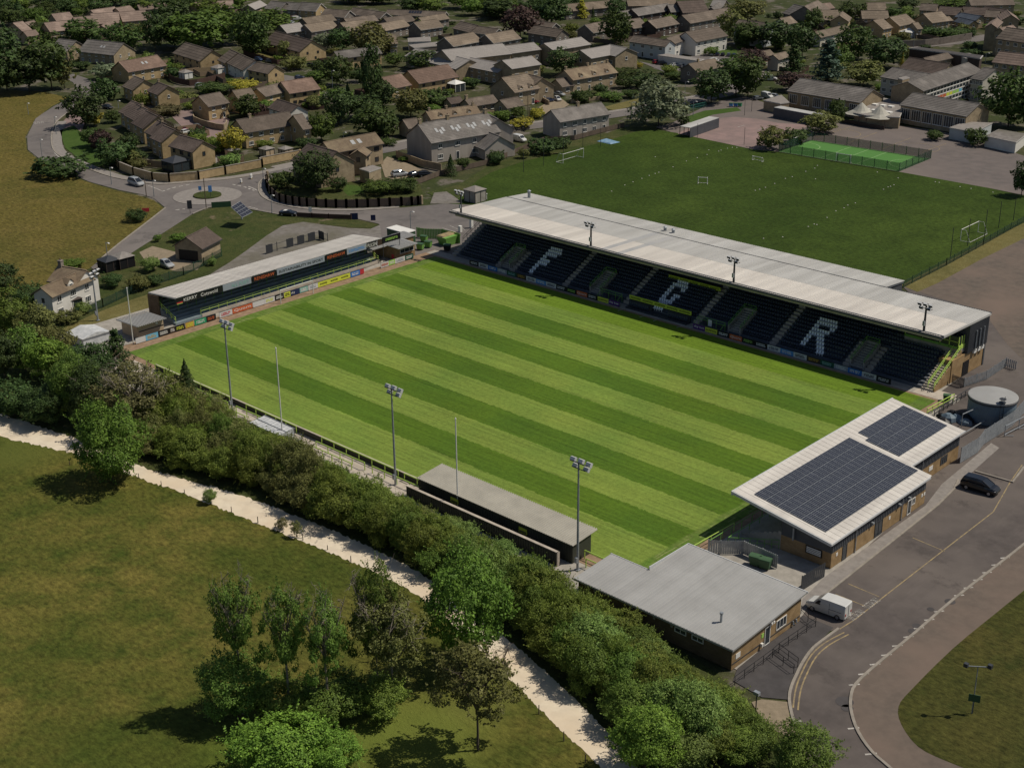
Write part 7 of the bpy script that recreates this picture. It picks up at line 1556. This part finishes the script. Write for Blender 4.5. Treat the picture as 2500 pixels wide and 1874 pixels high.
# ------------------------------------------------------------------ hedge along the near side
HG=thing('hedgerow','tall thick hedgerow of mixed shrubs between the path and the ground','hedge',(70,-14,0))
ho=HG['_o']; hk=0
def hedge_at(x,y,r,h,leaf):
    global hk; hk+=1
    link('foliage_clump',crown_mesh('shrub' if hk%3 else 'round',leaf,'near',hk%3),HG,loc=(x-ho[0],y-ho[1],h*.48),rz=random.uniform(0,6.28),scale=(r,r*random.uniform(.85,1.1),h*.56))
    link('stem',trunk_mesh(hk%3,False),HG,loc=(x-ho[0],y-ho[1],0),rz=random.uniform(0,6.28),scale=(1,1,h*.7))
up=[np.array(p) for p in pxs([(344,1130),(443,1160),(541,1187),(640,1219),(738,1258),(837,1297),(935,1344),(1024,1388),(1130,1462),(1190,1512),(1250,1556),(1310,1608),(1368,1660),(1435,1722),(1501,1790),(1540,1835),(1580,1885)])]
dn=[np.array(p) for p in pxs([(440,960),(540,1035),(620,1085),(690,1120),(800,1170),(880,1215),(980,1262),(1080,1310),(1180,1360),(1280,1410),(1400,1460),(1480,1520),(1560,1590),(1640,1650),(1740,1730),(1830,1800),(1920,1880)])]
n_=len(up)
for i in range(n_-1):
    for sub in (0,.5):
        a=up[i]*(1-sub)+up[i+1]*sub; b=dn[i]*(1-sub)+dn[i+1]*sub; wd=np.linalg.norm(b-a); m_=max(2,int(wd/2.1))
        for j in range(m_):
            f=(j+.55)/m_; p=a+(b-a)*(.14+.86*f)+np.array([random.uniform(-.6,.6),random.uniform(-.6,.6)])
            h=(3.5+1.9*math.sin(f*PI))*random.uniform(.8,1.3)*(1.1 if f<.62 else .78)
            if p[1]>-6.4 and p[0]<72: h*=.75
            if p[0]>108: h*=.9
            if p[0]>101 and p[1]>-11.2: continue
            hedge_at(p[0],p[1],random.uniform(1.7,3.2),h,random.choice(['hedge','hedge','mid','hedge','olive'] if p[0]<80 else ['hedge','mid','mid','hedge','light']))
for lb,X,Y,w_,hpx,lf in [('bright pale-green tree at the bottom edge of the hedge',1575,1874,150,150,'bright'),('green bush standing proud at the right end of the hedge',1960,1890,140,110,'mid')]:
    tree(lb,'0',X,Y-hpx,Y+25,w_,'round',lf,'near')
# ------------------------------------------------------------------ vehicles
M['tyre']=plain('tyre_rubber',(.015,.015,.016),.8); M['rim']=plain('alloy_rim',(.40,.40,.42),.35,metal=.6); M['carglass']=glassmat('car_glass',(.012,.015,.02),.08); M['lampred']=plain('tail_lamp',(.30,.02,.02),.3); M['lampclear']=plain('head_lamp',(.60,.60,.58),.2)
def loft(secs,n=None):
    mb=MB(); k=len(secs[0]); V=[p for s in secs for p in s]; F=[]
    for i in range(len(secs)-1):
        for j in range(k): a=i*k+j; b=i*k+(j+1)%k; F.append((a,b,b+k,a+k))
    F.append(tuple(range(k))[::-1]); F.append(tuple(range((len(secs)-1)*k,len(secs)*k))); mb.add(V,F); return mb
def sec(x,w_,zb,zt,wt): return [(x,-w_*.9,zb),(x,-w_,zb+(zt-zb)*.35),(x,-w_,zb+(zt-zb)*.7),(x,-wt,zt),(x,wt,zt),(x,w_,zb+(zt-zb)*.7),(x,w_,zb+(zt-zb)*.35),(x,w_*.9,zb)]
CAR={'hatch':dict(L=4.1,body=[(-2.05,.72,.45,.80,.6),(-1.95,.84,.25,1.0,.74),(-1.2,.88,.2,1.02,.80),(.6,.88,.2,.98,.80),(1.5,.86,.22,.90,.72),(1.95,.78,.28,.76,.60),(2.05,.62,.40,.62,.50)],cab=[(-1.85,.70,.95,1.0,.66),(-1.55,.72,.95,1.42,.55),(-.2,.74,.95,1.50,.58),(.35,.74,.95,1.46,.56),(1.15,.72,.93,.99,.64)]),
 'saloon':dict(L=4.5,body=[(-2.25,.70,.45,.85,.6),(-2.1,.85,.25,.96,.74),(-1.2,.88,.2,1.0,.80),(.7,.88,.2,.97,.80),(1.7,.86,.22,.88,.72),(2.15,.78,.28,.74,.60),(2.25,.62,.40,.60,.50)],cab=[(-1.75,.68,.93,.98,.62),(-1.0,.72,.95,1.38,.54),(-.2,.74,.95,1.44,.57),(.25,.74,.95,1.40,.55),(1.05,.72,.93,.98,.62)]),
 'mpv':dict(L=4.6,body=[(-2.25,.76,.40,.95,.66),(-2.2,.88,.25,1.05,.78),(-1.2,.9,.2,1.08,.82),(.8,.9,.2,1.04,.82),(1.8,.87,.22,.95,.74),(2.2,.78,.3,.78,.6),(2.3,.6,.42,.62,.5)],cab=[(-2.15,.76,1.0,1.05,.72),(-1.9,.77,1.0,1.60,.62),(-.3,.78,1.0,1.68,.64),(.4,.78,1.0,1.62,.61),(1.45,.76,.98,1.05,.68)]),
 'open':dict(L=4.1,body=[(-2.05,.72,.45,.78,.6),(-1.95,.84,.25,.92,.74),(-1.2,.88,.2,.95,.80),(.6,.88,.2,.92,.80),(1.5,.86,.22,.84,.72),(1.95,.78,.28,.70,.60),(2.05,.62,.40,.58,.50)],cab=[(-1.1,.66,.9,.95,.60),(-.8,.68,.9,1.12,.52),(.1,.70,.9,1.16,.54),(.3,.70,.9,1.22,.56),(.8,.70,.88,.95,.62)]),
 'van':dict(L=4.9,body=[(-2.4,.86,.30,1.86,.78),(-2.3,.92,.25,1.94,.82),(-.5,.93,.22,1.98,.84),(.55,.93,.22,1.92,.82),(.95,.92,.22,1.60,.80),(1.45,.90,.22,1.18,.80),(2.1,.86,.25,1.0,.74),(2.4,.74,.38,.80,.62),(2.45,.6,.45,.65,.5)],cab=None)}
_cars={}
def car_meshes(kind):
    if kind in _cars: return _cars[kind]
    c=CAR[kind]; out={}
    b=loft([sec(*s) for s in c['body']]); out['body']=b.mesh('body',M['white'],smooth=False)
    if c['cab']:
        g=loft([sec(*s) for s in c['cab']]); out['cabin_glass']=g.mesh('cabin_glass',M['carglass'])
        cb=c['cab']; r=MB(); i0,i1=1,3
        if kind!='open':
            for i in range(1,3): 
                a,b2=cb[i],cb[i+1]; r.hexa([(a[0],-a[4],a[3]-.01),(b2[0],-b2[4],b2[3]-.01),(b2[0],b2[4],b2[3]-.01),(a[0],a[4],a[3]-.01),(a[0],-a[4]*.97,a[3]+.04),(b2[0],-b2[4]*.97,b2[3]+.04),(b2[0],b2[4]*.97,b2[3]+.04),(a[0],a[4]*.97,a[3]+.04)])
            for s_ in (-1,1):
                for a,b2 in ((cb[0],cb[1]),(cb[4],cb[3])): r.beam((a[0],s_*a[4]*1.02,a[3]),(b2[0],s_*b2[4]*1.0,b2[3]),.08,.08)
                m_=cb[2]; r.beam((m_[0],s_*(m_[1]+.0),1.0),(m_[0],s_*(m_[4]+.02),m_[3]),.06,.08)
        else:
            a,b2=cb[0],cb[2]; r.hexa([(a[0],-.6,.93),(b2[0]-.5,-.6,1.0),(b2[0]-.5,.6,1.0),(a[0],.6,.93),(a[0],-.55,1.12),(b2[0]-.5,-.5,1.2),(b2[0]-.5,.5,1.2),(a[0],.55,1.12)])
        out['roof']=r.mesh('roof_panel',M['white'])
    else:
        g=MB()
        g.hexa([(.50,-.74,1.22),(1.36,-.76,1.22),(1.36,.76,1.22),(.5,.74,1.22),(.62,-.70,1.86),(.70,-.70,1.86),(.70,.70,1.86),(.62,.70,1.86)])
        g=MB(); g.quad((1.44,-.72,1.22),(1.44,.72,1.22),(.74,.66,1.86),(.74,-.66,1.86))
        for s_ in (-1,1): 
            q=[(.55,s_*.945,1.15),(1.25,s_*.935,1.15),(.85,s_*.90,1.62),(.55,s_*.90,1.68)]; g.quad(*(q if s_<0 else q[::-1]))
        out['cabin_glass']=g.mesh('cabin_glass',M['carglass'])
        r=MB(); r.box(-2.43,-.02,.4,-2.40,.02,1.8); 
        for s_ in (-1,1): r.box(-.55,s_*.93-.01,.45,-.52,s_*.93+.01,1.75); r.box(-2.0,s_*.935-.015,1.0,-.5,s_*.935+.015,1.04)
        out['roof']=r.mesh('door_seams',M['dark'])
    w_=MB(); w_.tube((0,-.1,0),(0,.1,0),.31,n=14); out['wheel']=w_.mesh('tyre',M['tyre']); w_=MB(); w_.tube((0,-.112,0),(0,.112,0),.2,n=10); out['rim']=w_.mesh('rim',M['rim'])
    L_=c['L']/2
    h=MB(); h.box(-.10,-.18,-.08,.03,.18,.08); out['lamp']=h.mesh('lamp',M['lampclear']); h=MB(); h.box(-.03,-.12,-.14,.08,.12,.14); out['tail']=h.mesh('tail',M['lampred'])
    _cars[kind]=out; return out
_cc={}
def paint(c):
    if c not in _cc:
        m,t,b,L=nodes('car_paint'); b.inputs['Base Color'].default_value=(*c,1); b.inputs['Roughness'].default_value=.28; b.inputs['Coat Weight'].default_value=.4
        n=noise(t,world_pos(t),2.0,4); L.new(mixcol(t,n,c,mul(c,.85)),b.inputs['Base Color']); _cc[c]=m
    return _cc[c]
COLS={'white':(.62,.61,.58),'silver':(.36,.37,.38),'black':(.010,.010,.012),'red':(.28,.02,.03),'blue':(.03,.06,.14),'grey':(.10,.11,.12),'dkblue':(.015,.025,.06)}
def car(label,kind,colr,t,x,y,hx,hy,s=1.0,group=None):
    """x,y: middle of the car on the ground; hx,hy: a point it faces"""
    g=GP(t,x,y); f=GP(t,hx,hy); rz=math.atan2(f[1]-g[1],f[0]-g[0]); me=car_meshes(kind)
    T=thing('van' if kind=='van' else 'car',label,'van' if kind=='van' else 'car',(g[0],g[1],-.03),rz,group); T.scale=(s,s,s)
    def part(nm,mesh,loc=(0,0,0),p=T,col=False,r=0):
        o=link(nm,mesh,p,loc=loc,rz=r)
        if col: o.material_slots[0].link='OBJECT'; o.material_slots[0].material=paint(COLS[colr])
        return o
    part('body',me['body'],col=True); part('cabin_glass',me['cabin_glass']); part('roof_panel' if kind!='van' else 'door_seams',me['roof'],col=kind not in('van','open'))
    L_=CAR[kind]['L']/2; wb=L_*.62
    for sx in (-wb,wb):
        for sy in (-.80,.80):
            w_=part('wheel',me['wheel'],(sx,sy,.31)); part('rim',me['rim'],p=w_)
    for sy in (-.58,.58): part('headlight',me['lamp'],(L_-.16,sy,.66)); part('tail_light',me['tail'],(-L_+.06,sy*1.1,.78))
    return T
car('white van with sloping nose parked nose-in beside the clubhouse','van','white','S',800,1600,690,1560,.98)
car('black people carrier parked on the tarmac right of the solar stand','mpv','black','S',1895,725,2010,760,1.05)
car('silver-white people carrier driving along the bend by the boundary wall','mpv','silver','A',1150,1560,1240,1590,1.05)
car('silver hatchback in the pale forecourt of the stone office','hatch','silver','B',1298,1485,1370,1475)
car('dark hatchback half hidden by the office hedge, left one','hatch','black','B',1430,1490,1480,1480,.9); car('dark hatchback half hidden by the office hedge, right one','hatch','black','B',1515,1485,1570,1480,.9)
car('dark open-top car on the road by the gravel yard','open','black','K',362,432,470,440,.95)
car('silver saloon parked in the yard of the stone double garage','saloon','silver','J',1400,725,1470,755,.95)
car('white van parked between the two pale-rendered houses','van','white','C',238,1190,300,1205,.85)
car('red hatchback in front of the tan-roofed stone house','hatch','red','C',352,872,400,868,.85); car('white van half hidden by the stone wing','van','white','C',262,855,300,850,.75); car('dark blue car before the gabled stone wing','hatch','dkblue','C',486,860,530,850,.85); car('white car beside the dark blue one','hatch','white','C',556,848,600,870,.85); car('silver car nearest the old cottage garage','saloon','silver','C',572,806,625,815,.85)
car('red 4x4 beside the long white garages','mpv','red','C',1393,535,1420,530,.75); car('black 4x4 next to the red one','mpv','black','C',1440,545,1475,545,.75); car('white car in the flats car park','saloon','white','C',1548,562,1590,558,.8); car('dark car right of the white one','hatch','grey','C',1605,570,1640,560,.8)
for i,(x,c_) in enumerate([(1860,'white'),(1905,'dkblue'),(1950,'black'),(2000,'grey'),(2045,'dkblue')]): car(['white car first in the row under the flats','dark blue car second in the row under the flats','black car third in the row under the flats','grey car fourth in the row under the flats','dark blue car last in the row under the flats'][i],'hatch',c_,'C',x,465+3*i,x+20,445,.75)
car('white motorhome-like van below the row of cars','van','white','C',1880,530,1920,520,.85)
car('white minibus by the copper beech','van','white','D',255,620,300,622,.85); car('white van parked left of the school hall','van','white','D',230,755,270,765,.85); car('dark car left of the white school van','hatch','grey','D',160,770,200,765,.8); car('pale car beside the white school van','hatch','silver','D',290,755,330,760,.8)
car('dark car on the lawn edge by the bend','saloon','black','A',908,915,960,925,.85); car('dark red car in the close','hatch','red','A',1575,1100,1620,1090,.85); car('white car beside the dark red one','hatch','white','A',1570,1125,1610,1115,.8); car('grey car in the shade of the close','hatch','grey','A',1668,1085,1700,1100,.85); car('silver 4x4 by the dark red fence','mpv','silver','A',1688,735,1730,722,.85)
car('dark blue car by the turning head','hatch','dkblue','B',455,665,490,660,.8); car('blue car left of the dark terrace','hatch','blue','B',110,512,150,518,.8); car('dark car right of the blue one','hatch','grey','B',208,528,240,530,.8); car('black car beside the buff gable','hatch','black','B',555,560,590,565,.8); car('dark car in the bungalow drive','hatch','black','C',65,1005,100,1000,.75); car('white car under the bungalow carport','hatch','white','C',172,990,200,985,.75); car('blue car in the white garage court','hatch','blue','c',400,590,430,588,.75)
car('white van among the back rows','van','white','b',690,270,740,265,.8); car('pale car among the back rows','hatch','silver','b',625,320,650,310,.75)

# ------------------------------------------------------------------ street lamps and posts
def lamp(label,t,x,yt,yb,arm=(1,0),m='galv',group='street lamps',name='street_lamp'):
    g=GP(t,x,yb); h=height_to(g,px(t,x,yt)[1]); T=thing(name,label,'street lamp',(g[0],g[1],0),0,group)
    q=MB(); q.tube((g[0],g[1],0),(g[0],g[1],h),.10,.055,n=7); q.build('column',M[m],T)
    e=(g[0]+arm[0]*.9,g[1]+arm[1]*.9,h+.05); q=MB(); q.tube((g[0],g[1],h-.05),e,.045,n=6); q.build('arm',M[m],T)
    q=MB(); q.hexa([(e[0]-.28,e[1]-.16,h),(e[0]+.28,e[1]-.16,h),(e[0]+.28,e[1]+.16,h),(e[0]-.28,e[1]+.16,h),(e[0]-.22,e[1]-.12,h+.14),(e[0]+.22,e[1]-.12,h+.14),(e[0]+.22,e[1]+.12,h+.14),(e[0]-.22,e[1]+.12,h+.14)]); q.build('lantern',M['white'],T)
for t,x,yt,yb,lb in [('A',240,870,965,'street lamp on the hay meadow side of the bend, upper'),('A',358,1175,1335,'street lamp on the hay meadow side of the bend, lower'),('A',475,985,1130,'street lamp inside the bend'),('A',942,1412,1555,'street lamp behind the silver people carrier'),('A',1300,1520,1655,'street lamp left of the roundabout'),('A',1000,850,915,'street lamp by the lawn car'),('J',912,525,690,'street lamp halfway down the lane'),('B',733,595,745,'street lamp at the turning head'),('B',825,1115,1170,'street lamp behind the office roof'),('B',150,1420,1530,'street lamp at the fence end by the roundabout'),('K',222,262,415,'street lamp outside the curved fence'),('K',1392,400,552,'street lamp behind the white cabin'),('C',1180,860,1010,'street lamp in the lane beyond the pale pair of houses'),('C',1630,690,835,'street lamp beside the dark chestnut'),('C',1258,370,470,'street lamp before the white flats'),('D',1358,265,370,'street lamp by the brick wall'),('D',1912,410,490,'street lamp by the three-storey block'),('C',1700,855,975,'street lamp at the school gate')]: lamp(lb,t,x,yt,yb)
def post(label,t,x,yt,yb,r=.07,m='dark',name='post',group=None,cat='post'):
    g=GP(t,x,yb); h=height_to(g,px(t,x,yt)[1]); q=MB(); q.tube((g[0],g[1],-.05),(g[0],g[1],h),r,r*.8,n=6); return single(name,q,M[m],label,cat,group)
for i,(t,x,yt,yb) in enumerate([('J',1740,0-20,235),('A',1235,1475,1655),('C',308,800,1070),('C',320,905,1060)]): post(['telegraph pole at the roundabout','telegraph pole left of the roundabout','tall telegraph pole by the yellow-green hedge','thin pole beside the tall telegraph pole'][i],t,x,yt,yb,.11,'fencebrown','telegraph_pole',cat='pole')
for i,(t,x,yt,yb) in enumerate([('C',270,1245,1450),('C',440,1180,1395),('C',607,1180,1290),('C',770,1060,1240),('C',920,1040,1235)]): post(f'dark net post, {ordn[i]} from the left behind the far goal',t,x,yt,yb,.06,'dark','net_post','net posts along the training field')
for i,(t,x,yt,yb) in enumerate([('R',1640,240,500),('R',1775,170,380),('R',1905,100,320),('R',2015,35,240),('R',2130,10,180)]): post(f'dark net post, {ordn[i]} from the left along the right field edge',t,x,yt,yb,.07,'dark','net_post','net posts along the right field edge')
for i,(t,x,yt,yb) in enumerate([('C',1735,1040,1160),('C',2130,1075,1220),('D',55,765,890),('D',110,735,860)]): post(f'thin dark post, {ordn[i]} from the left beside the pink playground',t,x,yt,yb,.06,'dark','playground_post','posts beside the pink playground')
# posts along the path
GPST='wooden posts along the path'
PP=[('P',587,832,875),('P',1170,950,985),('P',1361,1015,1050),('P',1556,1085,1110),('P',1953,1230,1275),('P',2175,1315,1365),('Q',103,1315,1362),('Q',250,1370,1400),('Q',482,1465,1510),('Q',690,1555,1590),('Q',887,1645,1680),('U',1180,15,50),('U',2128,735,775),('V',44,1000,1050),('V',208,1170,1235),('V',400,1375,1445),('V',567,1550,1610)]
for i,p_ in enumerate(PP): post(f'short wooden fence post, number {["one","two","three","four","five","six","seven","eight","nine","ten","eleven","twelve","thirteen","fourteen","fifteen","sixteen","seventeen"][i]} along the path edge from the left',*p_,.06,'fencebrown','fence_post',GPST)
# signs
def sign(label,t,x,yt,yb,w_,h,c_,two=False,rz=None):
    g=GP(t,x,yb); H_=height_to(g,px(t,x,yt)[1]); T=thing('road_sign',label,'sign',(g[0],g[1],0)); d=CAM[:2]-g[:2]; d/=np.linalg.norm(d); s_=np.array([-d[1],d[0]])
    q=MB()
    for k in ((-.4,.4) if two else (0,)): p=g[:2]+s_*w_*k; q.tube((p[0],p[1],0),(p[0],p[1],H_),.05,n=6)
    q.build('post',M['dark'],T); a=g[:2]-s_*w_/2+d*.06; b=g[:2]+s_*w_/2+d*.06
    q=MB(); q.beam((a[0],a[1],H_-h/2),(b[0],b[1],H_-h/2),.05,h); q.build('plate',M[c_],T); return T
sign('green back of the direction sign beside the solar panel','J',1868,180,225,4.2,1.6,'dkgreen',True); sign('tall dark sign at the lane mouth','J',1605,170,280,1.0,1.8,'dark'); sign('blue and white signs on the roundabout, left','J',1690,50,115,.7,.9,'ad_bluelt'); sign('blue and white signs on the roundabout, right','J',1778,45,150,.8,1.4,'ad_bluelt'); sign('small red sign in the field corner','J',1235,235,320,1.5,.8,'ad_red'); sign('small white sign at the road by the gravel yard','K',547,365,455,.7,1.0,'white'); sign('blue notice board on the verge corner','K',1075,430,475,1.0,1.2,'ad_navy',True); sign('green estate sign in the corner meadow','W',1840,1015,1150,1.1,.8,'dkgreen')
sign('noticeboard by the post and rail fence end','K',915,415,465,1.6,1.4,'ad_navy',True)
# bollards on the traffic islands
for i,(t,x,y) in enumerate([('A',2035,1545),('A',2118,1510),('K',48,120)]):
    g=GP(t,x,y); T=thing('traffic_bollard',['white keep-left bollard nearest the roundabout','white keep-left bollard farther from the roundabout','white keep-left bollard on the right approach'][i],'bollard',(g[0],g[1],0),0,'keep-left bollards'); q=MB(); q.box(g[0]-.2,g[1]-.2,0,g[0]+.2,g[1]+.2,1.0); q.build('body',M['white'],T); q=MB(); q.box(g[0]-.22,g[1]-.22,.0,g[0]+.22,g[1]+.22,.2); q.build('base',M['yellowline'],T)
# solar tracker on the bank
g=GP('J',2040,330); T=thing('solar_tracker','large tilted solar panel on a post above the grassy bank','solar panel',(g[0],g[1],0)); q=MB(); q.tube((g[0],g[1],0),(g[0],g[1],3.2),.18,n=8); q.build('post',M['galv'],T)
nn_=Vector((.5,.2,.84)).normalized(); pc=Vector(GP('J',2040,245,3.3))
def onpl(x,y):
    a_=Vector(GP('J',x,y,3.3)); o3=Vector(CAM); d3=(a_-o3); return o3+d3*((pc-o3).dot(nn_)/d3.dot(nn_))
A_,B_,C_,D_=onpl(1950,225),onpl(2045,312),onpl(2130,268),onpl(2025,178)
for i in range(4):
    for j in range(4):
        f=lambda u,v:A_*(1-u)*(1-v)+B_*u*(1-v)+C_*u*v+D_*(1-u)*v
        p=[f((i+.04)/4,(j+.04)/4),f((i+.96)/4,(j+.04)/4),f((i+.96)/4,(j+.96)/4),f((i+.04)/4,(j+.96)/4)]; q=MB(); q.hexa([v-nn_*.05 for v in p]+p); q.build('cell_panel',M['solarglass'],T)
q=MB()
for i in range(5): q.beam(f(i/4,0)-nn_*.05,f(i/4,1)-nn_*.05,.07,.05,up=nn_); q.beam(f(0,i/4)-nn_*.05,f(1,i/4)-nn_*.05,.07,.05,up=nn_)
q.build('frame',M['galv'],T)
# training goals and cones
def tgoal(label,t,a,b,h,dp,bk):
    a=GP(t,*a); b=GP(t,*b); c=(a+b)/2; d=b-a; w_=float(np.hypot(d[0],d[1])); d/=w_; n=Vector((-d[1],d[0],0))*bk; return goal('training_goal',label,c,(d[0],d[1],0),n,w_,h,dp,'goals on the training field',.06)
tgoal('full-size white goal at the far left of the training field','C',(603,1380),(775,1330),2.3,2.2,1)
tgoal('full-size white goal at the right end of the training field','R',(1720,340),(1855,275),2.3,2.0,-1)
tgoal('small white goal lying in the middle of the training field','C',(1740,1553),(1818,1557),1.6,1.2,1)
tgoal('tiny white goal near the green court','D',(115,1235),(188,1250),1.0,.8,1)
tgoal('white goal at the near side of the green court','D',(760,1245),(870,1262),2.0,.8,1)
tgoal('white goal at the far left end of the green court','D',(440,1125),(478,1110),2.0,.8,1)
R2=random.Random(11); cn=MB(); cn.lathe((0,0,0),[(.22,0),(.2,.04),(.06,.12)],8); cone_me=cn.mesh('marker_cone',M['barge'])
cps=[('C',x,y) for x,y in [(1832,1265),(1817,1303),(1735,1330),(1643,1358),(1530,1407),(1410,1453),(1380,1463),(1330,1480),(1268,1504),(1193,1533),(1124,1560),(1013,1612),(1380,1322),(2030,1243),(2068,1245),(1915,1275),(1935,1266),(1990,1250)]]+[('D',x,y) for x,y in [(618,1276),(597,1297),(423,1363),(370,1377),(288,1415),(217,1445),(172,1460),(138,1468),(603,1380),(1080,1327),(1240,1372),(1182,1437),(1127,1460),(1163,1442),(1208,1425),(528,1322),(1718,1440),(1803,1453),(1527,1402),(1557,1407),(1972,1482)]]+[('R',x,y) for x,y in [(852,65),(823,86),(910,48),(692,160),(593,211),(613,215),(547,230),(350,310),(202,321),(760,110)]]
for t,x,y in cps:
    g=GP(t,x,y); o=link('marker_cone',cone_me,loc=(g[0],g[1],-.035)); o.scale=(.75,.75,.75); tag(o,'tiny white marker cone on the dark training grass','cone','marker cones on the training field')
bs=GP('C',985,1195); q=MB(); q.hexa([(bs[0]-2.5,bs[1]-1.6,0),(bs[0]+2.3,bs[1]-1.9,0),(bs[0]+2.7,bs[1]+1.5,0),(bs[0]-2.2,bs[1]+1.8,0),(bs[0]-2.2,bs[1]-1.3,.15),(bs[0]+2,bs[1]-1.5,.25),(bs[0]+2.3,bs[1]+1.2,.12),(bs[0]-1.9,bs[1]+1.5,.3)]); single('tarpaulin',q,mat('faded_blue_tarpaulin',(.10,.22,.36),(.25,.36,.45),scale=1.2,rough=.6),'crumpled faded blue sheet on the field edge beside the net posts','tarpaulin')
# mesh fence round the green court
CF=thing('court_fence','green mesh sports fence around the green school court','fence',(CT[0][0],CT[0][1],0))
cyc=[CT[0],CT[1],CT[2],CT[3],CT[0]]
for a,b in zip(cyc[:-1],cyc[1:]):
    L_=math.hypot(b[0]-a[0],b[1]-a[1]); n=max(3,int(L_/3.2))
    for k in range(n):
        x=a[0]+(b[0]-a[0])*k/n; y=a[1]+(b[1]-a[1])*k/n; q=MB(); q.box(x-.06,y-.06,0,x+.06,y+.06,2.1); q.build('post',M['dkgreen'],CF)
    q=MB(); q.beam((a[0],a[1],1.0),(b[0],b[1],1.0),.02,2.0); q.build('mesh_panel',M['meshfence'],CF)
# teal gate on the lane
g=GP('C',1730,925); T=thing('teal_gate','turquoise railing gates at the school entrance','gate',(g[0],g[1],0)); a=GP('C',1660,940); b=GP('C',1810,905); M['teal']=plain('turquoise_paint',(.04,.22,.19),.5)
rail(T,[tuple(a[:2]),tuple(b[:2])],1.5,.5,'teal',.04,.5,'gate_bars')
for i,(x,c_) in enumerate([(2020,'ad_bluelt'),(2060,'ad_blue'),(2095,'ad_green')]): g=GP('C',x,900); bin_(['light blue bin by the dark chestnut','dark blue bin by the dark chestnut','green bin by the dark chestnut'][i],g[0],g[1],.3,.8,c_,'coloured bins at the school gate')
# charging posts by the west stand corner
for i,(x,y) in enumerate([(1640,160),(1520,205)]): g=C2(x,y); q=MB(); q.box(g[0]-.3,g[1]-.3,0,g[0]+.3,g[1]+.3,1.9 if i==0 else 1.3); single('charging_post',q,M['white'],['tall white charging post by the stand stair','short white charging post by the parking bays'][i],'charger')
# lamp and camera posts lower right
g=GP('W',280,1135); T=thing('flood_lamp_post','short post lamp beside the gravel corner','lamp',(g[0],g[1],0)); q=MB(); q.tube((g[0],g[1],0),(g[0],g[1],1.9),.06,n=6); q.build('post',M['dark'],T); q=MB(); q.box(g[0]-.3,g[1]-.2,1.9,g[0]+.3,g[1]+.2,2.25); q.build('lamp_head',M['galv'],T)
g=GP('W',1835,1150); T=thing('twin_floodlight','twin-headed floodlight pole in the corner meadow','lamp',(g[0],g[1],0)); hh=height_to(g,px('W',1870,815)[1]); q=MB(); q.tube((g[0],g[1],0),(g[0],g[1],hh),.05,n=6); q.build('pole',M['galv'],T); q=MB(); q.beam((g[0]-.8,g[1]-.6,hh),(g[0]+.8,g[1]+.6,hh),.08,.08); q.build('cross_arm',M['galv'],T)
for s_ in (-1,1): q=MB(); q.box(g[0]+s_*.9-.2,g[1]+s_*.65-.2,hh-.1,g[0]+s_*.9+.2,g[1]+s_*.65+.2,hh+.3); q.build('lamp_head',M['dark'],T)
# low kerb frame of the bay behind the black car
fr_=pxs([(2395,1155),(2480,1172)]); strip('bay_kerb',[GP('S',1860,590)[:2],GP('S',2130,668)[:2],GP('S',2212,560)[:2]],.3,-.04,M['kerb'],h=.15)
# drain covers and patches in the road
for i,(t,x,y,r) in enumerate([('W',1440,520,.5),('W',1410,558,.5),('W',1540,400,.4),('W',920,1065,.9),('W',940,1110,.6),('W',1680,345,.6)]):
    g=GP(t,x,y); disc('drain_cover',g,r,-.03,M['asphalt_new'],14)
# ------------------------------------------------------------------ tidy
for o in bpy.data.objects:
    if '_o' in o: del o['_o']
